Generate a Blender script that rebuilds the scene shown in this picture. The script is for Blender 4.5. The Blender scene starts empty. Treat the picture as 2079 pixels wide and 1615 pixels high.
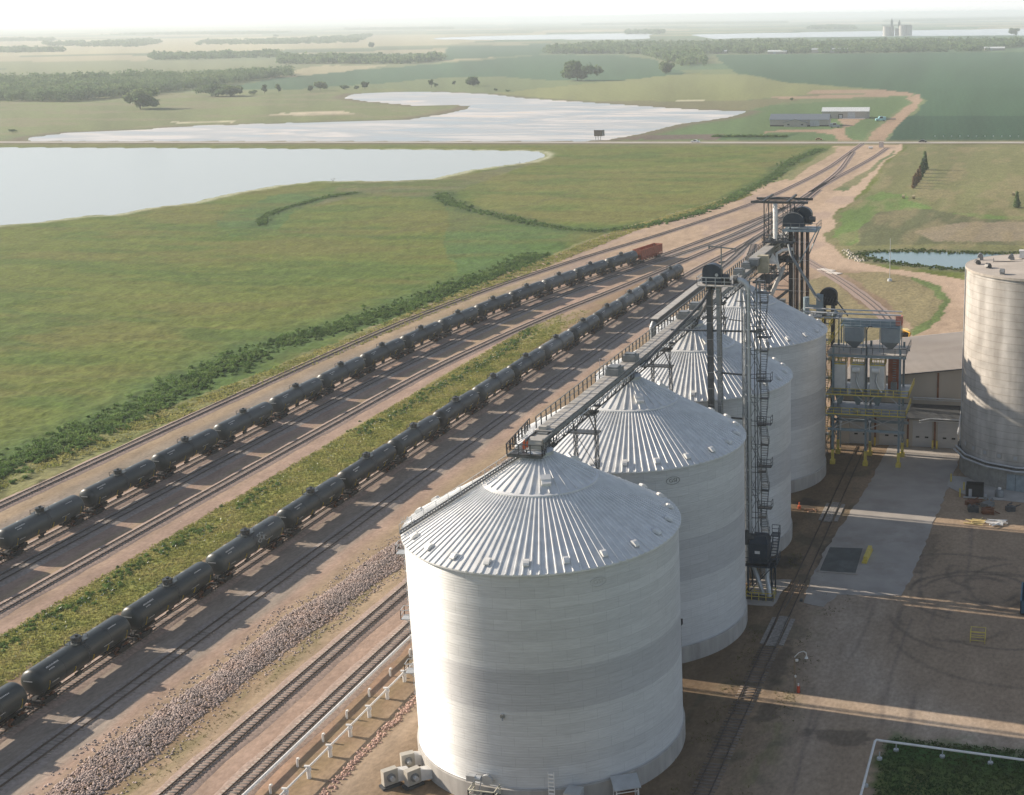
import bpy, math, random
import numpy as np
from mathutils import Vector, Matrix
random.seed(7)
R = math.radians
C = bpy.context.scene.collection
scene = bpy.context.scene

# ------------------------------------------------------------------ camera
CAM = (50.83, -129.763, 75.598)
cam_d = bpy.data.cameras.new('camera'); cam = bpy.data.objects.new('camera', cam_d); C.objects.link(cam)
cam_d.sensor_width = 36; cam_d.sensor_fit = 'HORIZONTAL'; cam_d.lens = 49.47
cam_d.shift_x = -0.2160; cam_d.shift_y = 0.0
cam_d.clip_start = 1.0; cam_d.clip_end = 120000
a_, p_, r_ = R(13.1482), R(15.2317), R(-0.6965)
fw = Vector((-math.sin(a_)*math.cos(p_), math.cos(a_)*math.cos(p_), -math.sin(p_)))
rt0 = Vector((math.cos(a_), math.sin(a_), 0)); up0 = rt0.cross(fw)
rt = rt0*math.cos(r_)+up0*math.sin(r_); up = up0*math.cos(r_)-rt0*math.sin(r_)
cam.matrix_world = Matrix(((rt.x, up.x, -fw.x, CAM[0]), (rt.y, up.y, -fw.y, CAM[1]), (rt.z, up.z, -fw.z, CAM[2]), (0, 0, 0, 1)))
scene.camera = cam

# ------------------------------------------------------------------ light
SUN_EL, SUN_AZ = 25.0, -85.4          # azimuth of the sun, degrees from +Y towards +X
world = bpy.data.worlds.new('World'); scene.world = world; world.use_nodes = True
wn = world.node_tree; bg = wn.nodes['Background']
sky = wn.nodes.new('ShaderNodeTexSky'); sky.sky_type = 'NISHITA'; sky.sun_disc = False
sky.sun_elevation = R(SUN_EL); sky.sun_rotation = R(SUN_AZ)
sky.altitude = 500; sky.air_density = 1.0; sky.dust_density = 0.9; sky.ozone_density = 3.0
hs_ = wn.nodes.new('ShaderNodeHueSaturation'); hs_.inputs['Saturation'].default_value = .58
tint = wn.nodes.new('ShaderNodeVectorMath'); tint.operation = 'MULTIPLY'; tint.inputs[1].default_value = (1.0, 1.0, 1.0)
wn.links.new(sky.outputs[0], hs_.inputs['Color']); wn.links.new(hs_.outputs[0], tint.inputs[0]); # summer haze: the lowest degrees of the sky whiten, more so towards the sun
tcw = wn.nodes.new('ShaderNodeTexCoord'); spw = wn.nodes.new('ShaderNodeSeparateXYZ'); wn.links.new(tcw.outputs['Generated'], spw.inputs[0])
mrw = wn.nodes.new('ShaderNodeMapRange'); mrw.interpolation_type = 'SMOOTHERSTEP'; mrw.inputs[1].default_value = 0; mrw.inputs[2].default_value = .16; mrw.inputs[3].default_value = .96; mrw.inputs[4].default_value = 0
wn.links.new(spw.outputs[2], mrw.inputs[0])
dt = wn.nodes.new('ShaderNodeVectorMath'); dt.operation = 'DOT_PRODUCT'; dt.inputs[1].default_value = (math.sin(R(SUN_AZ)), math.cos(R(SUN_AZ)), 0); wn.links.new(tcw.outputs['Generated'], dt.inputs[0])
mrd = wn.nodes.new('ShaderNodeMapRange'); mrd.inputs[1].default_value = -1; mrd.inputs[2].default_value = 1; mrd.inputs[3].default_value = 4.0; mrd.inputs[4].default_value = 9.5; wn.links.new(dt.outputs['Value'], mrd.inputs[0])
hz_ = wn.nodes.new('ShaderNodeVectorMath'); hz_.operation = 'SCALE'; hz_.inputs[0].default_value = (.985, 1.0, .985); wn.links.new(mrd.outputs[0], hz_.inputs['Scale'])
mxw = wn.nodes.new('ShaderNodeMixRGB'); wn.links.new(mrw.outputs[0], mxw.inputs[0]); wn.links.new(tint.outputs[0], mxw.inputs[1]); wn.links.new(hz_.outputs[0], mxw.inputs[2]); wn.links.new(mxw.outputs[0], bg.inputs[0]); bg.inputs[1].default_value = 0.092
sun_d = bpy.data.lights.new('sun', 'SUN'); sun_d.energy = 4.7; sun_d.angle = R(0.6); sun_d.color = (1.0, 0.865, 0.71)
sun = bpy.data.objects.new('sun', sun_d); C.objects.link(sun)
sv = Vector((math.sin(R(SUN_AZ))*math.cos(R(SUN_EL)), math.cos(R(SUN_AZ))*math.cos(R(SUN_EL)), math.sin(R(SUN_EL))))
sun.rotation_euler = sv.to_track_quat('Z', 'Y').to_euler(); sun.location = sv*300
scene.view_settings.view_transform = 'Standard'; scene.view_settings.look = 'None'
scene.view_settings.exposure = 0.70; scene.view_settings.gamma = 1
scene.cycles.max_bounces = 6; scene.cycles.diffuse_bounces = 3; scene.cycles.glossy_bounces = 3
scene.cycles.transmission_bounces = 2; scene.cycles.volume_bounces = 1

# ------------------------------------------------------------------ helpers
def tag(o, label=None, cat=None, group=None, kind=None):
    if label: o['label'] = label
    if cat: o['category'] = cat
    if group: o['group'] = group
    if kind: o['kind'] = kind
    return o
def empty(name, label, cat, loc=(0, 0, 0), group=None):
    o = bpy.data.objects.new(name, None); C.objects.link(o); o.location = loc
    return tag(o, label, cat, group)
def wloc(o):
    v = Vector((0, 0, 0))
    while o is not None: v = v+o.location; o = o.parent
    return v
class MB:
    def __init__(s): s.v = []; s.f = []
    def add(s, v, f):
        n = len(s.v); s.v += [tuple(p) for p in v]; s.f += [tuple(i+n for i in q) for q in f]; return s
    def box(s, c, d, rz=0, M=None):
        x, y, z = d[0]/2, d[1]/2, d[2]/2
        vs = [Vector(p) for p in ((-x,-y,-z),(x,-y,-z),(x,y,-z),(-x,y,-z),(-x,-y,z),(x,-y,z),(x,y,z),(-x,y,z))]
        if M is not None: vs = [M @ p for p in vs]
        elif rz:
            m = Matrix.Rotation(rz, 3, 'Z'); vs = [m @ p for p in vs]
        c = Vector(c)
        return s.add([p+c for p in vs], [(0,3,2,1),(4,5,6,7),(0,1,5,4),(1,2,6,5),(2,3,7,6),(3,0,4,7)])
    def bx(s, x0, x1, y0, y1, z0, z1): return s.box(((x0+x1)/2, (y0+y1)/2, (z0+z1)/2), (abs(x1-x0), abs(y1-y0), abs(z1-z0)))
    def bar(s, a, b, w, h=None):
        a, b = Vector(a), Vector(b); d = b-a; L = d.length
        if L < 1e-6: return s
        h = h or w
        z = d.normalized(); x = z.cross(Vector((0, 0, 1)))
        if x.length < 1e-4: x = Vector((1, 0, 0))
        x.normalize(); y = x.cross(z)
        M = Matrix((x, y, z)).transposed()
        return s.box((a+b)/2, (w, h, L), M=M)
    def tube(s, pts, r, n=8, cap=True):
        pts = [Vector(p) for p in pts]; rs = r if isinstance(r, (list, tuple)) else [r]*len(pts)
        vs = []; fs = []; prev = None
        for i, p in enumerate(pts):
            d = (pts[min(i+1, len(pts)-1)]-pts[max(i-1, 0)]).normalized()
            x = prev if prev is not None else (Vector((0, 0, 1)) if abs(d.z) < .9 else Vector((1, 0, 0)))
            x = (x-d*x.dot(d)); x.normalize(); prev = x; y = d.cross(x)
            for k in range(n):
                t = 2*math.pi*k/n; vs.append(p+(x*math.cos(t)+y*math.sin(t))*rs[i])
            if i:
                b = (i-1)*n
                for k in range(n): fs.append((b+k, b+(k+1) % n, b+n+(k+1) % n, b+n+k))
        if cap: fs.append(tuple(range(n))[::-1]); fs.append(tuple(range(len(vs)-n, len(vs))))
        return s.add(vs, fs)
    def lathe(s, prof, c=(0, 0), n=32, a0=0, a1=2*math.pi, axis='Z'):
        full = abs(a1-a0-2*math.pi) < 1e-6; m = n if full else n+1
        vs = []; fs = []
        for (r, z) in prof:
            for k in range(m):
                t = a0+(a1-a0)*k/n
                if axis == 'Z': vs.append((c[0]+r*math.cos(t), c[1]+r*math.sin(t), z))
                else: vs.append((c[0]+r*math.cos(t), z, c[1]+r*math.sin(t)))
        for i in range(len(prof)-1):
            for k in range(n):
                k2 = (k+1) % m
                q = (i*m+k, i*m+k2, (i+1)*m+k2, (i+1)*m+k)
                fs.append(q if axis == 'Z' else q[::-1])
        return s.add(vs, fs)
    def prism(s, poly, z0, z1):
        n = len(poly)
        return s.add([(x, y, z0) for x, y in poly]+[(x, y, z1) for x, y in poly],
                     [tuple(range(n))[::-1], tuple(range(n, 2*n))]+[(i, (i+1) % n, n+(i+1) % n, n+i) for i in range(n)])
    def rail(s, pts, h=1.1, r=.03, step=1.8, mid=True):
        """guard rail along a polyline: posts, top and mid rail"""
        for a, b in zip(pts[:-1], pts[1:]):
            a, b = Vector(a), Vector(b); u = Vector((0, 0, h))
            s.bar(a+u, b+u, r*2)
            if mid: s.bar(a+u*.5, b+u*.5, r*1.6)
            n = max(1, int(round((b-a).length/step)))
            for i in range(n+1):
                p = a+(b-a)*i/n; s.bar(p, p+u, r*2)
        return s
    def build(s, name, m, parent=None, smooth=False, rev=False):
        off = wloc(parent) if parent else Vector((0, 0, 0))
        me = bpy.data.meshes.new(name)
        me.from_pydata([(p[0]-off.x, p[1]-off.y, p[2]-off.z) for p in s.v], [], s.f)
        me.materials.append(m); me.update()
        if smooth: smooth_by_angle(me)
        o = bpy.data.objects.new(name, me); C.objects.link(o); o.parent = parent
        return o
def smooth_by_angle(me, ang=40):
    me.polygons.foreach_set('use_smooth', [True]*len(me.polygons))
    try: me.set_sharp_from_angle(angle=R(ang))
    except Exception: pass
def np_mesh(name, V, F, m, parent=None, cols=None, smooth=False):
    V = np.asarray(V, dtype=np.float32); F = np.asarray(F, dtype=np.int32)
    me = bpy.data.meshes.new(name); k = F.shape[1]
    me.vertices.add(len(V)); me.vertices.foreach_set('co', V.ravel())
    me.loops.add(F.size); me.loops.foreach_set('vertex_index', F.ravel())
    me.polygons.add(len(F)); me.polygons.foreach_set('loop_start', np.arange(0, F.size, k, dtype=np.int32))
    me.polygons.foreach_set('loop_total', np.full(len(F), k, dtype=np.int32))
    if smooth: me.polygons.foreach_set('use_smooth', np.ones(len(F), dtype=bool))
    me.update(calc_edges=True)
    if cols is not None:
        at = me.attributes.new('soil', 'FLOAT_COLOR', 'POINT')
        c4 = np.ones((len(V), 4), dtype=np.float32); c4[:, :cols.shape[1]] = cols
        at.data.foreach_set('color', c4.ravel())
    me.materials.append(m)
    o = bpy.data.objects.new(name, me); C.objects.link(o); o.parent = parent
    return o
def copy_tree(o, parent=None):
    c = o.copy(); C.objects.link(c); c.parent = parent
    for ch in list(o.children): copy_tree(ch, c)
    return c

# ------------------------------------------------------------------ materials
def nodes(name):
    m = bpy.data.materials.new(name); m.use_nodes = True
    nt = m.node_tree; return m, nt, nt.nodes['Principled BSDF']
def N(nt, t, **k):
    n = nt.nodes.new('ShaderNode'+t)
    for a, v in k.items(): setattr(n, a, v)
    return n
def mat(name, col, rough=.6, metal=0.0, var=.18, scale=1.2, bump=0.0, dirt=None, dirt_amt=.35, stretch=None):
    """painted / plain surface: base colour broken up by two noises, optional dirt colour in patches"""
    m, nt, b = nodes(name); L = nt.links
    tc = N(nt, 'TexCoord'); src = tc.outputs['Object']
    if stretch:
        mp = N(nt, 'Mapping'); mp.inputs['Scale'].default_value = stretch; L.new(src, mp.inputs[0]); src = mp.outputs[0]
    n1 = N(nt, 'TexNoise'); n1.inputs['Scale'].default_value = scale; n1.inputs['Detail'].default_value = 5; L.new(src, n1.inputs['Vector'])
    mr = N(nt, 'MapRange'); mr.inputs[1].default_value = .3; mr.inputs[2].default_value = .7
    mr.inputs[3].default_value = 1-var; mr.inputs[4].default_value = 1+var; L.new(n1.outputs[0], mr.inputs[0])
    hs = N(nt, 'VectorMath', operation='SCALE'); hs.inputs[0].default_value = col; L.new(mr.outputs[0], hs.inputs['Scale'])
    out = hs.outputs[0]
    if dirt:
        n2 = N(nt, 'TexNoise'); n2.inputs['Scale'].default_value = scale*.45; n2.inputs['Detail'].default_value = 8; n2.inputs['Roughness'].default_value = .7; L.new(src, n2.inputs['Vector'])
        m2 = N(nt, 'MapRange'); m2.inputs[1].default_value = .5; m2.inputs[2].default_value = .72; m2.inputs[3].default_value = 0; m2.inputs[4].default_value = dirt_amt
        L.new(n2.outputs[0], m2.inputs[0])
        mx = N(nt, 'MixRGB'); L.new(m2.outputs[0], mx.inputs[0]); L.new(out, mx.inputs[1]); mx.inputs[2].default_value = (*dirt, 1); out = mx.outputs[0]
    L.new(out, b.inputs['Base Color'])
    b.inputs['Roughness'].default_value = rough; b.inputs['Metallic'].default_value = metal
    if bump:
        bp = N(nt, 'Bump'); bp.inputs['Distance'].default_value = bump; bp.inputs['Strength'].default_value = .6
        L.new(n1.outputs[0], bp.inputs['Height']); L.new(bp.outputs[0], b.inputs['Normal'])
    return m
def leafmat(name, cols, rough=.75, scale=.12, up=.9, rnd=(.6, 1.45), trans=.45):
    """foliage: hue drifts over metres, brightness differs leaf by leaf"""
    m, nt, b = nodes(name); L = nt.links
    g = N(nt, 'NewGeometry'); n = N(nt, 'TexNoise'); n.inputs['Scale'].default_value = scale; n.inputs['Detail'].default_value = 3
    L.new(g.outputs['Position'], n.inputs['Vector'])
    cr = N(nt, 'ValToRGB'); e = cr.color_ramp.elements; e[0].position = .35; e[0].color = (*cols[0], 1); e[1].position = .65; e[1].color = (*cols[-1], 1)
    if len(cols) > 2: k = e.new(.5); k.color = (*cols[1], 1)
    L.new(n.outputs[0], cr.inputs[0])
    mr = N(nt, 'MapRange'); mr.inputs[3].default_value = rnd[0]; mr.inputs[4].default_value = rnd[1]; L.new(g.outputs['Random Per Island'], mr.inputs[0])
    v = N(nt, 'VectorMath', operation='SCALE'); L.new(cr.outputs[0], v.inputs[0]); L.new(mr.outputs[0], v.inputs['Scale'])
    L.new(v.outputs[0], b.inputs['Base Color']); b.inputs['Roughness'].default_value = rough
    b.inputs['Specular IOR Level'].default_value = .25
    # blades and leaves share the light of the whole clump: lean their normals upwards
    va = N(nt, 'VectorMath', operation='ADD'); L.new(g.outputs['Normal'], va.inputs[0]); va.inputs[1].default_value = (0, 0, up)
    vn_ = N(nt, 'VectorMath', operation='NORMALIZE'); L.new(va.outputs[0], vn_.inputs[0]); L.new(vn_.outputs[0], b.inputs['Normal'])
    tr = N(nt, 'BsdfTranslucent'); L.new(v.outputs[0], tr.inputs[0]); mx = N(nt, 'MixShader'); mx.inputs[0].default_value = trans
    L.new(b.outputs[0], mx.inputs[1]); L.new(tr.outputs[0], mx.inputs[2]); L.new(mx.outputs[0], nt.nodes['Material Output'].inputs[0])
    return m
# ================================================================== GROUND
# outlines of fields, lakes, roads and tracks in metres (x east of the bin row axis, y along it)
ZONES=[('fieldA',[(-626,2597),(173,2733),(148.4,761.3),(-50.9,743.4),(-68,1142),(-94,1260),(-136,1331),(-259,1492),(-369,1725)]),
('fieldB',[(-66,952),(172,986),(148.0,757.9),(-50.1,736.6)]),
('fieldC',[(-890,1333),(-1037,1765),(-1004,1945),(-1006,2208),(-995,2665),(-816,2632),(-653,2313),(-438,1729),(-419,1584),(-456,1521),(-567,1550),(-692,1667),(-744,1626),(-763,1444),(-791,1333)]),
('straw',[(-1185,2088),(-1068,2144),(-994,1832),(-991,1607),(-1096,1839)]),
('straw',[(-4700,5001),(-4129,5854),(-2847,6301),(-2511,6731),(-2104,5640),(-1695,3740),(-1983,3182),(-2604,2730)]),
('straw',[(-1231,2709),(-1046,2744),(-1030,2261)]),
('fieldC',[(-1577,3478),(-1392,3769),(-1011,2737),(-1081,2374)]),
('pasture',[(-481,1522),(-438,1729),(-363,1694),(-257,1480),(-134,1313),(-205,1208),(-269,1087),(-402,1141),(-523,1256)]),
('meadow',[(-997,1117),(-864,1302),(-728,1375),(-632,1312),(-668,1236),(-643,1167),(-473,1066),(-446,1014),(-450,908),(-522.3,861.9),(-599.9,789.4),(-654.3,733.0),(-751.7,680.5),(-1171,1112)]),
('sandbar',[(-597,945),(-550,984),(-518,949),(-575,923)]),
('straw2',[(-627.4,860.1),(-580.0,873.6),(-567.7,853.8),(-617.5,845.4)]),
('straw2',[(-296,1151),(-250,1137),(-286,1115)]),
('weed',[(-411,1126),(-237,1138),(-195,1208),(-187,1242),(-166,1259),(-206,1000),(-310,1072)]),
('dirt',[(-220,1192),(-127,1259),(-101,1243),(-102,1210),(-196,1161)]),
('grassg',[(-213.3,845.1),(-195,1069),(-147,1140),(-92,1202),(-84,1142),(-75.0,882.2),(-71.5,734.6),(-224.4,720.8)]),
('tilled',[(-191.2,775.5),(-166.8,777.6),(-158.0,740.9),(-227.8,731.1),(-217.4,761.8)]),
('crop',[(-164.1,766.3),(-122.5,777.4),(-117.1,801.4),(-119.3,744.4),(-157.2,737.4)]),
('dirt',[(-141.7,807.5),(-101.5,827.3),(-89.2,858.5),(-92,930),(-114,928),(-93.2,827.9),(-87.0,780.4),(-71.5,734.6),(-83.5,733.6),(-91.7,776.2),(-110.6,801.9),(-138.4,791.7)]),
('pastR',[(-36.1,711.3),(145.7,734.9),(99.2,283.7),(41.6,290.0),(24.1,293.8),(5.6,301.3),(-11.1,310.5),(-21.4,325.5),(-29.0,356.6),(-32.4,406.3),(-32.8,493.5),(-36.3,637.5)]),
('lush',[(-21.3,335.8),(-28.2,368.4),(-30.7,420.7),(-27.3,485.2),(-15.7,477.9),(3.6,425.5),(37.8,416.4),(38.2,403.1),(-3.0,397.2),(-19.2,422.3),(-19.5,369.7),(-15.6,336.7)]),
('scrub',[(-14.0,336.9),(-19.5,369.7),(-19.2,422.3),(-0.8,432.2),(23.7,407.6),(95.1,411.4),(90.9,353.1),(10.7,346.0)]),
('scrubtan',[(-0.4,372.6),(16.9,400.0),(94.2,398.7),(91.7,363.8),(10.2,351.3)]),
('marshg',[(-271.2,358.2),(-292.0,432.6),(-277.6,487.3),(-246.7,465.8),(-256.2,446.2),(-252.9,389.4),(-231.7,338.1),(-241.6,324.5)]),
('marshg',[(-197.3,412.4),(-166.2,387.2),(-116.5,349.3),(-110.2,292.0),(-120.7,276.5),(-124.7,262.9),(-154.7,315.2)]),
('marshb',[(-182.8,406.8),(-214.6,470.0),(-220.6,519.6),(-128.7,601.1),(-99.8,689.3),(-88.2,681.1),(-91.4,495.2),(-92.6,412.0),(-113.4,368.1)]),
('marshd',[(-282.4,486.7),(-244.6,503.9),(-233.9,552.0),(-231.9,622.2),(-224.3,590.5),(-216.2,479.3),(-212.2,443.2),(-251.9,437.9),(-252.6,404.8)]),
('gravel',[(-115.8,9.3),(-118.8,58.8),(-116.7,88.4),(-115.6,124.4),(-117.9,152.6),(-117.7,202.1),(-113.1,258.1),(-109.9,314.8),(-102.4,376.2),(-90.5,419.6),(-81.1,469.3),(-78.2,532.7),(-79.0,619.5),(-81.3,700.6),(-39.6,717.5),(-38.9,637.2),(-36.0,493.0),(-32.4,406.3),(-29.0,362.4),(-23.0,330.3),(-14.4,311.9),(0.1,296.0),(25.0,280.8),(84.7,266.6),(68.3,-46.9),(3.8,-60.9),(-66.1,-55.5)]),
('verge',[(-78.2,532.7),(-79.5,638.3),(-81.3,700.6),(-76.9,691.5),(-72.8,647.4),(-73.0,570.8),(-73.5,520.9)]),
('grass2',[(-49.6,491.3),(-43.7,574.2),(-43.6,676.5),(-40.0,650.8),(-40.5,517.1),(-41.7,486.9)]),
('isl',[(-17.8,222.5),(-16.9,246.0),(-19.4,271.9),(-17.1,280.4),(-13.2,274.5),(8.0,220.8),(12.0,198.6),(8.1,192.7),(-10.2,189.4)]),
('isl',[(-11.6,284.7),(-2.1,289.6),(9.0,283.0),(18.2,268.7),(22.8,247.8),(23.4,223.4),(20.5,208.4),(17.4,202.9),(15.1,216.0),(6.2,246.4),(-3.6,268.2)]),
('islg',[(9.0,283.0),(18.2,268.7),(22.8,247.8),(23.4,223.4),(20.5,208.4),(17.4,202.9),(15.7,210.3),(20.3,222.9),(21.0,247.5),(16.7,262.5),(9.7,276.7)]),
('dirt',[(-92,1179),(-91,1260),(-73,1142),(-67,1043),(-56.4,798.3),(-52.4,726.2),(-68.6,724.7),(-71.7,829.5),(-74,995),(-81,1121)]),
('dirt',[(-201,1322),(-136,1331),(-94,1260),(-93,1210),(-146,1259),(-195,1259)])]
LAKES={'lake':[(-363.9,223.8),(-356.3,273.2),(-349.9,337.3),(-340.9,348.1),(-332.3,366.4),(-323.9,370.5),(-322.9,391.9),(-313.2,412.6),(-316.0,443.7),(-310.9,473.1),(-301.3,492.7),(-287.6,496.4),(-263.1,499.5),(-247.4,509.9),(-244.3,550.8),(-234.8,581.5),(-228.9,595.2),(-230.4,616.8),(-236.1,636.2),(-245.2,650.1),(-257.2,653.5),(-306.7,653.2),(-434.7,650.1),(-601.5,640.4),(-847.0,619.9)],
'salt_flat_lake':[(-636.1,710.3),(-636.6,751.3),(-596.9,785.1),(-578.8,818.8),(-548.0,835.4),(-511.6,857.6),(-471.6,875.4),(-443.1,892.7),(-440,953),(-448,1014),(-463,1059),(-481,1073),(-512,1057),(-553,1092),(-599,1128),(-647,1175),(-675,1245),(-644,1278),(-601,1283),(-521,1238),(-458,1171),(-397,1126),(-306,1059),(-241,1011),(-198,995),(-198,934),(-218.1,863.1),(-221.9,776.9),(-228.9,734.7),(-243.9,720.8),(-618.7,688.7)],
'pond':[(-11.6,320.1),(-9.8,324.3),(-5.3,327.0),(4.1,329.5),(15.4,329.2),(22.5,329.3),(43.7,329.7),(89.3,330.2),(86.3,289.3),(44.5,293.8),(23.9,297.2),(14.8,299.2),(5.3,303.9),(-3.0,309.0),(-9.3,314.6)],
'far_lake':[(-2389,5100),(-2288,5550),(-1999,5976),(-1720,6027),(-1264,4440),(-1540,4553),(-2153,4759)],
'far_lake2':[(-1409,5400),(-1000,5806),(-95,6432),(311,6108),(246,4527),(-456,4698),(-854,4609),(-1084,4448)]}
LINES={'tA':[(-117.8,27.5),(-113.2,52.1),(-112.2,142.5),(-110.4,251.3),(-105.0,326.1),(-85.2,368.5),(-71.2,450.4),(-67.8,490.8),(-63.3,560.5),(-65.9,651.0),(-66.4,715.0)],
't1':[(-92.8,1.8),(-93.0,27.8),(-88.0,96.5),(-81.7,181.5),(-73.8,302.5),(-72.3,320.6),(-65.8,360.4),(-59.8,402.4),(-55.4,426.0),(-54.7,479.8),(-55.0,563.7),(-60.8,629.5),(-64.8,677.4)],
'tB':[(-92.8,1.8),(-91.3,25.7),(-68.9,308.1),(-60.9,355.2),(-56.8,388.0),(-55.4,426.0)],
'tC':[(-83.1,-8.1),(-82.4,15.0),(-68.7,150.0),(-64.8,292.7),(-54.5,370.6),(-51.5,426.6),(-53.5,485.3)],
't2':[(-59.8,-32.2),(-59.3,-12.8),(-62.2,51.9),(-62.3,134.3),(-56.3,261.8),(-54.8,291.6),(-52.6,323.7),(-51.0,365.0),(-50.5,398.3)],
'tR':[(-54.7,479.8),(-54.7,492.5),(-52.1,557.4),(-48.3,633.5),(-47.9,682.1)],
'spur2':[(-36.7,328.2),(-26.0,305.4),(-17.6,287.9),(-4.4,258.9),(6.9,229.9),(13.8,208.9),(16.5,198.4)],
'road':[(-848.2,656.4),(-630.0,674.7),(-458.3,688.7),(-264.5,705.9),(-81.7,721.8),(-37.7,726.6),(147.0,747.9)],
'haul':[(-37.1,721.0),(-39.9,623.8),(-36.8,434.6),(-34.5,373.6),(-28.7,334.7),(-16.1,302.3),(8.2,290.4),(25.7,271.5),(32.8,244.1)],
'ditch1':[(-217.6,456.7),(-208.2,435.2),(-181.6,403.9),(-159.3,385.4),(-135.4,364.9),(-117.1,356.4),(-108.0,360.2),(-94.6,382.5),(-86.0,426.3),(-84.5,484.9),(-83.3,534.2),(-88.7,600.4),(-85.4,681.4)],
'ditch2':[(-246.4,352.5),(-258.6,378.3),(-263.5,408.0),(-263.4,432.9),(-258.6,453.1)],
'ditch3':[(-127.6,57.9),(-128.6,70.6),(-127.7,82.3),(-128.2,96.8),(-128.9,113.3),(-130.7,133.4),(-132.3,151.5),(-131.8,167.8),(-125.6,190.3),(-120.9,227.0),(-118.1,254.9),(-115.9,280.9),(-115.5,300.8)],
'ditch4':[(-216.9,469.7),(-205.7,444.1)],
'ditch5':[(-217.9,494.8),(-203.0,458.6)],
'fence_s':[(-213.3,845.1),(-183,924),(-174,1140)]}
WOODS=[('w0',[(-1110,1050),(-991,1109),(-906,1096),(-903,1224),(-931,1377),(-993,1637),(-981,1666),(-1045,1766),(-1117,1642),(-1169,1503),(-1276,1453),(-1409,1357)],13),
('w1',[(-1721,2406),(-1614,2542),(-1538,2594),(-1687,2830),(-1813,2707),(-1832,2575)],12),
('w2',[(-1302,2170),(-1199,2183),(-1058,2143),(-1050,2316),(-1136,2498),(-1331,2468),(-1404,2364)],13),
('w3',[(-2861,3009),(-2684,3150),(-2538,3211),(-2743,3456),(-3293,3476)],12),
('w4',[(-3190,3985),(-2726,3792),(-3115,4472),(-3444,4935),(-3450,4584),(-3589,4467)],13),
('w5',[(-4365,5174),(-4104,5179),(-4596,5809),(-5590,5966)],12),
('w6',[(-2684,4039),(-2475,4043),(-2194,4164),(-3138,6170),(-2815,4883),(-3037,4610)],11),
('w7',[(-1011,2737),(-918,2719),(-794,2695),(-524,2000),(-484,1996),(-541,2222),(-646,2601),(-632,2664),(-383,2648),(-122,2695),(-42,3102),(-52,3449),(-260,3410),(-627,3418),(-1030,3484),(-1120,3353),(-1136,3077)],14),
('w8',[(-1195,6908),(-923,6706),(-1168,8225),(-1388,8165)],12),
('w9',[(-1381,11287),(-340,13180),(-454,17057),(-1787,14931)],12),
('w10',[(-4827,9074),(-3979,8977),(-4564,10302),(-5560,10458)],11),
('w11',[(-3962,11569),(-2131,11295),(-2518,13323),(-4723,13791)],11),
('w12',[(-1758,5710),(-1556,5600),(-1865,6659),(-2018,6590)],14),
('w13',[(-5534,7398),(-4319,7101),(-4596,8008),(-5496,8341)],11)]
TREES={'broad':[(-754.1,1000.0,18.0,26.3),(-805.7,1198.2,12.9,27.7),(-788.2,1198.5,11.9,19.8),(-794.0,1225.4,10.6,5.6),(-785.3,1234.7,4.6,7.9),(-782.1,1253.5,10.3,4.5),(-776.4,1272.7,9.3,5.7),(-749.9,1292.4,7.3,5.7),(-749.2,1312.4,10.1,12.7),(-730.3,1332.9,5.3,8.1),(-711.1,1343.2,9.1,5.8),(-710.0,1322.5,4.8,4.6),(-645.5,1374.6,9.7,4.6),(-645.0,1385.5,4.9,5.3),(-642.5,1430.2,5.6,4.2),(-608.8,1407.1,11.0,12.9),(-527.8,1536.3,24.5,30.9),(-470.8,1730.8,15.4,19.0),(-539.1,1302.7,3.1,3.8),(-517.0,1283.6,2.5,4.8),(-189.4,1146.5,2.6,3.2),(-120.8,4623.7,23.0,26.6),(-1787.2,3481.5,14.2,14.2),(-3530.3,5961.4,11.1,24.7)],
'spruce':[(-15.4,577.5,8.7,4.5),(-14.8,561.8,7.1,3.4),(-13.9,544.7,6.7,2.9),(-13.3,532.4,6.4,2.6),(-13.1,520.5,6.1,2.3),(-13.0,509.0,5.7,2.3),(-12.9,499.7,5.4,2.0),(34.2,441.5,6.1,4.0)],
'dead':[(-288.2,486.0,3.7,4.9),(-229.6,579.6,2.1,3.8),(-71.4,656.1,1.9,2.2)],
'bale':[(-13.4,464.8,1.2,2.1),(-9.0,463.7,1.2,2.1),(31.6,480.8,1.3,2.2)],
'shrubf':[(-680.4,747.7,2.8,12.0),(-953.7,1195.8,3.0,11.7),(-45.0,516.5,0.9,1.8)]}

def hash2(ix, iy, s):
    h = (ix.astype(np.int64)*374761393+iy.astype(np.int64)*668265263+s*1274126177) & 0x7fffffff
    h = ((h ^ (h >> 13))*1274126177) & 0x7fffffff
    return ((h ^ (h >> 16)) & 0xffff)/65535.0
def vnoise(x, y, s=0):
    ix = np.floor(x); iy = np.floor(y); fx = x-ix; fy = y-iy
    fx = fx*fx*(3-2*fx); fy = fy*fy*(3-2*fy)
    a = hash2(ix, iy, s); b = hash2(ix+1, iy, s); c = hash2(ix, iy+1, s); d = hash2(ix+1, iy+1, s)
    return (a*(1-fx)+b*fx)*(1-fy)+(c*(1-fx)+d*fx)*fy
def fbm(x, y, s=0, o=4):
    t = 0; a = .5; k = 0
    for i in range(o): t = t+a*vnoise(x, y, s+i*17); k += a; x = x*2.03+11.3; y = y*2.03+7.7; a *= .5
    return t/k
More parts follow.
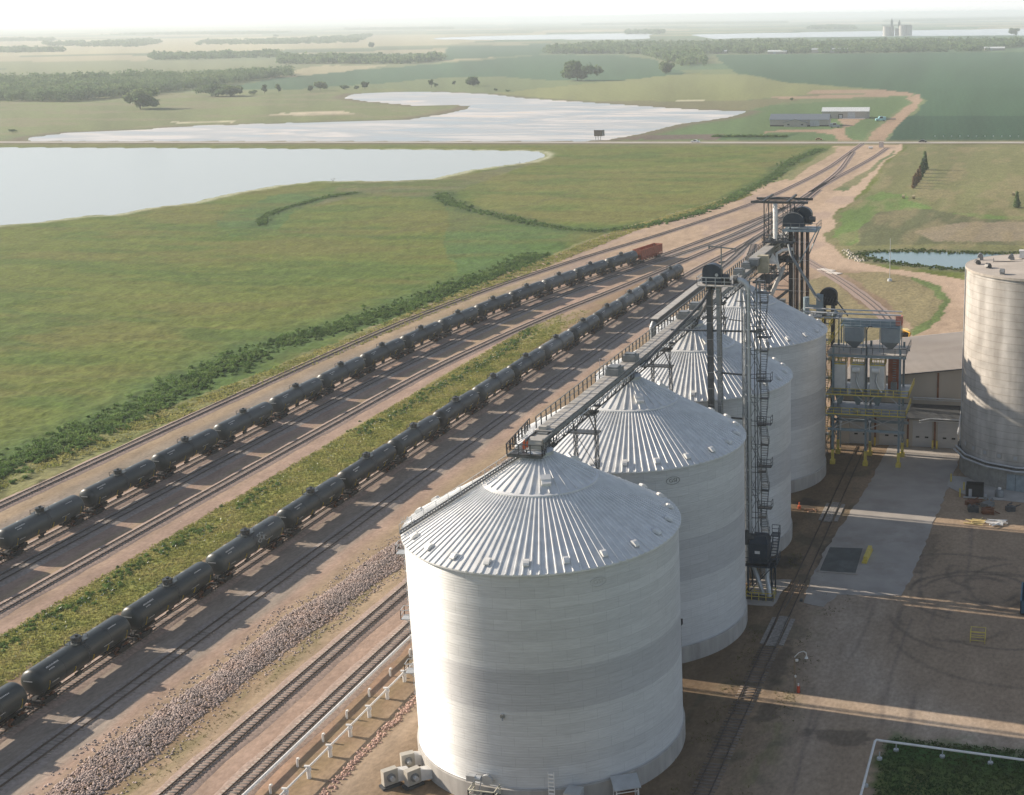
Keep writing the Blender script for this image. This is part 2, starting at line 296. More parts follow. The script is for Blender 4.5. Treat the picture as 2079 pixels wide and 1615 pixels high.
def inside(P, x, y):
    P = np.array(P, float); r = np.zeros(x.shape, bool)
    bb = (x >= P[:, 0].min()) & (x <= P[:, 0].max()) & (y >= P[:, 1].min()) & (y <= P[:, 1].max())
    xs = x[bb]; ys = y[bb]; c = np.zeros(xs.shape, bool); n = len(P)
    for i in range(n):
        x0, y0 = P[i]; x1, y1 = P[(i+1) % n]
        if y0 == y1: continue
        m = ((y0 > ys) != (y1 > ys)) & (xs < (x1-x0)*(ys-y0)/(y1-y0)+x0); c ^= m
    r[bb] = c; return r
def dline(P, x, y, closed=False, lim=None):
    """distance to a polyline (large where farther than lim)"""
    P = np.array(P, float)
    if closed: P = np.vstack([P, P[:1]])
    out = np.full(x.shape, 1e9)
    if lim:
        bb = (x >= P[:, 0].min()-lim) & (x <= P[:, 0].max()+lim) & (y >= P[:, 1].min()-lim) & (y <= P[:, 1].max()+lim)
    else: bb = np.ones(x.shape, bool)
    xs = x[bb]; ys = y[bb]; d = np.full(xs.shape, 1e9)
    for (x0, y0), (x1, y1) in zip(P[:-1], P[1:]):
        dx, dy = x1-x0, y1-y0; L = dx*dx+dy*dy+1e-9
        t = np.clip(((xs-x0)*dx+(ys-y0)*dy)/L, 0, 1)
        d = np.minimum(d, np.hypot(xs-x0-t*dx, ys-y0-t*dy))
    out[bb] = d; return out
def smoothstep(a, b, v):
    t = np.clip((v-a)/(b-a), 0, 1); return t*t*(3-2*t)

TRACKS = {
 'tA': [(-113.9,-80),(-113.9,150),(-112.3,200),(-107.8,245),(-98.5,300),(-88,349),(-78,405),(-71,455),(-67,510),(-64.3,580),(-65,650),(-66,722)],
 't1': [(-96.3,-80),(-96.4,120),(-96.2,150),(-94.6,182),(-90.8,220),(-84.6,260),(-76,300),(-66.2,360),(-60.3,402),(-57,430),(-55.5,480),(-56.5,563),(-61.2,629),(-64,665)],
 'tB': [(-91.8,-80),(-91.8,125),(-91,155),(-88.2,200),(-83.4,240),(-76.4,280),(-69.4,312),(-62.8,345),(-58.6,388),(-57,430)],
 'tC': [(-84.2,-80),(-84.2,100),(-83.6,150),(-81.2,181),(-77.3,215),(-72.8,242),(-65.3,295),(-60,335),(-55,376),(-52.8,427),(-53.6,490)],
 't2': [(-60.4,-80),(-60.4,130),(-60,170),(-59.4,216),(-58.6,252),(-56.6,290),(-53.4,325),(-51.8,365),(-51.4,400),(-52.6,430)],
 'tD': [(-52.6,-80),(-52.6,190),(-51.8,215),(-50.7,260),(-50.6,300),(-52,335),(-52.2,352)],
 'tE': [(-34.2,-80),(-34.2,190),(-36.5,240),(-43,290),(-50,335)],
 'tF': [(-27.9,-80),(-27.9,150),(-29,200),(-35,250)],
 'tR': [(-55.5,480),(-53.6,530),(-51.4,570),(-48.6,635),(-47.9,690)],
 'tS': [(18.8,-60),(18.6,0),(18.0,112)],
 'tT': [(-42,340),(-30,313),(-17.6,287.9),(-4.4,258.9),(6.9,229.9),(13.8,205),(19.5,180),(22,158)],
}
def resample(P, step):
    P = np.array(P, float)
    # Catmull-Rom through the points, then equal steps
    Q = []
    E = np.vstack([2*P[0]-P[1], P, 2*P[-1]-P[-2]])
    for i in range(1, len(E)-2):
        p0, p1, p2, p3 = E[i-1:i+3]
        L = np.linalg.norm(p2-p1); n = max(2, int(L/4))
        t0 = 0; t1 = np.linalg.norm(p1-p0)**.5; t2 = t1+np.linalg.norm(p2-p1)**.5; t3 = t2+np.linalg.norm(p3-p2)**.5
        for t in np.linspace(t1, t2, n, endpoint=False):
            A1 = (t1-t)/(t1-t0)*p0+(t-t0)/(t1-t0)*p1; A2 = (t2-t)/(t2-t1)*p1+(t-t1)/(t2-t1)*p2; A3 = (t3-t)/(t3-t2)*p2+(t-t2)/(t3-t2)*p3
            B1 = (t2-t)/(t2-t0)*A1+(t-t0)/(t2-t0)*A2; B2 = (t3-t)/(t3-t1)*A2+(t-t1)/(t3-t1)*A3
            Q.append((t2-t)/(t2-t1)*B1+(t-t1)/(t2-t1)*B2)
    Q.append(P[-1]); Q = np.array(Q)
    s = np.r_[0, np.cumsum(np.linalg.norm(np.diff(Q, axis=0), axis=1))]
    k = np.arange(0, s[-1], step)
    return np.stack([np.interp(k, s, Q[:, 0]), np.interp(k, s, Q[:, 1])], 1)

HWY = [(-2600,505),(-1500,598),(-848,656),(-458,689.5),(-81.7,722),(147,744),(700,797)]
COL = {
 'marsh': (.120,.148,.031), 'fieldA': (.050,.105,.055), 'fieldB': (.032,.075,.042), 'fieldC': (.065,.125,.065),
 'straw': (.36,.33,.20), 'straw2': (.55,.52,.36), 'pasture': (.20,.215,.09), 'meadow': (.17,.195,.085), 'sandbar': (.48,.42,.30),
 'weed': (.17,.165,.085), 'dirt': (.33,.235,.16), 'grassg': (.105,.165,.065), 'tilled': (.13,.105,.085), 'crop': (.06,.115,.045),
 'pastR': (.17,.175,.075), 'lush': (.13,.20,.055), 'scrub': (.115,.125,.06), 'scrubtan': (.25,.21,.14),
 'marshg': (.08,.14,.038), 'marshb': (.145,.16,.042), 'marshd': (.13,.14,.065), 'gravel': (.36,.265,.195), 'verge': (.21,.205,.095),
 'grass2': (.13,.165,.07), 'isl': (.215,.185,.10), 'islg': (.12,.165,.055),
}
def paint(x, y):
    """soil / crop colour of the land at every point (linear RGB)"""
    d0 = np.hypot(x-CAM[0], y-CAM[1])
    wob = np.clip(d0/260, .5, 30)
    wx = x+(fbm(x/(wob*4), y/(wob*4), 3)-.5)*wob*3.2; wy = y+(fbm(x/(wob*4), y/(wob*4), 9)-.5)*wob*3.2
    c = np.empty((len(x), 3)); c[:] = COL['marsh']
    # distant farmland: section-line fields along the highway's direction
    ca, sa = math.cos(.094), math.sin(.094); u = x*ca+y*sa; v = -x*sa+y*ca
    far = v > 730
    cu = np.floor((u+vnoise(v*0, v/900, 5)*900)/760); cv = np.floor(v/430)
    h = hash2(cu, cv, 77); pal = np.array([(.10,.16,.08),(.27,.26,.15),(.075,.13,.07),(.19,.21,.11),(.32,.29,.18),(.11,.15,.085),(.15,.19,.10)])
    c[far] = pal[(h[far]*6.99).astype(int)]
    near = far & (v < 1900) & (x < -60); c[near] = (.15, .185, .085)
    for k, P in ZONES:
        m = inside(P, wx, wy); c[m] = COL[k]
    yard = inside(dict((k, P) for k, P in ZONES if k == 'gravel')['gravel'], wx, wy)
    col = {k: np.array(v) for k, v in COL.items()}
    # --- marsh: wind-laid streaks of brown seed heads and greener reeds
    ma = (~yard) & (v < 715) & (x < -60)
    n1 = fbm(x/46+y/300, y/16-x/60, 21, 5); n2 = fbm(x/7, y/3.4, 31, 4)
    st = smoothstep(.42, .62, n1); brown = np.array((.142, .132, .040)); green = np.array((.064, .120, .022))
    cc = c*(1-.5*st[:, None])+brown*(.5*st[:, None]); s2 = smoothstep(.5, .72, fbm(x/30, y/11, 41, 4))
    cc = cc*(1-.6*s2[:, None])+green*(.6*s2[:, None]); n5 = fbm(x/16, y/2.2+x/40, 37, 4); cc *= ((.84+.32*n2)*(.84+.32*n5))[:, None]
    c[ma] = cc[ma]
    for key, w, k in (('ditch1', 5.5, .75), ('ditch2', 4, .75), ('ditch3', 7, .8)):
        d = dline(LINES[key], x, y, lim=40)+(fbm(x/5, y/5, 51)-.5)*6
        t = (1-smoothstep(w*.5, w*1.6, d))*k
        c = c*(1-t[:, None])+np.array((.045, .085, .025))*t[:, None]
    t = (1-smoothstep(4, 22, dline(LINES['ditch3'], x, y, lim=60)))*.55*(x < -60)*(~yard); c = c*(1-t[:, None])+np.array((.085,.15,.04))*t[:, None]
    tr = 1-smoothstep(.6, 2.2, np.abs(dline([(-330,330),(-250,345),(-190,330),(-168,400),(-160,470)], x, y, lim=30)-0)); tr *= .35
    c = c*(1-tr[:, None])+np.array((.10,.10,.045))*tr[:, None]
    # --- grassy verge left of the main track
    ex = np.interp(y, [-80,70,100,136,176,226,292,360,450,560,640], [-127,-127,-124,-120.4,-118,-115.5,-111,-106,-88,-80,-76])
    vg = (x > ex-1+(fbm(x/6, y/9, 61)-.5)*5) & (x < -50) & (y < 640) & (~yard | (x < -116)) ; n = fbm(x/9, y/22, 63)
    vc = np.array((.24,.22,.105))*(1-n[:, None])+np.array((.15,.175,.06))*n[:, None]; c[vg] = vc[vg]
    # --- rail yard: strips of ballast, dust, weeds that run with the tracks
    xn = x+(fbm(x/5, y/26, 71)-.5)*3.0
    kx = np.interp(y, [-80,150,200,250,300,360,420,700], [0,0,2.5,9,19,32,40,40])   # the throat bends right
    xb = xn-kx*smoothstep(-75, -110, x)
    pink, dust, tan, grey, soil, rust = map(np.array, ((.40,.285,.23),(.44,.335,.25),(.40,.30,.205),(.30,.25,.215),(.27,.19,.125),(.37,.245,.18)))
    bands = [(-200,tan),(-117,dust),(-110.5,tan*.92),(-107,grey*.98),(-99.5,soil*1.1),(-98,pink*.9),(-88,pink*.85),(-86,tan*1.02),(-80.5,pink*.98),(-77.5,pink),(-68,soil),(-64,pink*.82),(-56.5,grey*.98),(-50,grey*1.05),(-48.5,pink),(-46,tan*.9),(-40,soil*1.1),(-37.5,tan),(-31,pink*1.0),(-25.2,rust),(-22,soil*1.05),(-17,dust*.9),(-12,soil*.8),(14,soil*.66),(21.0,np.array((.28,.205,.145))),(30,np.array((.37,.275,.198))),(60,np.array((.39,.285,.205))),(400,tan)]
    bx = np.array([b[0] for b in bands]); bc = np.array([b[1] for b in bands])
    yc = np.stack([np.interp(xb, bx, bc[:, i]) for i in range(3)], 1)
    yf = smoothstep(230, 330, y)[:, None]; yc = yc*(1-yf)+np.array((.45,.33,.24))*yf
    yr = smoothstep(-10, 20, x-(y-160)*.1)[:, None]*smoothstep(118, 150, y)[:, None]; yc = yc*(1-yr)+np.array((.45,.33,.24))*yr
    m1 = fbm(x/2.2, y/7, 81, 5); m2 = fbm(x/.8, y/1.6, 91, 3); m3 = fbm(x/14, y/50, 95, 4)
    fl = 1-.55*smoothstep(18, 24, x)*(y < 150); yc *= (1+(.42*(m1-.5))*fl)[:, None]*(1+.24*(m2-.5)*fl)[:, None]*(.86+.28*m3)[:, None]*np.array((.86,.875,.85))
    # grass strip between the third and fourth tracks
    gs = (smoothstep(-78.8, -77.2, xn)*(1-smoothstep(-69.4, -67.6, xn)))*(1-smoothstep(170, 235, y+(fbm(x/3, y/8, 97)-.5)*60))
    gn = fbm(x/2, y/6, 99, 4); gc = np.array((.29,.28,.085))*gn[:, None]*1.15+np.array((.16,.19,.05))*(1-gn[:, None])
    yc = yc*(1-gs[:, None])+gc*gs[:, None]
    # weeds in the dust beside the rock windrow and between tracks
    for xc, w, am, y1 in ((-38.6, 1.6, .55, 150), (-103.5, 4, .35, 260), (-23.5, 2.2, .3, 60), (-86.7, .9, .25, 220), (23.6, 1.5, .7, 60)):
        t = np.exp(-((x-xc)/w)**2)*am*smoothstep(.42, .62, fbm(x/1.5, y/3.5, 101, 4))*(y < y1); yc = yc*(1-t[:, None])+np.array((.17,.16,.07))*t[:, None]
    # dark weedy patches in the bare yard to the right
    t = smoothstep(.56, .7, fbm(x/4, y/4, 111, 5))*.6*(x > 13)*(x < 26)*(y < 110); yc = yc*(1-t[:, None])+np.array((.10,.09,.06))*t[:, None]
    # wheel-polished arc that sweeps from the crossing to lower right, and turning circles of trucks
    if True:
        d = dline([(26,60),(26.5,45),(27.5,30),(31,20),(38,12),(47,8),(60,5)], x, y, lim=30); t = np.exp(-(d/5.2)**2)*.55*(.5+m1); yc = yc*(1-t[:, None])+np.array((.44,.37,.30))*t[:, None]
        d = dline([(24,52),(24.5,36),(25.5,22),(26.5,8),(27,-6),(26,-40)], x, y, lim=30); t = np.exp(-(d/3.2)**2)*.5*(.5+m1); yc = yc*(1-t[:, None])+np.array((.40,.32,.25))*t[:, None]
        for cx, cy, r, w, am in ((42,48,8.5,.35,.55),(42,48,6.9,.3,.5),(43.5,50,4.2,.4,.5),(39,52,10.5,.35,.45),(46,44,12,.3,.45),(45,43,13.7,.35,.4),(40,40,7,.4,.35),(44,56,6,.5,.4),(41,46,3,.7,.4),(50,52,9,.4,.4),(36,58,4,.3,.4),(48,38,16,.4,.3)):
            q = np.hypot(x-cx, (y-cy))-r; ph = np.arctan2(y-cy, x-cx); t = np.exp(-(q/w)**2)*am*1.1*smoothstep(.38, .62, vnoise(ph*1.3+cx, y*0+r, 121)); yc = yc*(1-t[:, None])+np.array((.10,.085,.072))*t[:, None]
        for x0, dx in ((28,.02),(28.9,.02),(33,-.03),(34,-.03),(38.5,.05),(39.6,.05)):
            q = x-x0-dx*(y-50)-np.sin(y/9+x0)*.8; t = np.exp(-(q/.25)**2)*.42*(y < 105)*(y > -30)*smoothstep(.4, .6, vnoise(y/7, x*0+x0, 131)); yc = yc*(1-t[:, None])+np.array((.15,.125,.11))*t[:, None]
    for cx, cy, rx, ry, am in ((13.9,80.3,2.6,2.6,.8),(14.9,54.6,2.2,3.4,.8),(21.5,10.5,1.6,3,.5),(20.6,22,1.4,7,.5),(31,6.5,5,2,.5),(20.5,60,1.2,9,.5),(34.5,62,1.6,10,.35)):
        q = np.hypot((x-cx)/rx, (y-cy)/ry)+(fbm(x/1.2, y/1.2, 143, 3)-.5)*1.1; t = (1-smoothstep(.6, 1.05, q))*am; yc = yc*(1-t[:, None])+np.array((.055,.048,.042))*t[:, None]
    # haul road ruts beyond
    d = dline(LINES['haul'], x, y, lim=30); t = (1-smoothstep(4, 9, d))*.6; yc = yc*(1-t[:, None])+np.array((.50,.375,.275))*t[:, None]
    t = smoothstep(.5, .66, fbm(x/8, y/24, 141, 4))*(y > 250)*(y < 470)*(x < -25)*.45; yc = yc*(1-t[:, None])+np.array((.30,.23,.20))*t[:, None]
    pv = ((k in ('isl', 'islg', 'verge', 'grass2')) for k, _ in ZONES)
    over = np.zeros(len(x), bool)
    for (k, P), f in zip(ZONES, pv):
        if f: over |= inside(P, wx, wy)
    ym = yard & ~vg & ~over; c[ym] = yc[ym]
    # green bank below the white fence
    g = smoothstep(34.4, 36, x+(fbm(x/2, y/2, 151)-.5)*3)*(1-smoothstep(5.2, 9.5, y+(fbm(x/2, y/2, 153)-.5)*4)); gg = np.array((.05,.095,.025))*(1-m1[:, None])*1.6+np.array((.14,.15,.05))*m1[:, None]*(1-smoothstep(-1,6,y))[:, None]+np.array((.02,.12,.03))*smoothstep(1,6,y)[:, None]*m1[:, None]
    c = c*(1-g[:, None])+gg*g[:, None]
    t = (1-smoothstep(10, 26, dline(HWY, x, y, lim=60)))*.7*(~ym)*(d0 < 2500); c = c*(1-t[:, None])+np.array((.175,.16,.085))*t[:, None]
    # --- right-hand meadows and everything green: mottling, mown streaks
    rest = ~ym & ~vg & ~ma; q = fbm(x/(wob*5)+.3*y/(wob*9), y/(wob*9), 161, 5)
    c[rest] *= (.72+.56*q)[rest][:, None]
    sp = rest & (x > -60) & (y < 700); q2 = smoothstep(.45, .65, fbm(x/7, y/30, 171, 4))*.5
    cs = c*(1-q2[:, None])+np.array((.26,.215,.12))*q2[:, None]; c[sp] = cs[sp]
    rw = inside([q for k, q in ZONES if k == 'fieldA'][0], x, y); t = (.5+.5*np.sin(u/2.6*math.pi))*.10*(d0 < 1500)
    c[rw] *= (1-t[rw])[:, None]
    ml = inside([q for k, q in ZONES if k == 'meadow'][0], x, y); q3 = smoothstep(.5, .6, fbm(x/60, y/22, 181, 4))*.5
    cm = c*(1-q3[:, None])+np.array((.22,.19,.12))*q3[:, None]; c[ml] = cm[ml]
    return c, ym

# ---- one sheet of land, finely divided where it is seen, reaching the horizon
az = np.unique(np.r_[np.arange(-36, 19, .095), np.arange(19, 324, 1.5), 324-1e-3])
az = np.radians(az+0.0)
row = np.r_[np.arange(0.9, 12, .75), np.arange(12, 850, 1.15)]
rad = CAM[2]*1407/row; rad = np.r_[80000, rad[rad < 70000], 75, 50, 25, 6]
yaw = a_
RR, AA = np.meshgrid(rad, az, indexing='ij')
GX = CAM[0]+RR*np.sin(AA-yaw); GY = CAM[1]+RR*np.cos(AA-yaw)
# azimuth measured clockwise from the viewing direction
gx = GX.ravel(); gy = GY.ravel()
gcol, gyard = paint(gx, gy)
gz = np.zeros(len(gx)); gd = np.hypot(gx-CAM[0], gy-CAM[1])
mk = (~gyard) & (gy < 700) & (gx < -60) & (gd < 900)
gz[mk] += ((fbm(gx/2.2, gy/2.2, 201, 3)-.5)*.6+(fbm(gx/9, gy/5, 203, 3)-.5)*.8)[mk]*np.clip((1200-gd[mk])/900, .2, 1)
gz[gyard] += ((fbm(gx/3, gy/3, 205, 3)-.5)*.05)[gyard]
nearlake = np.full(len(gx), 1e9)
for nm, P in LAKES.items():
    ins = inside(P, gx, gy); lim = 30 if 'far_lake' not in nm else 400
    d = dline(P, gx, gy, closed=True, lim=lim); s = np.where(ins, -np.minimum(d, 1e8), d)
    w = 4.0 if 'far_lake' not in nm else 80.0
    if nm in ('lake', 'pond', 'salt_flat_lake'):
        s = s+(fbm(gx/9, gy/9, 211)-.5)*5*(np.abs(s) < 30)
    flat = 1-smoothstep(w, w*3, s); gz = gz*(1-flat)
    gz = np.where(s < w, np.maximum(-1.6, np.minimum(gz, .12*(s-0)/w*6-.0)), gz)
    # pale salty or dark muddy rim
    ww = 7.0 if nm == 'salt_flat_lake' else w*.6
    t = np.exp(-((s-(6 if nm == 'salt_flat_lake' else 2.4))/ww)**2)*(.85 if nm == 'salt_flat_lake' else .7)
    rim = np.array((.50,.50,.36)) if nm == 'lake' else np.array((.15,.12,.085)) if nm == 'salt_flat_lake' else np.array((.10,.11,.07))
    if 'far' not in nm:
        rr = rim if nm != 'lake' else rim*smoothstep(-420, -300, gx)[:, None]*1.0+np.array((.16,.17,.09))*(1-smoothstep(-420, -300, gx)[:, None])
        gcol = gcol*(1-t[:, None])+rr*t[:, None]
nr, na = RR.shape
idx = np.arange(nr*na).reshape(nr, na)
a0 = idx[:-1, :]; a1 = idx[1:, :]
F = np.stack([a0, np.roll(a0, -1, 1), np.roll(a1, -1, 1), a1], -1).reshape(-1, 4)[:, ::-1]
F = F.copy()

def soil_material(name, gravel):
    m, nt, b = nodes(name); L = nt.links
    at = N(nt, 'Attribute', attribute_name='soil'); g = N(nt, 'NewGeometry')
    out = at.outputs['Color']
    for sc, lo, hi, st in (((2.2, .82, 1.18, (1, .55, 1)), (.45, .9, 1.1, (1, .4, 1))) if gravel else ((1.1, .72, 1.3, (1, .6, 1)), (.28, .86, 1.14, (1, .5, 1)))):
        mp = N(nt, 'Mapping'); mp.inputs['Scale'].default_value = st; L.new(g.outputs['Position'], mp.inputs[0])
        n = N(nt, 'TexNoise'); n.inputs['Scale'].default_value = sc; n.inputs['Detail'].default_value = 4; n.inputs['Roughness'].default_value = .65
        L.new(mp.outputs[0], n.inputs['Vector'])
        mr = N(nt, 'MapRange'); mr.inputs[1].default_value = .32; mr.inputs[2].default_value = .68; mr.inputs[3].default_value = lo; mr.inputs[4].default_value = hi
        L.new(n.outputs[0], mr.inputs[0]); v = N(nt, 'VectorMath', operation='SCALE'); L.new(out, v.inputs[0]); L.new(mr.outputs[0], v.inputs['Scale']); out = v.outputs[0]
    L.new(out, b.inputs['Base Color']); b.inputs['Roughness'].default_value = .95; b.inputs['Specular IOR Level'].default_value = .12
    bp = N(nt, 'Bump'); bp.inputs['Strength'].default_value = .55; bp.inputs['Distance'].default_value = .10 if gravel else .55
    L.new(n.outputs[0], bp.inputs['Height']); L.new(bp.outputs[0], b.inputs['Normal'])
    return m
M_gravel = soil_material('gravel_soil', True); M_grass = soil_material('grass_soil', False)
fy = gyard[F].sum(1) >= 2
def sub(Fs, name, m):
    used = np.unique(Fs); mp = np.zeros(len(gx), np.int64); mp[used] = np.arange(len(used))
    o = np_mesh(name, np.stack([gx, gy, gz], 1)[used], mp[Fs], m, cols=gcol[used], smooth=True)
    return tag(o, kind='structure')
sub(F[~fy], 'ground', M_grass)
sub(F[fy], 'gravel_yard', M_gravel)

# ---- water
def water(name, P, z, col, rough, grow, streak=None):
    P = np.array(P, float); c = P.mean(0)
    # grow the outline a little so that its edge lies under the bank
    A = 0.5*np.sum(P[:, 0]*np.roll(P[:, 1], -1)-np.roll(P[:, 0], -1)*P[:, 1]); sgn = 1 if A > 0 else -1
    e = np.roll(P, -1, 0)-P; nrm = np.stack([e[:, 1], -e[:, 0]], 1)*sgn; nrm /= np.linalg.norm(nrm, axis=1)[:, None]+1e-9
    vn = nrm+np.roll(nrm, 1, 0); vn /= np.maximum(np.linalg.norm(vn, axis=1)[:, None], .5)
    Q = P+vn*grow
    me = bpy.data.meshes.new(name); me.from_pydata([(float(x), float(y), z) for x, y in Q], [], [tuple(range(len(Q)))][:: 1])
    import bmesh
    bm = bmesh.new(); bm.from_mesh(me); bmesh.ops.triangulate(bm, faces=bm.faces[:])
    for f in bm.faces:
        if f.normal.z < 0: f.normal_flip()
    bm.to_mesh(me); bm.free()
    m, nt, b = nodes(name+'_surface'); L = nt.links; g = N(nt, 'NewGeometry')
    b.inputs['Base Color'].default_value = (*col, 1); b.inputs['Roughness'].default_value = rough; b.inputs['IOR'].default_value = 1.33
    b.inputs['Specular IOR Level'].default_value = .5
    mp = N(nt, 'Mapping'); mp.inputs['Scale'].default_value = (.35, .12, .3); mp.inputs['Rotation'].default_value = (0, 0, .5); L.new(g.outputs['Position'], mp.inputs[0])
    n = N(nt, 'TexNoise'); n.inputs['Scale'].default_value = 1.0; n.inputs['Detail'].default_value = 5; L.new(mp.outputs[0], n.inputs['Vector'])
    bp = N(nt, 'Bump'); bp.inputs['Strength'].default_value = .35; bp.inputs['Distance'].default_value = .12; L.new(n.outputs[0], bp.inputs['Height']); L.new(bp.outputs[0], b.inputs['Normal'])
    if streak:
        m2 = N(nt, 'Mapping'); m2.inputs['Scale'].default_value = (.010, .028, .02); m2.inputs['Rotation'].default_value = (0, 0, -.25); L.new(g.outputs['Position'], m2.inputs[0])
        n2 = N(nt, 'TexNoise'); n2.inputs['Scale'].default_value = 1; n2.inputs['Detail'].default_value = 7; n2.inputs['Roughness'].default_value = .62; n2.inputs['Distortion'].default_value = .8; L.new(m2.outputs[0], n2.inputs['Vector'])
        cr = N(nt, 'ValToRGB'); e = cr.color_ramp.elements
        e[0].position = .40; e[0].color = (*col, 1); e[1].position = .62; e[1].color = (*streak, 1)
        k = e.new(.52); k.color = (*[.5*a+.5*b2 for a, b2 in zip(col, streak)], 1); k = e.new(.66); k.color = (streak[0], streak[1]*.93, streak[2]*.84, 1)
        L.new(n2.outputs[0], cr.inputs[0]); L.new(cr.outputs[0], b.inputs['Base Color'])
        rr = N(nt, 'MapRange'); rr.inputs[1].default_value = .42; rr.inputs[2].default_value = .56; rr.inputs[3].default_value = rough; rr.inputs[4].default_value = .6
        L.new(n2.outputs[0], rr.inputs[0]); L.new(rr.outputs[0], b.inputs['Roughness'])
    me.materials.append(m)
    return tag(np_obj(name, me), kind='structure')
def np_obj(name, me):
    o = bpy.data.objects.new(name, me); C.objects.link(o); return o
water('lake', LAKES['lake'], -.10, (.36, .385, .355), .22, 7)
water('lake', LAKES['salt_flat_lake'], -.10, (.31, .35, .36), .28, 7, streak=(.62, .60, .575))
water('pond', LAKES['pond'], -.10, (.16, .24, .25), .18, 5)
water('lake', LAKES['far_lake'], -.10, (.55, .60, .60), .25, 60)
water('lake', LAKES['far_lake2'], -.10, (.50, .56, .58), .25, 60)

# ---- highway on its causeway, with gravel shoulders
def strip(P, w, z, name, m, off=0.0, step=8.0):
    Q = resample(P, step); t = np.gradient(Q, axis=0); t /= np.linalg.norm(t, axis=1)[:, None]; nn = np.stack([-t[:, 1], t[:, 0]], 1)
    A = Q+nn*(off+w/2); B = Q+nn*(off-w/2); n = len(Q)
    V = np.vstack([np.c_[A, np.full(n, z)], np.c_[B, np.full(n, z)]]); i = np.arange(n-1)
    return np_mesh(name, V, np.stack([i, i+n, i+n+1, i+1], 1), m)
M_road = mat('worn_asphalt', (.36, .335, .29), .9, var=.12, scale=.08)
M_shoulder = mat('gravel_shoulder', (.27, .24, .17), .95, var=.2, scale=.1)
M_paint = mat('road_paint', (.62, .60, .52), .8)
HW = [(-2600,505),(-1500,598)]+[(-848,656),(-458,689.5),(-81.7,722),(147,744),(700,797),(2000,920)]
tag(strip(HW, 13.5, .19, 'road_shoulder', M_shoulder, step=20), kind='structure')
tag(strip(HW, 8.4, .23, 'road', M_road, step=20), kind='structure')
tag(strip(HW, .22, .25, 'road_marking', M_paint, step=20), kind='structure')
M_conc = mat('yard_concrete', (.34, .315, .285), .85, var=.14, scale=.25, dirt=(.21, .175, .14), dirt_amt=.6)
def slab(name, poly, z, m, th=.1):
    rg = random.Random(len(poly)); Q = []
    for i in range(len(poly)):
        p, q = poly[i], poly[(i+1) % len(poly)]; n = max(1, int(math.hypot(q[0]-p[0], q[1]-p[1])/1.2))
        Q += [(p[0]+(q[0]-p[0])*k/n+rg.uniform(-.22, .22)*(k > 0), p[1]+(q[1]-p[1])*k/n+rg.uniform(-.12, .12)*(k > 0)) for k in range(n)]
    poly = Q; th = .07 if th > .1 else th
    b = MB(); b.prism(poly, z-th, z); return tag(b.build(name, m), kind='structure')
slab('pavement', [(22.6,104),(22.2,90),(21,75),(19.9,60),(19.8,48.5),(20.2,41),(23,40.2),(24.2,44.5),(32.6,46),(33.3,52),(33.8,63),(34.3,76),(35,88),(35.6,98),(36,113.4),(22.9,113.4)], .07, M_conc, .2)
slab('pavement', [(12,39),(16.4,39),(17.2,48.4),(12,47.5)], .09, M_conc, .2)
slab('pavement', [(34.9,92.6),(37.8,89.2),(43,87.2),(52,86.6),(62,90),(62,96),(35.2,98)], .10, mat('apron_concrete', (.37,.355,.33), .85, var=.15, scale=.4), .2)
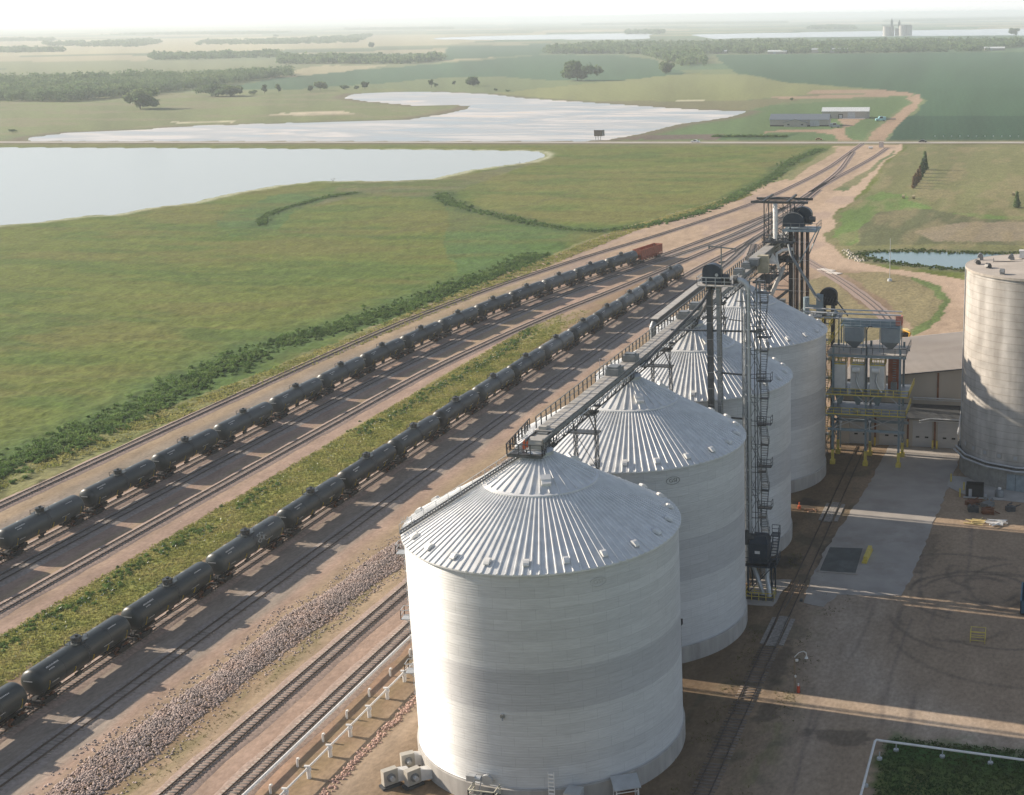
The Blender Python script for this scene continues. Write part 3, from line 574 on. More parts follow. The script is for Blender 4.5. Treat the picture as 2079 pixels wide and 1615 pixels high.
# ================================================================== GRAIN BINS
def galv(name, base, metal, rough, course=None, seed=0):
    """galvanised sheet steel; with course = wall of curved sheets in rings of their own batch tone"""
    m, nt, b = nodes(name); L = nt.links
    tc = N(nt, 'TexCoord'); sp = N(nt, 'SeparateXYZ'); L.new(tc.outputs['Object'], sp.inputs[0])
    if course:
        at = N(nt, 'Math', operation='ARCTAN2'); L.new(sp.outputs[1], at.inputs[0]); L.new(sp.outputs[0], at.inputs[1])
        mu = N(nt, 'Math', operation='MULTIPLY'); L.new(at.outputs[0], mu.inputs[0]); mu.inputs[1].default_value = 14.13
        cb = N(nt, 'CombineXYZ'); L.new(mu.outputs[0], cb.inputs[0]); L.new(sp.outputs[2], cb.inputs[1])
        br = N(nt, 'TexBrick'); br.inputs['Scale'].default_value = 1; br.inputs['Brick Width'].default_value = 2.77; br.inputs['Row Height'].default_value = course
        br.inputs['Mortar Size'].default_value = .022; br.inputs['Mortar Smooth'].default_value = .4; br.inputs['Bias'].default_value = 0
        br.inputs['Color1'].default_value = (*[c*.97 for c in base], 1); br.inputs['Color2'].default_value = (*[c*1.02 for c in base], 1)
        br.inputs['Mortar'].default_value = (*[c*.80 for c in base], 1); L.new(cb.outputs[0], br.inputs['Vector'])
        # tone of each ring of sheets
        dv = N(nt, 'Math', operation='DIVIDE'); L.new(sp.outputs[2], dv.inputs[0]); dv.inputs[1].default_value = course
        fl = N(nt, 'Math', operation='FLOOR'); L.new(dv.outputs[0], fl.inputs[0])
        ad = N(nt, 'Math', operation='ADD'); L.new(fl.outputs[0], ad.inputs[0]); ad.inputs[1].default_value = seed*31.0
        wn_ = N(nt, 'TexWhiteNoise', noise_dimensions='1D'); L.new(ad.outputs[0], wn_.inputs['W'])
        mr = N(nt, 'MapRange'); mr.inputs[3].default_value = .955; mr.inputs[4].default_value = 1.045; L.new(wn_.outputs[0], mr.inputs[0])
        cr = N(nt, 'ValToRGB'); e = cr.color_ramp.elements; cr.color_ramp.interpolation = 'CONSTANT'
        e[0].position = 0; e[0].color = (1, 1, 1, 1); e[1].position = .42; e[1].color = (.84, .84, .855, 1); k = e.new(.60+.03*(seed % 2)); k.color = (.97, .97, .97, 1)
        k = e.new(.80); k.color = (1.04, 1.04, 1.04, 1)
        dz = N(nt, 'Math', operation='DIVIDE'); L.new(sp.outputs[2], dz.inputs[0]); dz.inputs[1].default_value = 24.86; L.new(dz.outputs[0], cr.inputs[0])
        v = N(nt, 'VectorMath', operation='SCALE'); L.new(br.outputs['Color'], v.inputs[0]); L.new(mr.outputs[0], v.inputs['Scale'])
        v2 = N(nt, 'VectorMath', operation='MULTIPLY'); L.new(v.outputs[0], v2.inputs[0]); L.new(cr.outputs[0], v2.inputs[1]); out = v2.outputs[0]
        n = N(nt, 'TexNoise'); mp = N(nt, 'Mapping'); mp.inputs['Scale'].default_value = (.6, .6, 7); L.new(tc.outputs['Object'], mp.inputs[0]); L.new(mp.outputs[0], n.inputs['Vector'])
        n.inputs['Scale'].default_value = 1.0; n.inputs['Detail'].default_value = 6; n.inputs['Roughness'].default_value = .7
        # horizontal corrugations
        wv = N(nt, 'Math', operation='SINE'); mz = N(nt, 'Math', operation='MULTIPLY'); L.new(sp.outputs[2], mz.inputs[0]); mz.inputs[1].default_value = 2*math.pi/.28; L.new(mz.outputs[0], wv.inputs[0])
        bp = N(nt, 'Bump'); bp.inputs['Strength'].default_value = .5; bp.inputs['Distance'].default_value = .012; L.new(wv.outputs[0], bp.inputs['Height']); L.new(bp.outputs[0], b.inputs['Normal'])
    else:
        n = N(nt, 'TexNoise'); n.inputs['Scale'].default_value = .9; n.inputs['Detail'].default_value = 6; L.new(tc.outputs['Object'], n.inputs['Vector'])
        rg = N(nt, 'RGB'); rg.outputs[0].default_value = (*base, 1); out = rg.outputs[0]
    m2 = N(nt, 'MapRange'); m2.inputs[1].default_value = .3; m2.inputs[2].default_value = .7; m2.inputs[3].default_value = .88; m2.inputs[4].default_value = 1.1; L.new(n.outputs[0], m2.inputs[0])
    v3 = N(nt, 'VectorMath', operation='SCALE'); L.new(out, v3.inputs[0]); L.new(m2.outputs[0], v3.inputs['Scale']); L.new(v3.outputs[0], b.inputs['Base Color'])
    m3 = N(nt, 'MapRange'); m3.inputs[3].default_value = rough-.07; m3.inputs[4].default_value = rough+.10; L.new(n.outputs[0], m3.inputs[0]); L.new(m3.outputs[0], b.inputs['Roughness'])
    b.inputs['Metallic'].default_value = metal
    if course:      # fine corrugations scatter light up and down far more than sideways
        tn_ = N(nt, 'Tangent', direction_type='RADIAL', axis='Z'); L.new(tn_.outputs[0], b.inputs['Tangent']); b.inputs['Anisotropic'].default_value = .82; b.inputs['Anisotropic Rotation'].default_value = .25
    return m
M_roof = galv('galvanised_roof', (.66, .67, .665), .12, .5)
M_galv = galv('galvanised_steel', (.50, .52, .53), .45, .45)
M_white = mat('white_painted_steel', (.72, .71, .68), .45, var=.08)
M_dark = mat('dark_grey_steel', (.075, .082, .088), .5, .35, var=.25, dirt=(.20, .17, .14), dirt_amt=.4)
M_grey = mat('weathered_steel', (.23, .245, .25), .5, .45, var=.2, dirt=(.30, .26, .21), dirt_amt=.35)
M_deck = mat('dusty_deck_panels', (.40, .385, .355), .7, .1, var=.15, dirt=(.48, .42, .33), dirt_amt=.5)
M_found = mat('bin_foundation_concrete', (.38, .365, .34), .9, var=.18, scale=.5, stretch=(1.6, 1.6, .35), dirt=(.17, .155, .14), dirt_amt=.55)
M_navy = mat('blue_black_painted_steel', (.028, .042, .062), .4, .1, var=.2)
M_yellow = mat('yellow_safety_paint', (.62, .49, .09), .5, var=.15, dirt=(.22, .17, .10), dirt_amt=.5)
M_orange = mat('orange_paint', (.62, .13, .05), .5)
M_teal = mat('blue_grey_structural_steel', (.24, .31, .345), .5, .1, var=.15, dirt=(.22, .2, .17), dirt_amt=.4)
M_rust = mat('rusty_steel', (.17, .07, .035), .8, .1, var=.3)
M_black = mat('black_rubber', (.022, .022, .023), .7)
M_glass = mat('dark_window_glass', (.02, .025, .03), .12)

BR, BZ, SP = 14.13, 24.86, 31.42
def roof_ribs(mb, n, r0, z0, r1, z1, h, w, cx, cy, ph=0):
    for k in range(n):
        t = 2*math.pi*(k+ph)/n; c, s = math.cos(t), math.sin(t)
        vs = []
        for r, z in ((r0, z0), (r1, z1)):
            ww = w if r > 3 else w*.7
            for u, hh in ((-ww, 0), (-ww*.45, h), (ww*.45, h), (ww, 0)):
                vs.append((cx+c*r-s*u, cy+s*r+c*u, z+hh))
        mb.add(vs, [(0, 1, 5, 4), (1, 2, 6, 5), (2, 3, 7, 6), (0, 3, 2, 1), (4, 5, 6, 7)])
def make_bin(i, label, hatch_side):
    cy = i*SP
    t = empty('grain_bin', label, 'grain bin', (0, cy, 0), 'corrugated steel grain bins in a row')
    m_wall = galv('corrugated_bin_wall', (.66, .67, .665), .55, .72, course=1.118, seed=i)
    b = MB(); b.lathe([(BR, 2.09), (BR, BZ-.02)], (0, cy), 300); w = b.build('wall', m_wall, t, smooth=True)
    b = MB(); b.lathe([(BR+.22, -.05), (BR+.22, 2.02), (BR+.10, 2.09), (BR-.3, 2.10)], (0, cy), 96); b.build('foundation', M_found, t, smooth=True)
    b = MB(); b.lathe([(BR+.02, 2.08), (BR+.07, 2.12), (BR+.07, 2.2), (BR+.02, 2.24)], (0, cy), 96); b.build('base_angle', M_galv, t, smooth=True)
    b = MB()
    ze, zr = BZ, 29.66; r_e, r_r = BR+.28, 5.9
    b.lathe([(r_e, ze-.16), (r_e, ze), (r_r, zr)], (0, cy), 112)
    roof_ribs(b, 112, r_e+.01, ze, r_r+.02, zr, .11, .10, 0, cy)
    b.lathe([(r_r+.14, zr-.03), (r_r+.12, zr+.13), (r_r-.18, zr+.24)], (0, cy), 72)
    b.lathe([(r_r-.16, zr+.20), (1.25, 32.42)], (0, cy), 72)
    roof_ribs(b, 36, r_r-.18, zr+.22, 1.25, 32.42, .13, .09, 0, cy)
    ro = b.build('roof', M_roof, t)
    b = MB(); b.lathe([(1.5, 32.3), (1.5, 32.75), (1.1, 33.05), (.1, 33.1)], (0, cy), 24); b.build('peak_collar', M_galv, ro, smooth=True)
    # hooded eave vents all round
    for k in range(22):
        a = 2*math.pi*(k+.35)/22; rr = 13.35; z = BZ+(r_e-rr)*.571
        M = Matrix.Rotation(a, 3, 'Z'); b = MB(); vs = []; n = 7
        prof = [(-.42, .0), (-.40, .26), (-.24, .42), (.0, .47), (.24, .42), (.38, .30), (.34, .16)]
        for s_ in (-.27, .27):
            for (px, pz) in prof: vs.append(M @ Vector((px, s_, pz-px*.5))+Vector((math.cos(a)*rr, cy+math.sin(a)*rr, z)))
        fs = [(j, j+1, n+j+1, n+j) for j in range(n-1)]+[tuple(range(n))[::-1], tuple(range(n, 2*n))]
        b.add(vs, fs); b.build('roof_vent', M_white if k % 3 else M_roof, t)
    # roof hatch on the upper cone
    for ang in hatch_side:
        a = R(ang); rr = 4.4; z = zr+(r_r-rr)*.571+.2
        M = Matrix.Rotation(a, 3, 'Z') @ Matrix.Rotation(R(30), 3, 'Y')
        b = MB(); b.box((math.cos(a)*rr, cy+math.sin(a)*rr, z+.12), (1.25, .95, .42), M=M)
        b.box((math.cos(a)*(rr-.1), cy+math.sin(a)*(rr-.1), z+.42), (.66, 1.05, .12), M=M)
        b.build('roof_hatch', M_white, t)
    return t, m_wall
bins = []
BL = ['nearest corrugated grain bin, standing whole in front with a roof ladder down its left side',
      'second grain bin, between the nearest bin and the tall stair tower',
      'third grain bin, mostly hidden behind the stair tower and the second bin',
      'farthest grain bin, beside the blue grey steel filter structure']
for i in range(4):
    t, mw = make_bin(i, BL[i], [(-62, 58), (-58, 40), (-50,), (-140, 35)][i]); bins.append(t)
t1 = bins[0]
# stair ladder down the nearest roof and platforms down its wall
dirv = Vector((-.884, -.467, 0)); nr_ = Vector((-dirv.y, dirv.x, 0))
b = MB(); P0 = dirv*1.9+Vector((0, 0, 32.15)); P1 = dirv*14.5+Vector((0, 0, 25.0))
for s_ in (-.42, .42): b.bar(P0+nr_*s_+Vector((0, 0, .25)), P1+nr_*s_+Vector((0, 0, .25)), .09, .16)
for k in range(46):
    p = P0+(P1-P0)*(k+.5)/46+Vector((0, 0, .3)); b.bar(p-nr_*.42, p+nr_*.42, .17, .05)
b.build('roof_stair', M_dark, t1)
b = MB(); pts = [P0+(P1-P0)*k/12+nr_*.45+Vector((0, 0, .3)) for k in range(13)]
b.rail([pts[0], pts[-1]], 1.0, .022, 1.5); b.build('stair_handrail', M_galv, t1)
def wall_ladder(parent, cx, cy, ang, r, z0, z1, plats, m=M_galv):
    a = R(ang); o = Vector((math.cos(a), math.sin(a), 0)); tt = Vector((-o.y, o.x, 0)); c = Vector((cx, cy, 0))+o*(r+.22)
    b = MB()
    for s_ in (-.22, .22): b.bar(c+tt*s_+Vector((0, 0, z0)), c+tt*s_+Vector((0, 0, z1)), .05)
    z = z0
    while z < z1: b.bar(c-tt*.22+Vector((0, 0, z)), c+tt*.22+Vector((0, 0, z)), .03); z += .42
    for z in np.arange(z0+2.4, z1, 1.1):        # safety cage hoops
        q = [c+tt*(.36*math.cos(u))+o*(.05+.62*math.sin(u))+Vector((0, 0, float(z))) for u in np.linspace(0, math.pi, 7)]
        for p0, p1 in zip(q[:-1], q[1:]): b.bar(p0, p1, .035)
    for u in (.6, math.pi/2, 2.54):
        q = c+tt*(.36*math.cos(u))+o*(.05+.62*math.sin(u)); b.bar(q+Vector((0, 0, z0+2.4)), q+Vector((0, 0, z1)), .03)
    b.build('wall_ladder', m, parent)
    for z, sd in plats:
        b = MB(); p = c+o*.45+tt*sd+Vector((0, 0, z)); M = Matrix((o, tt, Vector((0, 0, 1)))).transposed()
        b.box(p, (1.2, 1.3, .08), M=M)
        q = [p+o*.6-tt*.65, p+o*.6+tt*.65]; b.rail([p-o*.6-tt*.65, q[0], q[1], p-o*.6+tt*.65], 1.05, .03, 1.3)
        b.bar(p-o*.6-Vector((0, 0, 1.1)), p+o*.6, .06); b.build('rest_platform', m, parent)
wall_ladder(t1, 0, 0, 189, BR, 2.5, 25.2, [(21.6, .75), (14.2, .75), (8.0, .8)], M_galv)
wall_ladder(bins[1], 0, SP, 178, BR, 2.5, 25.2, [(14, .7)], M_galv)
# small probe bracket and junction box on the walls
b = MB(); a = R(-88.4); p = Vector((math.cos(a), math.sin(a), 0))*(BR+.12)+Vector((0, 0, 10.0)); b.box(p, (.34, .22, .34)); b.bar(p, p+Vector((.1, -.25, -.35)), .1); b.build('probe_bracket', M_grey, t1)
for tb, cyb, z in ((bins[0], 0, 12.2), (bins[2], 2*SP, 8.8)):
    b = MB(); a = R(24); b.box((math.cos(a)*(BR+.16), cyb+math.sin(a)*(BR+.16), z), (.3, .45, .6)); b.bx(math.cos(a)*(BR+.10)-.06, math.cos(a)*(BR+.10)+.06, cyb+math.sin(a)*(BR+.10)-.06, cyb+math.sin(a)*(BR+.10)+.06, 2.2, z); b.build('junction_box', M_black, tb)
# raised emblem on the wall: letters in an oval, bent to the wall
def bent_text(txt, size, parent, cy, ang, z, m, depth=.02, oval=True):
    cu = bpy.data.curves.new('emblem', 'FONT'); cu.body = txt; cu.size = size; cu.align_x = 'CENTER'; cu.align_y = 'CENTER'; cu.extrude = .004
    ob = bpy.data.objects.new('emblem', cu); C.objects.link(ob); bpy.context.view_layer.update()
    me = bpy.data.meshes.new_from_object(ob.evaluated_get(bpy.context.evaluated_depsgraph_get()))
    bpy.data.objects.remove(ob); r = BR+depth
    def wr(x, y, zz=0): a = R(ang)+x/r; return (math.cos(a)*(r+zz), cy+math.sin(a)*(r+zz), z+y)
    b = MB(); b.add([wr(v.co.x*1.15, v.co.y, v.co.z) for v in me.vertices], [tuple(p.vertices) for p in me.polygons])
    if oval:
        n = 40; w_, h_ = size*1.35, size*.72
        q = [wr(w_*math.cos(2*math.pi*k/n), h_*math.sin(2*math.pi*k/n), .01) for k in range(n+1)]
        for p0, p1 in zip(q[:-1], q[1:]): b.bar(p0, p1, .05, .03)
    bpy.data.meshes.remove(me)
    b.build('emblem', m, parent)
bent_text('GSI', .62, bins[1], SP, -53, 23.3, M_dark)
bent_text('GSI', .62, bins[0], 0, -48, 23.3, mat('faded_emblem', (.47, .475, .475), .5, .3))

# ================================================================== CONVEYOR BRIDGE OVER THE BIN PEAKS
cb = empty('conveyor_bridge', 'long catwalk and covered conveyor running over the peaks of all four bins', 'conveyor', (0, 0, 33))
DZ, Y0, Y1 = 34.35, -1.2, 132
b = MB(); rng = random.Random(3)
y = 1.5
while y < Y1-.5:                                    # deck cover panels with open seams
    b.bx(-.92, .88, y, y+1.36, DZ-.10, DZ+rng.uniform(0, .04)); y += 1.5
b.build('deck_panel', M_deck, cb)
b = MB()
for x in (-.95, .98): b.bx(x-.06, x+.06, Y0, Y1, DZ-.48, DZ-.12)
b.bx(-.55, .55, 1, Y1-1, DZ-1.05, DZ-.14); b.build('conveyor_trough', M_grey, cb)
b = MB()
for x in (-.95, .98):
    b.bx(x-.06, x+.06, Y0, Y1, DZ-1.68, DZ-1.52); y = Y0; f = 0
    while y < Y1-1:
        b.bar((x, y, DZ-.4), (x, y, DZ-1.6), .07); b.bar((x, y, DZ-(.4 if f else 1.6)), (x, y+1.5, DZ-(1.6 if f else .4)), .06); y += 1.5; f ^= 1
b.build('truss', M_dark, cb)
b = MB(); b.rail([(-1.15, 2.5, DZ), (-1.15, Y1, DZ)], 1.15, .035, 1.5); b.build('guard_rail', M_grey, cb)
b = MB(); b.bar((-1.15, 2.5, DZ-.1), (-1.15, 2.5, DZ+1.1), .10, .14); rp = b.build('rail_post', M_dark, cb)
for y in np.arange(4.0, Y1, 1.5): q_ = rp.copy(); C.objects.link(q_); q_.location.y = float(y)-2.5
b = MB(); b.bar((-.1, 2, DZ+.16), (-.1, 3, DZ+.16), .1)
for x in (1.12, 1.3):
    b.tube([(x, 3, DZ-.75+.2*(x > 1.2)), (x, Y1, DZ-.75+.2*(x > 1.2))], .05, 6)
b.build('conduit', M_galv, cb)
# head platform with motor over the first peak
b = MB(); b.bx(-2.7, 1.1, -2.0, 2.4, DZ-1.75, DZ-1.62); b.bx(-2.7, 1.1, -2.02, -1.9, DZ-1.9, DZ-1.62); b.build('end_platform', M_dark, cb)
b = MB(); b.rail([(1.1, 2.4, DZ-1.62), (1.1, -2, DZ-1.62), (-2.7, -2, DZ-1.62), (-2.7, 4.6, DZ-1.62+.8)], 1.1, .04, 1.1)
for k in range(8): b.bar((-2.7, -2+k*.85, DZ-1.6+.1*k), (-2.7, -2+k*.85, DZ-.5+.1*k), .12)
b.build('platform_rail', M_dark, cb)
b = MB(); vs = []
b.bx(-.75, .75, -1.1, 1.9, DZ-1.3, DZ-.15)
for k in range(9):
    a = R(90*k/8); 
b.lathe([(.02, -.75), (.62, -.75), (.62, .75), (.02, .75)], (0, 0), 20)
hd = MB(); hd.bx(-.72, .72, -1.0, 1.9, DZ-1.3, DZ-.3)
for k in range(8):
    a0, a1_ = math.pi/2+math.pi/2*k/8, math.pi/2+math.pi/2*(k+1)/8
    hd.add([(x, -.2+.9*math.cos(a), DZ-.75+.62*math.sin(a)) for x in (-.72, .72) for a in (a0, a1_)], [(0, 1, 3, 2)])
hd.build('conveyor_head', M_deck, cb)
b = MB(); b.tube([(-1.35, -.2, DZ-.9), (-1.35, 1.0, DZ-.9)], .34, 12); b.bx(-1.75, -.95, -.1, .9, DZ-1.6, DZ-1.2); b.build('drive_motor', M_orange, cb, True)
b = MB(); b.tube([(-1.2, 1.8, DZ-.3), (-.3, 1.9, DZ-.2)], .22, 10); b.bx(-.6, .2, 1.7, 2.5, DZ+.02, DZ+.35); b.build('gearbox', M_deck, cb)
# drive boxes standing on the conveyor over each peak
for y0, l in ((24.5, 2.4), (31.5, 1.8), (57, 2.2), (63.5, 2.0), (92, 2.2), (98, 3)):
    b = MB(); b.bx(-.75, .8, y0, y0+l, DZ+.03, DZ+.8); b.bx(-.6, .62, y0+.3, y0+l-.5, DZ+.8, DZ+1.02); b.bar((-.2, y0+l, DZ+.4), (-.2, y0+l+.8, DZ+.4), .35); b.build('drive_box', M_grey, cb)
# raised second conveyor from the third bin to the far tower
b = MB(); b.bx(.3, 1.9, 99, 131, DZ+.35, DZ+1.5); b.build('upper_conveyor', M_grey, cb)
b = MB(); y = 100
while y < 130: b.bx(.15, 2.05, y, y+1.3, DZ+1.5, DZ+1.59); y += 1.5
b.build('upper_cover', M_deck, cb)
b = MB(); b.rail([(.1, 99, DZ+.5), (.1, 131, DZ+.5)], 2.0, .03, 1.5); b.build('upper_rail', M_dark, cb)
b = MB(); b.bx(1.4, 3.2, 101, 102.4, DZ-1.2, DZ+1.8); b.build('transfer_box', mat('cream_housing', (.42, .38, .27), .6), cb)
b = MB(); b.bx(1.4, 4.4, 97, 105, DZ-2.2, DZ-2.0); b.rail([(4.4, 97, DZ-2), (4.4, 105, DZ-2)], 1.1, .03); b.build('side_platform', M_dark, cb)

# lattice towers that carry the bridge between the bins
def lattice(mb, x0, x1, y0, y1, z0, z1, step, w=.14, braces=True, taper=0):
    cs = [(x0, y0), (x1, y0), (x1, y1), (x0, y1)]
    for x, y in cs: mb.bar((x, y, z0), (x, y, z1), w)
    n = max(1, int(round((z1-z0)/step)))
    for k in range(n+1):
        z = z0+(z1-z0)*k/n
        for i in range(4):
            a, c = cs[i], cs[(i+1) % 4]; mb.bar((*a, z), (*c, z), w*.6)
            if braces and k < n:
                z2 = z0+(z1-z0)*(k+1)/n
                if (k+i) % 2: mb.bar((*a, z), (*c, z2), w*.45)
                else: mb.bar((*c, z), (*a, z2), w*.45)
for y, lb in ((SP*.5-.85, 'lattice leg tower under the bridge between the first and second bins'), (SP*1.5-.85, 'lattice leg tower under the bridge between the second and third bins'), (SP*2.5-.85, 'lattice leg tower under the bridge between the third and fourth bins')):
    t = empty('bridge_support', lb, 'support tower', (0, y, 0), 'lattice towers under the conveyor bridge')
    b = MB()
    for x in (-1.35, 1.15): lattice(b, x-.15, x+.15, y-.22, y+.22, 0, 30.2, 1.6, .07)
    for k in range(7): b.bar((-1.35, y, 2+k*4.0), (1.15, y, 6+k*4.0), .05); b.bar((1.15, y, 2+k*4.0), (-1.35, y, 6+k*4.0), .05)
    b.build('leg_frame', M_dark, t)
    b = MB(); b.bx(-2.2, 1.5, y-.7, y+.7, 30.2, 30.36)
    for x0, x1 in ((-1.35, -1.9), (1.15, .95)): b.bar((x0, y, 30.2), (x1, y, 32.7), .12); 
    b.bar((1.15, y, 30.2), (.2, y, 32.6), .12); b.bar((-1.35, y, 30.2), (-.3, y, 32.6), .12)
    b.bx(-1.2, 1.3, y-.9, y+.9, 32.45, 32.66); b.build('bearer', M_dark, t)
    b = MB(); b.bar((1.15, y-.5, 30), (1.5, y-.5, 33.6), .08); b.bx(1.2, 2.0, y-.75, y-.35, 33.5, 33.7); b.build('flood_lamp', M_dark, t)
# inclined round spout west of the bridge
t = empty('inclined_conveyor', 'long grey tubular conveyor rising left of the bridge towards the tower head', 'conveyor', (-3, 54, 31))
b = MB(); A, B = Vector((-3.0, 54.5, 33.6)), Vector((2.2, 73, 38.6)); A2, B2 = Vector((-3.4, 56, 33.4)), Vector((5.6, 50.5, 40.3))
A, B = Vector((-3.4, 54.5, 34.3)), Vector((-3.1, 80.5, 34.8))
b.bar(A, B, 1.15, .95); b.build('tube', M_dark, t)
b = MB(); b.bar(A+Vector((0, 0, .52)), B+Vector((0, 0, .52)), 1.05, .1); b.build('cover', M_deck, t)
b = MB(); b.tube([A, A+Vector((-.1, -.6, -.5)), A+Vector((0, -.7, -2.6))], .42, 10); b.build('spout', M_grey, t, True)
b = MB()
for k in (0.1, .5, .9):
    p = A+(B-A)*k; b.bar(p, (-1.0, p.y, DZ-.3), .12)
b.build('bracket', M_dark, t)
# ================================================================== ELEVATOR LEGS AND TOWERS
def leg_head(mb, cx, cy, z0, w, l, h, along='X'):
    """rounded pulley hood: width w across the belt, length l in the belt plane"""
    n = 14; prof = [(-l/2, 0)]+[(-l/2*math.cos(math.pi*k/n), h-l/2*.78+l/2*.78*math.sin(math.pi*k/n)) for k in range(n+1)]+[(l/2, 0)]
    vs = []
    for s in (-w/2, w/2):
        for a, z in prof: vs.append((cx+a, cy+s, z0+z) if along == 'X' else (cx+s, cy+a, z0+z))
    m = len(prof); mb.add(vs, [(j, j+1, m+j+1, m+j) for j in range(m-1)]+[tuple(range(m))[::-1], tuple(range(m, 2*m)), (m-1, 0, m, 2*m-1)])
# --- middle leg between second and third bins
LX, LY = 7.1, 47.1
t = empty('bucket_elevator', 'twin trunk bucket elevator with a navy rounded head, between the second and third bins', 'grain elevator', (LX, LY, 0), 'bucket elevators')
for dx in (-.62, .62):
    b = MB(); hw = .34 if dx < 0 else .24; b.bx(LX+dx-hw, LX+dx+hw, LY-.45, LY+.45, 0, 41.3)
    for z in np.arange(1.5, 41, 3.0): b.bx(LX+dx-hw-.04, LX+dx+hw+.04, LY-.49, LY+.49, z, z+.09)
    b.build('trunk', M_grey if dx > 0 else M_dark, t)
b = MB(); leg_head(b, LX-.15, LY, 41.6, 1.3, 2.5, 2.6); h = b.build('head', M_navy, t)
b = MB(); b.lathe([(.01, LY-.74), (.22, LY-.74), (.22, LY-.66)], (LX+.55, 42.8), 14, axis='Y'); b.bx(LX-1.42, LX+1.1, LY-.68, LY-.64, 42.35, 42.45); b.build('bearing', M_galv, h)
b = MB(); b.bx(LX-1.9, LX+3.0, LY-1.5, LY+1.9, 41.38, 41.5); b.build('platform', M_deck, t)
b = MB(); b.rail([(LX-1.9, LY+1.9, 41.5), (LX-1.9, LY-1.5, 41.5), (LX+3.0, LY-1.5, 41.5), (LX+3, LY+1.9, 41.5)], 1.1, .035, 1.3); b.build('platform_rail', M_galv, t)
b = MB(); b.bar((LX+1.1, LY-.2, 41.5), (LX+1.1, LY-.2, 46.5), .14); b.bar((LX-.5, LY-.2, 46.5), (LX+3.1, LY-.2, 46.2), .1, .16); b.bar((LX+3.0, LY-.2, 46.4), (LX+3, LY-.2, 45.6), .06); b.bar((LX-.5, LY-.2, 46.6), (LX-.5, LY-.2, 46.2), .2); b.build('davit', M_grey, t)
b = MB(); b.tube([(LX+1.2, LY, 42.4), (LX+2.1, LY, 42.4)], .45, 12); b.bx(LX+1.2, LX+2.3, LY-.4, LY+.5, 41.5, 42.0); b.build('drive_motor', M_dark, t, True)
b = MB(); lad = LX+1.12
for s in (-.2, .2): b.bar((lad, LY-.55+s*0, 8), (lad, LY-.55, 41.5), .05)
for z in np.arange(8, 41, .45): b.bar((LX-.9, LY-.52, z*1.0), (lad+.05, LY-.52, z*1.0), .035) if int(z/.45) % 5 == 0 else b.bar((lad-.2, LY-.55, z), (lad+.2, LY-.55, z), .03)
b.build('ladder', M_galv, t)
b = MB(); b.bar((1.0, LY+.5, 35.0), (13.6, LY, 35.3), .35, .2); b.build('brace', M_dark, t)
for z_ in (23.4, 12.0, 29.5): b = MB(); b.bar((LX, LY, z_), (12, LY, z_-.2), .22); b.build('brace', M_dark, t)
for dx, (x2, y2, z2) in ((0.2, (1.0, 33.5, 33.4)), (.5, (1.2, 60.5, 33.4))):
    b = MB(); b.tube([(LX-.4+dx, LY-.2, 41.2), (LX-1.0, LY+(y2-LY)*.2, 39.4), (x2, y2, z2)], .2, 8); b.build('spout', M_dark, t, True)

# --- stair tower at the foot of which the dryer house stands
TX0, TX1, TY0, TY1 = 11.7, 13.1, 45.8, 48.0
t = empty('stair_tower', 'tall open lattice tower with zigzag stairs, right of the second bin', 'tower', ((TX0+TX1)/2, 46.8, 0))
b = MB(); lattice(b, TX0, TX1, TY0, TY1, 0, 42.25, 3.25, .15); lattice(b, TX0-.5, TX0+.2, TY0-.5, TY0+.1, 5, 41, 2.2, .07); b.build('frame', M_grey, t)
b = MB()
for k in range(13):
    z = .1+k*3.25; xa, xb = TX1+.15, TX1+1.1
    if k % 2: ya, yb = TY0+.2, TY1-.2
    else: ya, yb = TY1-.2, TY0+.2
    for x in (xa, xb): b.bar((x, ya, z), (x, yb, z+3.25), .05, .16)
    for j in range(11):
        f = (j+.5)/11; b.bx(xa, xb, ya+(yb-ya)*f-.12, ya+(yb-ya)*f+.12, z+3.25*f-.015, z+3.25*f+.015)
b.build('stairs', M_grey, t)
b = MB()
for k in range(13):
    z = .1+k*3.25
    ya, yb = (TY0+.2, TY1-.2) if k % 2 else (TY1-.2, TY0+.2)
    b.bar((TX1+1.1, ya, z+1.05), (TX1+1.1, yb, z+4.3), .04)
    for f in (0, .5, 1): y = ya+(yb-ya)*f; b.bar((TX1+1.1, y, z+3.25*f), (TX1+1.1, y, z+3.25*f+1.05), .03)
    ye = TY0 if k % 2 == 0 else TY1; sg = -1 if ye == TY0 else 1
    b.bx(TX1, TX1+1.1, ye-.25 if sg < 0 else ye-.5, ye+.5 if sg < 0 else ye+.25, z+3.2, z+3.25)
    yy = ye+sg*.25; b.rail([(TX1+1.1, yy, z+3.25), (TX1, yy, z+3.25)], 1.05, .02, 1.1)
    pass
b.build('landing', M_dark, t)
for k in range(7):
    b = MB(); z = 5.4+k*5.9; b.bx(TX1, TX1+1.9, TY0-.5, TY0+.7, z-.05, z); b.rail([(TX1, TY0-.5, z), (TX1+1.9, TY0-.5, z), (TX1+1.9, TY0+.7, z)], 1.1, .03, 1.2)
    b.build('platform', M_dark, t)
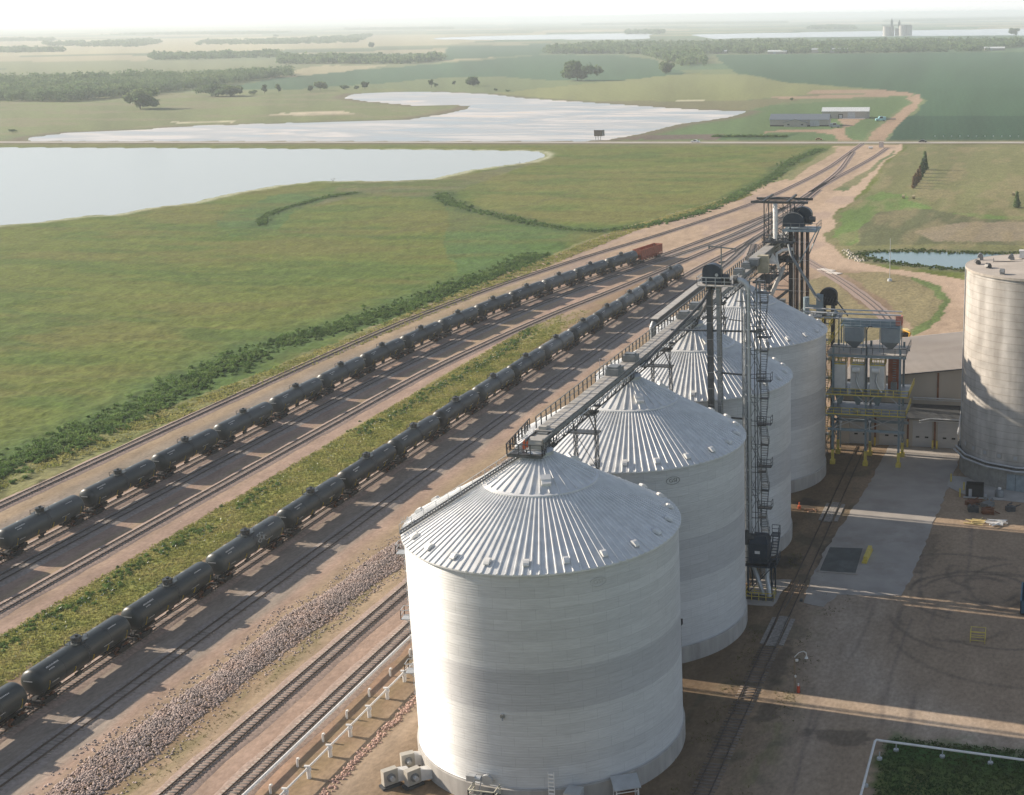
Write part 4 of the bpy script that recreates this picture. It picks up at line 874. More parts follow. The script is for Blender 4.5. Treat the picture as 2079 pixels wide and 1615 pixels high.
# long dust duct rising beside the tower to a bend at its head
t = empty('dust_duct', 'galvanised round duct climbing the stair tower and bending over at its top', 'duct', (TX0+.35, TY0-.35, 0))
pts = [(TX0+.35, TY0-.35, z) for z in np.linspace(5.5, 41.2, 25)]
b = MB(); b.tube(pts, .21, 12)
q = [(TX0+.35-1.25*(1-math.cos(a)), TY0-.35, 41.2+1.25*math.sin(a)) for a in np.linspace(0, R(95), 9)]
b.tube(q, .34, 14); d = b.build('duct_pipe', M_galv, t, True)
b = MB()
for z in np.arange(7, 41, 2.4): b.lathe([(.22, z), (.28, z+.02), (.28, z+.12), (.22, z+.14)], (TX0+.35, TY0-.35), 14)
b.build('flange', M_galv, d)
b = MB(); b.tube([q[-1], (q[-1][0]-.5, q[-1][1], q[-1][2]-.05)], .52, 14); b.build('outlet_hood', M_dark, t, True)
for dx, dy, r, z1 in ((-.25, -.15, .11, 38), (-.5, .1, .08, 30), (1.1, -.2, .06, 41)):
    b = MB(); b.tube([(TX0+dx, TY0+dy, .3), (TX0+dx, TY0+dy, z1)], r, 8)
    if r > .1:
        for z in np.arange(2, z1, 1.9): b.lathe([(r, z), (r+.05, z+.02), (r+.05, z+.1), (r, z+.12)], (TX0+dx, TY0+dy), 8)
    b.build('pipe', M_galv if r > .07 else M_dark, t, True)
b = MB(); p = (7.6, LY+1.5)
b.bar((LX+2.5, LY+1.5, 39), (TX0, TY1, 39), .1); b.bar((9, LY, 36.8), (12.5, TY0, 36.8), .1); b.build('bracket', M_dark, t)

# --- navy machine house on stilts at the tower foot
t = empty('fan_house', 'navy fan and filter unit on a steel stand at the foot of the stair tower', 'machine', (14.2, 43.6, 0))
b = MB()
for x in (12.4, 15.6):
    for y in (42.3, 45.0): b.bar((x, y, .1), (x, y, 4.2), .2)
for (x0, y0), (x1, y1) in (((12.4, 42.3), (15.6, 42.3)), ((15.6, 42.3), (15.6, 45)), ((12.4, 45), (15.6, 45))): b.bar((x0, y0, .3), (x1, y1, 4.1), .1); b.bar((x0, y0, 4.2), (x1, y1, 4.2), .3)
b.build('stand', M_navy, t)
b = MB(); b.bx(12.0, 16.2, 42.0, 45.4, 4.2, 4.35); b.rail([(12.0, 42.0, 4.35), (16.2, 42.0, 4.35), (16.2, 45.4, 4.35)], 1.1, .035, 1.0); b.rail([(15.1, 45.4, 8.0), (16.2, 45.4, 8.0), (16.2, 44.2, 8.0)], 1.1, .035, 1); b.bx(15.1, 16.2, 44.0, 45.6, 7.92, 8); b.bar((16.2, 42.1, 4.3), (16.2, 45.4, 8.0), .1, .3); b.bar((15.3, 42.1, 4.3), (15.3, 45.4, 8.0), .1, .3)
for k in range(12): b.bx(15.3, 16.2, 42.2+k*.28, 42.4+k*.28, 4.5+k*.31, 4.54+k*.31)
b.bar((16.2, 42.1, 5.4), (16.2, 45.4, 9.1), .05); b.build('deck', M_navy, t)
b = MB(); b.bx(12.5, 15.0, 42.5, 44.9, 4.5, 7.3)
b.add([(12.4, 42.4, 7.3), (15.1, 42.4, 7.3), (15.1, 45, 7.3), (12.4, 45, 7.3), (12.9, 43.1, 8.2), (14.7, 43.1, 8.2), (14.7, 44.6, 8.2), (12.9, 44.6, 8.2)], [(0, 1, 5, 4), (1, 2, 6, 5), (2, 3, 7, 6), (3, 0, 4, 7), (4, 5, 6, 7)])
body = b.build('housing', M_navy, t)
b = MB(); b.bx(13.3, 14.0, 42.44, 42.47, 5.9, 6.3); b.build('data_plate', M_white, body)
b = MB(); b.tube([(12.0, 43.2, 8.0), (13.2, 43.2, 8.0)], .5, 14); b.tube([(12.1, 43.0, 7.0), (12.1, 43.0, 8.9)], .35, 10); b.build('blower', M_dark, t, True)
b = MB(); b.tube([(14.9, 43.0, 4.2), (14.95, 42.6, 2.6), (15.3, 42.0, 1.2), (15.4, 41.8, .2)], .32, 12); b.bar((13.0, 42.8, 4.1), (14.6, 41.8, .4), .45, .35); b.build('discharge_pipe', M_galv, t, True)
t = empty('pit_guard_rail', 'yellow guard rail around the pit below the navy fan house', 'railing', (14.2, 41.3, 0))
b = MB(); b.rail([(12.3, 40.4, .1), (16.2, 40.4, .1), (16.2, 42.4, .1), (12.3, 42.4, .1), (12.3, 40.4, .1)], 1.1, .04, 1.1); b.build('rail', M_yellow, t)
b = MB(); b.bx(12.5, 16.0, 40.6, 42.2, .1, .16); b.build('grate', M_dark, t)

# --- far tower with its cluster of elevator legs
FX0, FX1, FY0, FY1 = 0.0, 4.7, 113.6, 117.6
t = empty('head_tower', 'black lattice tower with a wide crane frame on top, behind the farthest bin', 'tower', (2.3, 115.5, 0))
b = MB(); lattice(b, FX0, FX1, FY0, FY1, 0, 43.4, 3.1, .17); lattice(b, FX0+1.3, FX1-1.3, FY0, FY1, 30, 43.4, 3.1, .1); b.build('frame', M_dark, t)
b = MB()
for y in (112.8, 117.8): b.bx(-2.2, 8.0, y-.14, y+.14, 43.5, 43.9)
for x in (.2, 4.5): b.bar((x, 111.4, 43.9), (x, 120.4, 44.1), .35, .3)
b.bar((-2.2, 112.8, 43.8), (2.3, 115.3, 44.3), .12); b.bar((8, 112.8, 43.8), (2.3, 115.3, 44.3), .12); b.bar((-2.2, 117.8, 43.8), (2.3, 115.3, 44.3), .12); b.bar((8, 117.8, 43.8), (2.3, 115.3, 44.3), .12)
b.bar((4.7, 113.6, 40.5), (7.4, 112.9, 43.6), .1); b.build('top_frame', M_dark, t)
for z, xr in ((33.0, 6.0), (36.4, 5.4)):
    b = MB(); b.bx(-.3, xr, 113.1, 118, z, z+.25); b.rail([(-.3, 118, z+.25), (-.3, 113.1, z+.25), (xr, 113.1, z+.25)], 1.1, .04, 1.4); b.build('platform', M_dark, t)
rg = random.Random(5)
b = MB()
for k in range(26):
    p = Vector((rg.uniform(0, 5.4), rg.uniform(113.4, 117.4), rg.uniform(30, 38))); q = p+Vector((rg.uniform(-1.6, 1.6), rg.uniform(-.6, .6), rg.uniform(-1.8, 1.8)))
    b.tube([p, (p+q)/2+Vector((.2, 0, .2)), q], rg.uniform(.1, .24), 7)
b.build('spouting', M_grey, t, True)
b = MB(); b.tube([(2.1, 113.3, 37.2), (2.1, 113.3, 41.0), (2.0, 113.6, 42.6), (1.8, 114.6, 43.2)], .42, 14)
for z in np.arange(37.4, 42, .75): b.lathe([(.43, z), (.5, z+.05), (.43, z+.1)], (2.1, 113.3), 14)
b.build('aspiration_duct', M_white, t, True)
b = MB(); b.tube([(3.0, 112.2, 31.6), (2.6, 111.8, 33.6), (2.4, 112.5, 34.6), (3.4, 113, 35.2), (5.2, 113.4, 35.4)], .28, 10)
b.add([(1.2, 110.2, 33.2), (2.9, 110.2, 33.2), (2.9, 112, 33.2), (1.2, 112, 33.2), (2.05, 111.1, 35)], [(0, 1, 4), (1, 2, 4), (2, 3, 4), (3, 0, 4), (0, 3, 2, 1)]); b.build('transition_hopper', M_white, t, True)
b = MB()
for z in np.arange(3, 33, 3.1):
    b.bx(.3, 4.4, 113.9, 115, z, z+.06); b.bar((.4, 114.2, z), (4.2, 114.2, z+3.1), .1, .5)
b.build('stairs', M_dark, t)
b = MB()
for k in range(10):
    p = Vector((rg.uniform(.5, 4.4), rg.uniform(113.2, 116.4), rg.uniform(8, 29))); b.box(p, (rg.uniform(.6, 1.6), rg.uniform(.5, 1.2), rg.uniform(.5, 1.5)))
b.build('machinery_box', M_grey, t)
t = empty('bucket_elevator', 'cluster of black elevator trunks under one broad rounded double head, far behind the bins', 'grain elevator', (6.0, 114, 0), 'bucket elevators')
for k, (x, w) in enumerate(((4.75, .62), (5.85, .42), (6.75, .42), (7.75, .5))):
    b = MB(); b.bx(x-w/2, x+w/2, 113.4, 114.3, 0, 38.6)
    for z in np.arange(1, 38, 2.2): b.bx(x-w/2-.04, x+w/2+.04, 113.34, 114.36, z, z+.1)
    b.build('trunk', M_black if k in (0, 2) else mat('dark_brown_trunk', (.06, .035, .03), .6, var=.3, dirt=(.2, .17, .15), dirt_amt=.5), t)
b = MB()
for x in (5.3, 6.3, 7.25): b.bar((x, 113.5, 0), (x, 113.5, 38.4), .1)
for z in np.arange(1.5, 38, 1.1): b.bar((4.5, 113.3, z), (8, 113.3, z), .04) if int(z) % 3 == 0 else None
b.build('ladder', M_galv, t)
b = MB(); leg_head(b, 5.3, 114, 39.3, 1.4, 3.8, 2.5); b.build('head', M_navy, t)
b = MB(); leg_head(b, 6.5, 116, 39.5, 1.4, 3.4, 3.1); b.build('head', M_navy, t)
b = MB()
q = [(5.3-1.95*math.cos(a), 113.27, 40.3+1.55*math.sin(a)) for a in np.linspace(0, R(150), 12)]
for p0, p1 in zip(q[:-1], q[1:]): b.bar(p0, p1, .09)
b.build('head_band', M_deck, t)
b = MB(); b.bx(3.5, 9.6, 112.4, 117.6, 38.6, 38.9); b.bar((9.4, 112.6, 38.6), (6.2, 113.2, 32.5), .16); b.bar((9.4, 117, 38.6), (7.8, 114.2, 34), .14); b.build('platform', M_teal, t)
b = MB(); b.rail([(3.5, 112.4, 38.9), (9.6, 112.4, 38.9), (9.6, 117.6, 38.9)], 1.2, .035, 1.4); b.build('platform_rail', M_grey, t)
b = MB(); b.tube([(8.0, 114.6, 40.6), (9.0, 114.6, 40.6)], .5, 12); b.build('drive_motor', M_dark, t, True)
t = empty('grain_spout', 'long thin round spout slanting down right from the far tower', 'spout', (5, 112, 35))
b = MB(); b.tube([(4.6, 112.6, 36.3), (5.2, 111.6, 34.6), (10.3, 107.8, 28.2), (11.2, 107.4, 27.4)], .26, 10)
b.build('pipe', M_grey, t, True)
b = MB(); b.tube([(4.0, 110.5, 32.5), (1.6, 99, 24)], .4, 8); b.build('lower_pipe', M_deck, t, True)

# --- short elevator leg beside the filter structure
t = empty('bucket_elevator', 'short elevator leg with a black round head, right behind the farthest bin', 'grain elevator', (12, 108, 0), 'bucket elevators')
b = MB(); leg_head(b, 12.3, 109.5, 26.4, 1.4, 3.0, 3.0); b.build('head', M_black, t)
b = MB(); b.bx(10.3, 11.5, 108.2, 109.4, 24.9, 28.4); b.build('side_housing', M_teal, t)
for x in (11.5, 13.1):
    b = MB(); b.bx(x-.33, x+.33, 109.1, 109.9, 0, 26.4); b.build('trunk', M_dark, t)
b = MB(); b.bx(7.7, 14.6, 107.4, 111, 24.3, 24.5); b.rail([(7.7, 111, 24.5), (7.7, 107.4, 24.5), (14.6, 107.4, 24.5), (14.6, 111, 24.5)], 1.1, .035, 1.2); b.build('platform', M_grey, t)
b = MB(); b.tube([(8.5, 108.6, 24.9), (8.5, 108.6, 27.8)], .55, 12); b.tube([(8.5, 108.6, 26.2), (10.4, 108.6, 26.2)], .3, 10); b.build('cyclone', M_teal, t, True)
b = MB(); b.tube([(13.4, 107.9, 24.8), (14.0, 107.6, 25.6)], .4, 12); b.build('blower', M_teal, t, True)
b = MB(); b.bar((13.6, 109, 27.5), (15.8, 109, 24.6), .3, .2)
for k in range(5): b.bar((11.6+k*.5, 108.7, 27.0), (11.9+k*.5, 108.7, 27.9), .1)
b.build('belt_guard', M_dark, t)
for x, y in ((7.9, 107.8), (14.4, 107.8), (7.9, 110.8), (14.4, 110.8)):
    b = MB(); b.bar((x, y, 0), (x, y, 24.3), .2); b.build('leg', M_teal, t)
# ================================================================== RAILWAY
M_rail = mat('worn_rail_steel', (.060, .045, .038), .55, .5, var=.2)
M_tie = mat('weathered_sleepers', (.235, .205, .18), .9, var=.35, scale=.7)
M_tied = mat('dark_sleepers', (.17, .14, .12), .9, var=.35, scale=.7)
M_ball = mat('ballast_stone', (.30, .225, .185), .95, var=.30, scale=2.4, bump=.05, dirt=(.24, .19, .16), dirt_amt=.6)
M_ballg = mat('grey_ballast_stone', (.26, .225, .20), .95, var=.25, scale=2.0, bump=.05, dirt=(.22, .18, .15), dirt_amt=.5)
TLAB = {'tA': ('outermost railway track along the marsh verge, empty', .95), 't1': ('railway track under the far string of tank cars', .9), 'tB': ('empty railway track just right of the far string of tank cars', .8),
 'tC': ('empty railway track along the left edge of the weedy strip', .95), 't2': ('railway track under the near string of tank cars', .95), 'tD': ('empty dark railed track just right of the near string of tank cars', .6),
 'tE': ('left of the two empty tracks beside the white pipelines', 1.0), 'tF': ('right of the two empty tracks beside the white pipelines', 1.0), 'tR': ('short curved track near the highway crossing', .8),
 'tS': ('old half buried track right of the grain bins, ending at the building doors', .85), 'tT': ('curved track bed crossing the dry grass towards the yellow machine', .5)}
for k, P in TRACKS.items():
    Q = resample(P, 2.0); lab, tv = TLAB[k]
    t = empty('railway_track', lab, 'railway track', (float(Q[0][0]), float(Q[0][1]), 0), 'railway tracks')
    off = np.array(wloc(t)); tg = np.gradient(Q, axis=0); tg /= np.linalg.norm(tg, axis=1)[:, None]; nn = np.stack([-tg[:, 1], tg[:, 0]], 1); n = len(Q)
    bz = .16 if k not in ('tS', 'tT') else .03
    # ballast bed
    if k not in ('tS',):
        pr = [(-2.1, -.02), (-1.45, bz), (1.45, bz), (2.1, -.02)] if k != 'tT' else [(-2.2, .005), (-1.4, .03), (1.4, .03), (2.2, .005)]
        wob = (np.array([vnoise(Q[:, 0]*0+Q[:, 1]/3, Q[:, 0]*0+j*9.0, 5) for j in range(4)])-.5)*.5
        V = np.concatenate([np.c_[Q+nn*(o+wob[j]*(j in (0, 3)))[:, None] if False else Q+nn*(o+wob[j]*(1 if j in (0, 3) else 0))[:, None], np.full(n, z)] for j, (o, z) in enumerate(pr)])-off
        i = np.arange(n-1); F4 = np.concatenate([np.stack([i+j*n, i+(j+1)*n, i+(j+1)*n+1, i+j*n+1], 1)[:, ::-1] for j in range(3)])
        np_mesh('ballast', V, F4, M_ballg if k in ('tD', 'tB') else M_ball, t)
    # rails: narrow I-shaped bars
    rz = bz+.05
    for s in (-.755, .755):
        V = []; sec = [(-.07, 0), (-.03, .03), (-.035, .16), (.035, .16), (.03, .03), (.07, 0)]
        V = np.concatenate([np.c_[Q+nn*(s+a*.9), np.full(n, rz+h)] for a, h in sec])-off
        i = np.arange(n-1); F4 = np.concatenate([np.stack([i+j*n, i+(j+1)*n, i+(j+1)*n+1, i+j*n+1], 1)[:, ::-1] for j in range(len(sec)-1)])
        np_mesh('rail', V, F4, M_rail, t)
    # sleepers (hundreds on each track)
    if k not in ('tT',):
        S = resample(P, .60 if k in ('tE', 'tF', 't2') else .66); ts = np.gradient(S, axis=0); ts /= np.linalg.norm(ts, axis=1)[:, None]; ns = np.stack([-ts[:, 1], ts[:, 0]], 1)
        rg = np.random.RandomState(abs(hash(lab)) % 999 if False else len(lab)); keep = (S[:, 1] < 420) & (rg.rand(len(S)) < tv); S, ts, ns = S[keep], ts[keep], ns[keep]
        if k == 'tS':
            kp = ((S[:, 1] > -25) & (S[:, 1] < 34)); S, ts, ns = S[kp], ts[kp], ns[kp]
        m_ = len(S); ln = 1.27+rg.uniform(-.06, .06, m_); j1 = rg.uniform(-.05, .05, m_); zt = bz+.045+rg.uniform(-.02, .012, m_)
        co = []
        for a, b_ in ((-1, -1), (1, -1), (1, 1), (-1, 1)):
            co.append(np.c_[S+ns*(a*ln)[:, None]+ts*(b_*.115+j1*a)[:, None], zt])
        top = np.stack(co, 1); bot = top.copy(); bot[:, :, 2] -= .1
        V = np.concatenate([bot, top], 1).reshape(-1, 3)-off
        base = (np.arange(m_)*8)[:, None, None]; F4 = (np.array([(4, 5, 6, 7), (0, 1, 5, 4), (1, 2, 6, 5), (2, 3, 7, 6), (3, 0, 4, 7)])[None]+base).reshape(-1, 4)
        o = np_mesh('sleepers', V, F4, M_tie if k != 'tS' else M_tied, t); o['kind'] = 'stuff'
# crossing panels
for (x, y, lb) in ((18.35, 76.5, 'plank crossing panel on the old track beside the third bin'), (18.6, 31.5, 'pale plank crossing panel on the old track, right of the second bin')):
    b = MB()
    for j in range(5): b.bx(x-.66+j*.27, x-.42+j*.27, y-4.5, y+4.5, .05, .16)
    b.bx(x-1.5, x-.9, y-4, y+4, .03, .13); b.bx(x+.9, x+1.5, y-4, y+4, .03, .13)
    tag(b.build('crossing_panel', mat('crossing_planks', (.27, .25, .225), .9, var=.3, scale=3)), lb, 'track crossing', 'plank crossings on the old track')
b = MB(); b.box((-17.5, 289.6, .12), (5.5, 2.6, .16), R(-35)); b.box((-14.6, 285.0, .12), (5.2, 2.4, .16), R(-35))
tag(b.build('crossing_panel', mat('pale_concrete_panel', (.60, .55, .49), .8)), 'two pale concrete panels where the haul road crosses the curved track', 'track crossing')

# ------------------------------------------------------------------ tank car
M_tank = None
def tank_paint(name, col):
    m = mat(name, col, .42, .1, var=.16, scale=.35, dirt=(.07, .06, .048), dirt_amt=.35, stretch=(.6, .6, 2.2)); return m
M_tanks = [tank_paint('black_tank_paint', (.030, .038, .039)), tank_paint('faded_tank_paint', (.052, .063, .064)), tank_paint('grey_tank_paint', (.085, .095, .095)), tank_paint('sooty_tank_paint', (.021, .026, .027))]
M_mark = mat('white_stencil', (.60, .60, .58), .6); M_conspic = mat('yellow_reflector', (.55, .40, .03), .4)
def marks(b, x, y, z, n, h, sx, along=1, nx=0):
    rg = random.Random(n*7+int(z*10)); c = y
    for k in range(n):
        w = rg.choice((.09, .11, .13)); b.bx(x, x+sx, c, c+w, z, z+h*rg.choice((1, 1, .85))); c += w+.06
def make_tank():
    """tank car along Y, centred at the origin, rail top at z 0.21"""
    t = empty('tank_car', None, 'tank car', (0, 0, 0), None)
    zc, r, L = 3.06, 1.60, 8.45
    prof = [(.001, -L-.0)]
    for k in range(1, 9):
        a = math.pi/2*k/8; prof.append((r*math.sin(a), -L+.85*(1-math.cos(a))))
    prof += [(r, -4.2), (r+.02, -4.18), (r+.02, -4.06), (r, -4.04), (r, 0), (r+.02, .02), (r+.02, .14), (r, .16), (r, 4.05), (r+.02, 4.07), (r+.02, 4.19), (r, 4.21)]
    for k in range(8, 0, -1):
        a = math.pi/2*k/8; prof.append((r*math.sin(a), L-.85*(1-math.cos(a))))
    prof.append((.001, L))
    b = MB(); b.lathe(prof, (0, zc), 40, axis='Y'); tank = b.build('tank', M_tanks[0], t, True)
    b = MB(); b.lathe([(.001, 5.3), (.58, 5.3), (.63, 5.2), (.6, 4.4)], (0, 0), 20)
    for k in range(8):
        a = k*math.pi/4; b.box((.6*math.cos(a), .6*math.sin(a), 5.12), (.1, .1, .14))
    b.lathe([(.2, 5.3), (.2, 5.48), (.001, 5.5)], (0, .1), 10); b.build('manway_dome', M_tanks[3], t, True)
    b = MB(); b.bx(-.75, .75, -1.15, -.45, 4.62, 4.66); b.bx(-.75, .75, .45, 1.25, 4.62, 4.66); b.bx(-.8, -.45, -1.15, 1.25, 4.60, 4.64); b.bx(.45, .8, -1.15, 1.25, 4.60, 4.64); b.build('walkway', M_tanks[1], t)
    b = MB()
    for s in (-1, 1): b.rail([(-.7, s*1.15, 4.66), (.7, s*1.15, 4.66)], .5, .018, .7, mid=False)
    b.rail([(-.75, -1.15, 4.66), (-.75, 1.15, 4.66)], .5, .018, 1.15, mid=False)
    b.build('hand_rail', M_dark, t)
    for s in (-1, 1):
        b = MB()
        for x in (-.25, .25):
            q = [(s*(r+.16)*math.cos(a), x, zc+(r+.16)*math.sin(a)) for a in np.linspace(R(-48), R(62), 9)]
            for p0, p1 in zip(q[:-1], q[1:]): b.bar(p0, p1, .045)
        for a in np.linspace(R(-45), R(60), 12): b.bar((s*(r+.16)*math.cos(a), -.25, zc+(r+.16)*math.sin(a)), (s*(r+.16)*math.cos(a), .25, zc+(r+.16)*math.sin(a)), .03)
        b.build('side_ladder', M_dark, t)
    b = MB()
    for s in (-1, 1):
        b.bx(-1.45, 1.45, s*8.65-.07, s*8.65+.07, 1.0, 1.28); b.bx(-.35, .35, s*6.2-2.2, s*6.2+2.4, .88, 1.25)
        for x in (-1.4, 1.4): b.bx(x-.06, x+.06, min(s*5.4, s*8.6), max(s*5.4, s*8.6), 1.05, 1.2); b.bar((x, s*8.55, .5), (x, s*8.55, 2.3), .05); b.bar((x, s*8.0, .5), (x, s*8.0, 2.3), .05); b.bar((x, s*8.0, 2.3), (x, s*8.55, 2.3), .05)
        b.bx(-1.4, 1.4, s*8.5-.16, s*8.5+.16, 1.28, 1.32)
        for x in (-1.05, 1.05): b.add([(x*.6, s*5.2, 1.2), (x*1.15, s*5.2, 2.1), (x*1.15, s*6.4, 2.1), (x*.6, s*6.4, 1.2)], [(0, 1, 2, 3), (3, 2, 1, 0)])
        b.rail([(-1.3, s*8.6, 1.3), (1.3, s*8.6, 1.3)], .9, .022, 1.3, mid=False)
    b.bar((1.2, -5.4, 1.25), (1.2, 5.4, 1.25), .05, .05); b.bar((-1.2, -5.4, 1.25), (-1.2, 5.4, 1.25), .05, .05); b.bx(-.18, .18, -.5, .5, 1.05, 1.5); b.tube([(.6, -1.6, 1.15), (.6, -.7, 1.15)], .2, 8)
    b.build('underframe', M_black, t)
    b = MB()
    for s in (-1, 1): b.bar((0, s*8.7, .9), (0, s*9.2, .9), .22, .26); b.box((0, s*9.12, .9), (.34, .22, .34))
    b.build('coupler', M_rust, t)
    for s in (-1, 1):
        b = MB()
        for x in (-1.0, 1.0):
            b.add([(x-.09, s*6.75-1.25, .72), (x-.09, s*6.75-.45, .95), (x-.09, s*6.75+.45, .95), (x-.09, s*6.75+1.25, .72), (x-.09, s*6.75+1.2, .52), (x-.09, s*6.75+.4, .38), (x-.09, s*6.75-.4, .38), (x-.09, s*6.75-1.2, .52)]+[(x+.09, s*6.75+u, z) for u, z in ((-1.25, .72), (-.45, .95), (.45, .95), (1.25, .72), (1.2, .52), (.4, .38), (-.4, .38), (-1.2, .52))],
                  [tuple(range(8))[::-1], tuple(range(8, 16))]+[(i, (i+1) % 8, 8+(i+1) % 8, 8+i) for i in range(8)])
            for u in (-.88, .88): b.box((x*1.1, s*6.75+u, .66), (.18, .24, .26))
            for u in (-.14, .14): b.tube([(x, s*6.75+u, .42), (x, s*6.75+u, .85)], .09, 8)
        b.bx(-1.0, 1.0, s*6.75-.2, s*6.75+.2, .6, .92); bg_ = b.build('bogie', M_black, t)
        for u in (-.88, .88):
            w = MB()
            for x in (-.755, .755): w.tube([(x-.07, s*6.75+u, .67), (x+.07, s*6.75+u, .67)], .455, 20); w.tube([(x-.09*(1 if x > 0 else -1), s*6.75+u, .67), (x-.12*(1 if x > 0 else -1), s*6.75+u, .67)], .50, 20)
            w.tube([(-.8, s*6.75+u, .67), (.8, s*6.75+u, .67)], .08, 8); w.build('wheelset', M_rust, bg_)
    for s in (-1, 1):
        for y in (-7.0, -2.6, 0.7, 3.4, 7.0): b = MB(); b.bar((s*(r*.80), y, zc-r*.66), (s*(r+.03), y, zc+(.05 if abs(y) > 6 else -.28)), .05, .13); b.build('reflector_stripe', M_conspic, t)
    b = MB()
    for s in (1,):
        for (y, a0, n, h) in ((-6.5, 52, 11, .2), (-6.4, 40, 5, .14), (4.4, 50, 8, .14), (-6.6, -14, 6, .16), (2.6, -8, 9, .12)):
            yy = y; rg = random.Random(n)
            for k in range(n):
                w_ = rg.choice((.1, .13)); a = R(a0); u = Vector((-math.sin(a), 0, math.cos(a))); o = Vector((math.cos(a)*(r+.035), yy, zc+math.sin(a)*(r+.035)))
                hh = h*rg.choice((1, .8)); b.add([o, o+Vector((0, w_, 0)), o+Vector((0, w_, 0))+u*hh, o+u*hh], [(0, 1, 2, 3)]); yy += w_+.08
    for k in range(9): b.bx(-.6+k*.13, -.51+k*.13, -L+.06-.09, -L+.04-.09+.0, 3.5, 3.62)
    b.build('stencil_lettering', M_mark, t)
    return t
tproto = make_tank()
OR = ['first', 'second', 'third', 'fourth', 'fifth', 'sixth', 'seventh', 'eighth', 'ninth', 'tenth', 'eleventh', 'twelfth', 'thirteenth', 'fourteenth', 'fifteenth', 'sixteenth']
rg = random.Random(11); used_proto = False
def at_path(P, s):
    Q = resample(P, .5); k = int(s/.5); k = max(1, min(len(Q)-2, k)); d = Q[k+1]-Q[k-1]
    return Q[k][0], Q[k][1], math.atan2(-d[0], d[1])
def place_car(P, y0, n, pitch, lab, group, tones):
    global used_proto
    Q = resample(P, .5); s0 = .5*int(np.argmin(np.abs(Q[:, 1]-y0)))
    for i in range(n):
        s = s0+i*pitch
        xa, ya, _ = at_path(P, s-6.75); xb, yb, _ = at_path(P, s+6.75)
        c = tproto if not used_proto else copy_tree(tproto); used_proto = True
        c.location = ((xa+xb)/2, (ya+yb)/2, .0); c.rotation_euler = (0, 0, math.atan2(-(xb-xa), yb-ya)+(math.pi if False else 0))
        tone = tones[i]
        c['label'] = lab(i, tone); c['category'] = 'tank car'; c['group'] = group
        for ch in c.children:
            if ch.name.startswith('tank') and tone:
                me = ch.data.copy(); me.materials[0] = M_tanks[tone]; ch.data = me
            ch.location.z += .02
    return s0+n*pitch
tn = {0: 'black', 1: 'faded dark grey', 2: 'weathered grey', 3: 'sooty black'}
T2 = [0, 0, 0, 1, 0, 3, 0, 3, 1, 0, 2, 0, 0, 2, 1, 3]
lab2 = lambda i, c: ('%s tank car with a full view of its end and side, %s from the near end of the near string' % (tn[c], OR[i]))[:0] or '%s tank car, %s from the near end of the near string' % (tn[c], OR[i])
place_car(TRACKS['t2'], -15.9, 16, 18.35, lab2, 'near string of tank cars', T2)
T1 = [1, 1, 0, 0, 1, 1, 1, 0, 0, 1, 0, 0, 2, 1, 1]
lab1 = lambda i, c: '%s tank car, %s from the near end of the far string' % (tn[c], OR[i])
place_car(TRACKS['t1'], 23.2, 15, 18.55, lab1, 'far string of tank cars', T1)
gc_ = [o for o in bpy.data.objects if o.get('label', '').startswith('black tank car, second') and 'near string' in o['label']] and None
for o in bpy.data.objects:
    if o.get('category') == 'tank car' and 'fourth from the near end of the near string' in o.get('label', ''): gcar = o
gcar['label'] = 'tank car with white graffiti, fourth from the near end of the near string'
b = MB(); rg = random.Random(31); rr_ = 1.66
def gp(y, a): a = R(a); return (rr_*math.cos(a), y, 3.06+rr_*math.sin(a))
for k in range(7):
    y0, a0 = rg.uniform(1.0, 3.0), rg.uniform(8, 46); q = [gp(y0+.42*math.cos(u)*rg.uniform(.7, 1.2), a0+9*math.sin(u)*rg.uniform(.7, 1.3)) for u in np.linspace(0, rg.uniform(3.5, 6), 9)]
    for p0, p1 in zip(q[:-1], q[1:]): b.bar(p0, p1, .11, .03)
gm = b.build('graffiti', mat('chalky_graffiti', (.42, .44, .43), .7), None); gm.parent = gcar
# ------------------------------------------------------------------ hopper car
Q1 = resample(TRACKS['t1'], .5); s0 = .5*int(np.argmin(np.abs(Q1[:, 1]-23.2)))+15*18.55-1.6
xa, ya, _ = at_path(TRACKS['t1'], s0-6); xb, yb, _ = at_path(TRACKS['t1'], s0+6)
M_hop = mat('rust_red_hopper_paint', (.33, .085, .04), .65, var=.22, dirt=(.16, .07, .04), dirt_amt=.5)
t = empty('hopper_car', 'rust red open hopper car coupled to the far end of the far string', 'hopper car', ((0, 0, 0)))
b = MB(); b.bx(-1.5, 1.5, -6.9, 6.9, 2.6, 4.35); 

b = MB()
def sl(z0, z1, y0, y1):
    for x in (-1.5, 1.5): b.bx(x-.05, x+.05, y0, y1, z0, z1)
b.bx(-1.55, -1.45, -7.2, 7.2, 2.0, 4.4); b.bx(1.45, 1.55, -7.2, 7.2, 2.0, 4.4)
for s in (-1, 1):
    b.add([(-1.45, s*7.2, 4.4), (1.45, s*7.2, 4.4), (1.45, s*4.4, 1.3), (-1.45, s*4.4, 1.3)], [(0, 1, 2, 3), (3, 2, 1, 0)])
    b.bx(-1.5, 1.5, s*7.2-.05, s*7.2+.05, 3.0, 4.4)
for y in (-2.2, 2.2): b.add([(-1.45, y-1.4, 1.0), (1.45, y-1.4, 1.0), (1.45, y, 2.4), (-1.45, y, 2.4)], [(0, 1, 2, 3), (3, 2, 1, 0)]); b.add([(-1.45, y+1.4, 1.0), (1.45, y+1.4, 1.0), (1.45, y, 2.4), (-1.45, y, 2.4)], [(0, 1, 2, 3), (3, 2, 1, 0)])
b.build('body', M_hop, t)
b = MB()
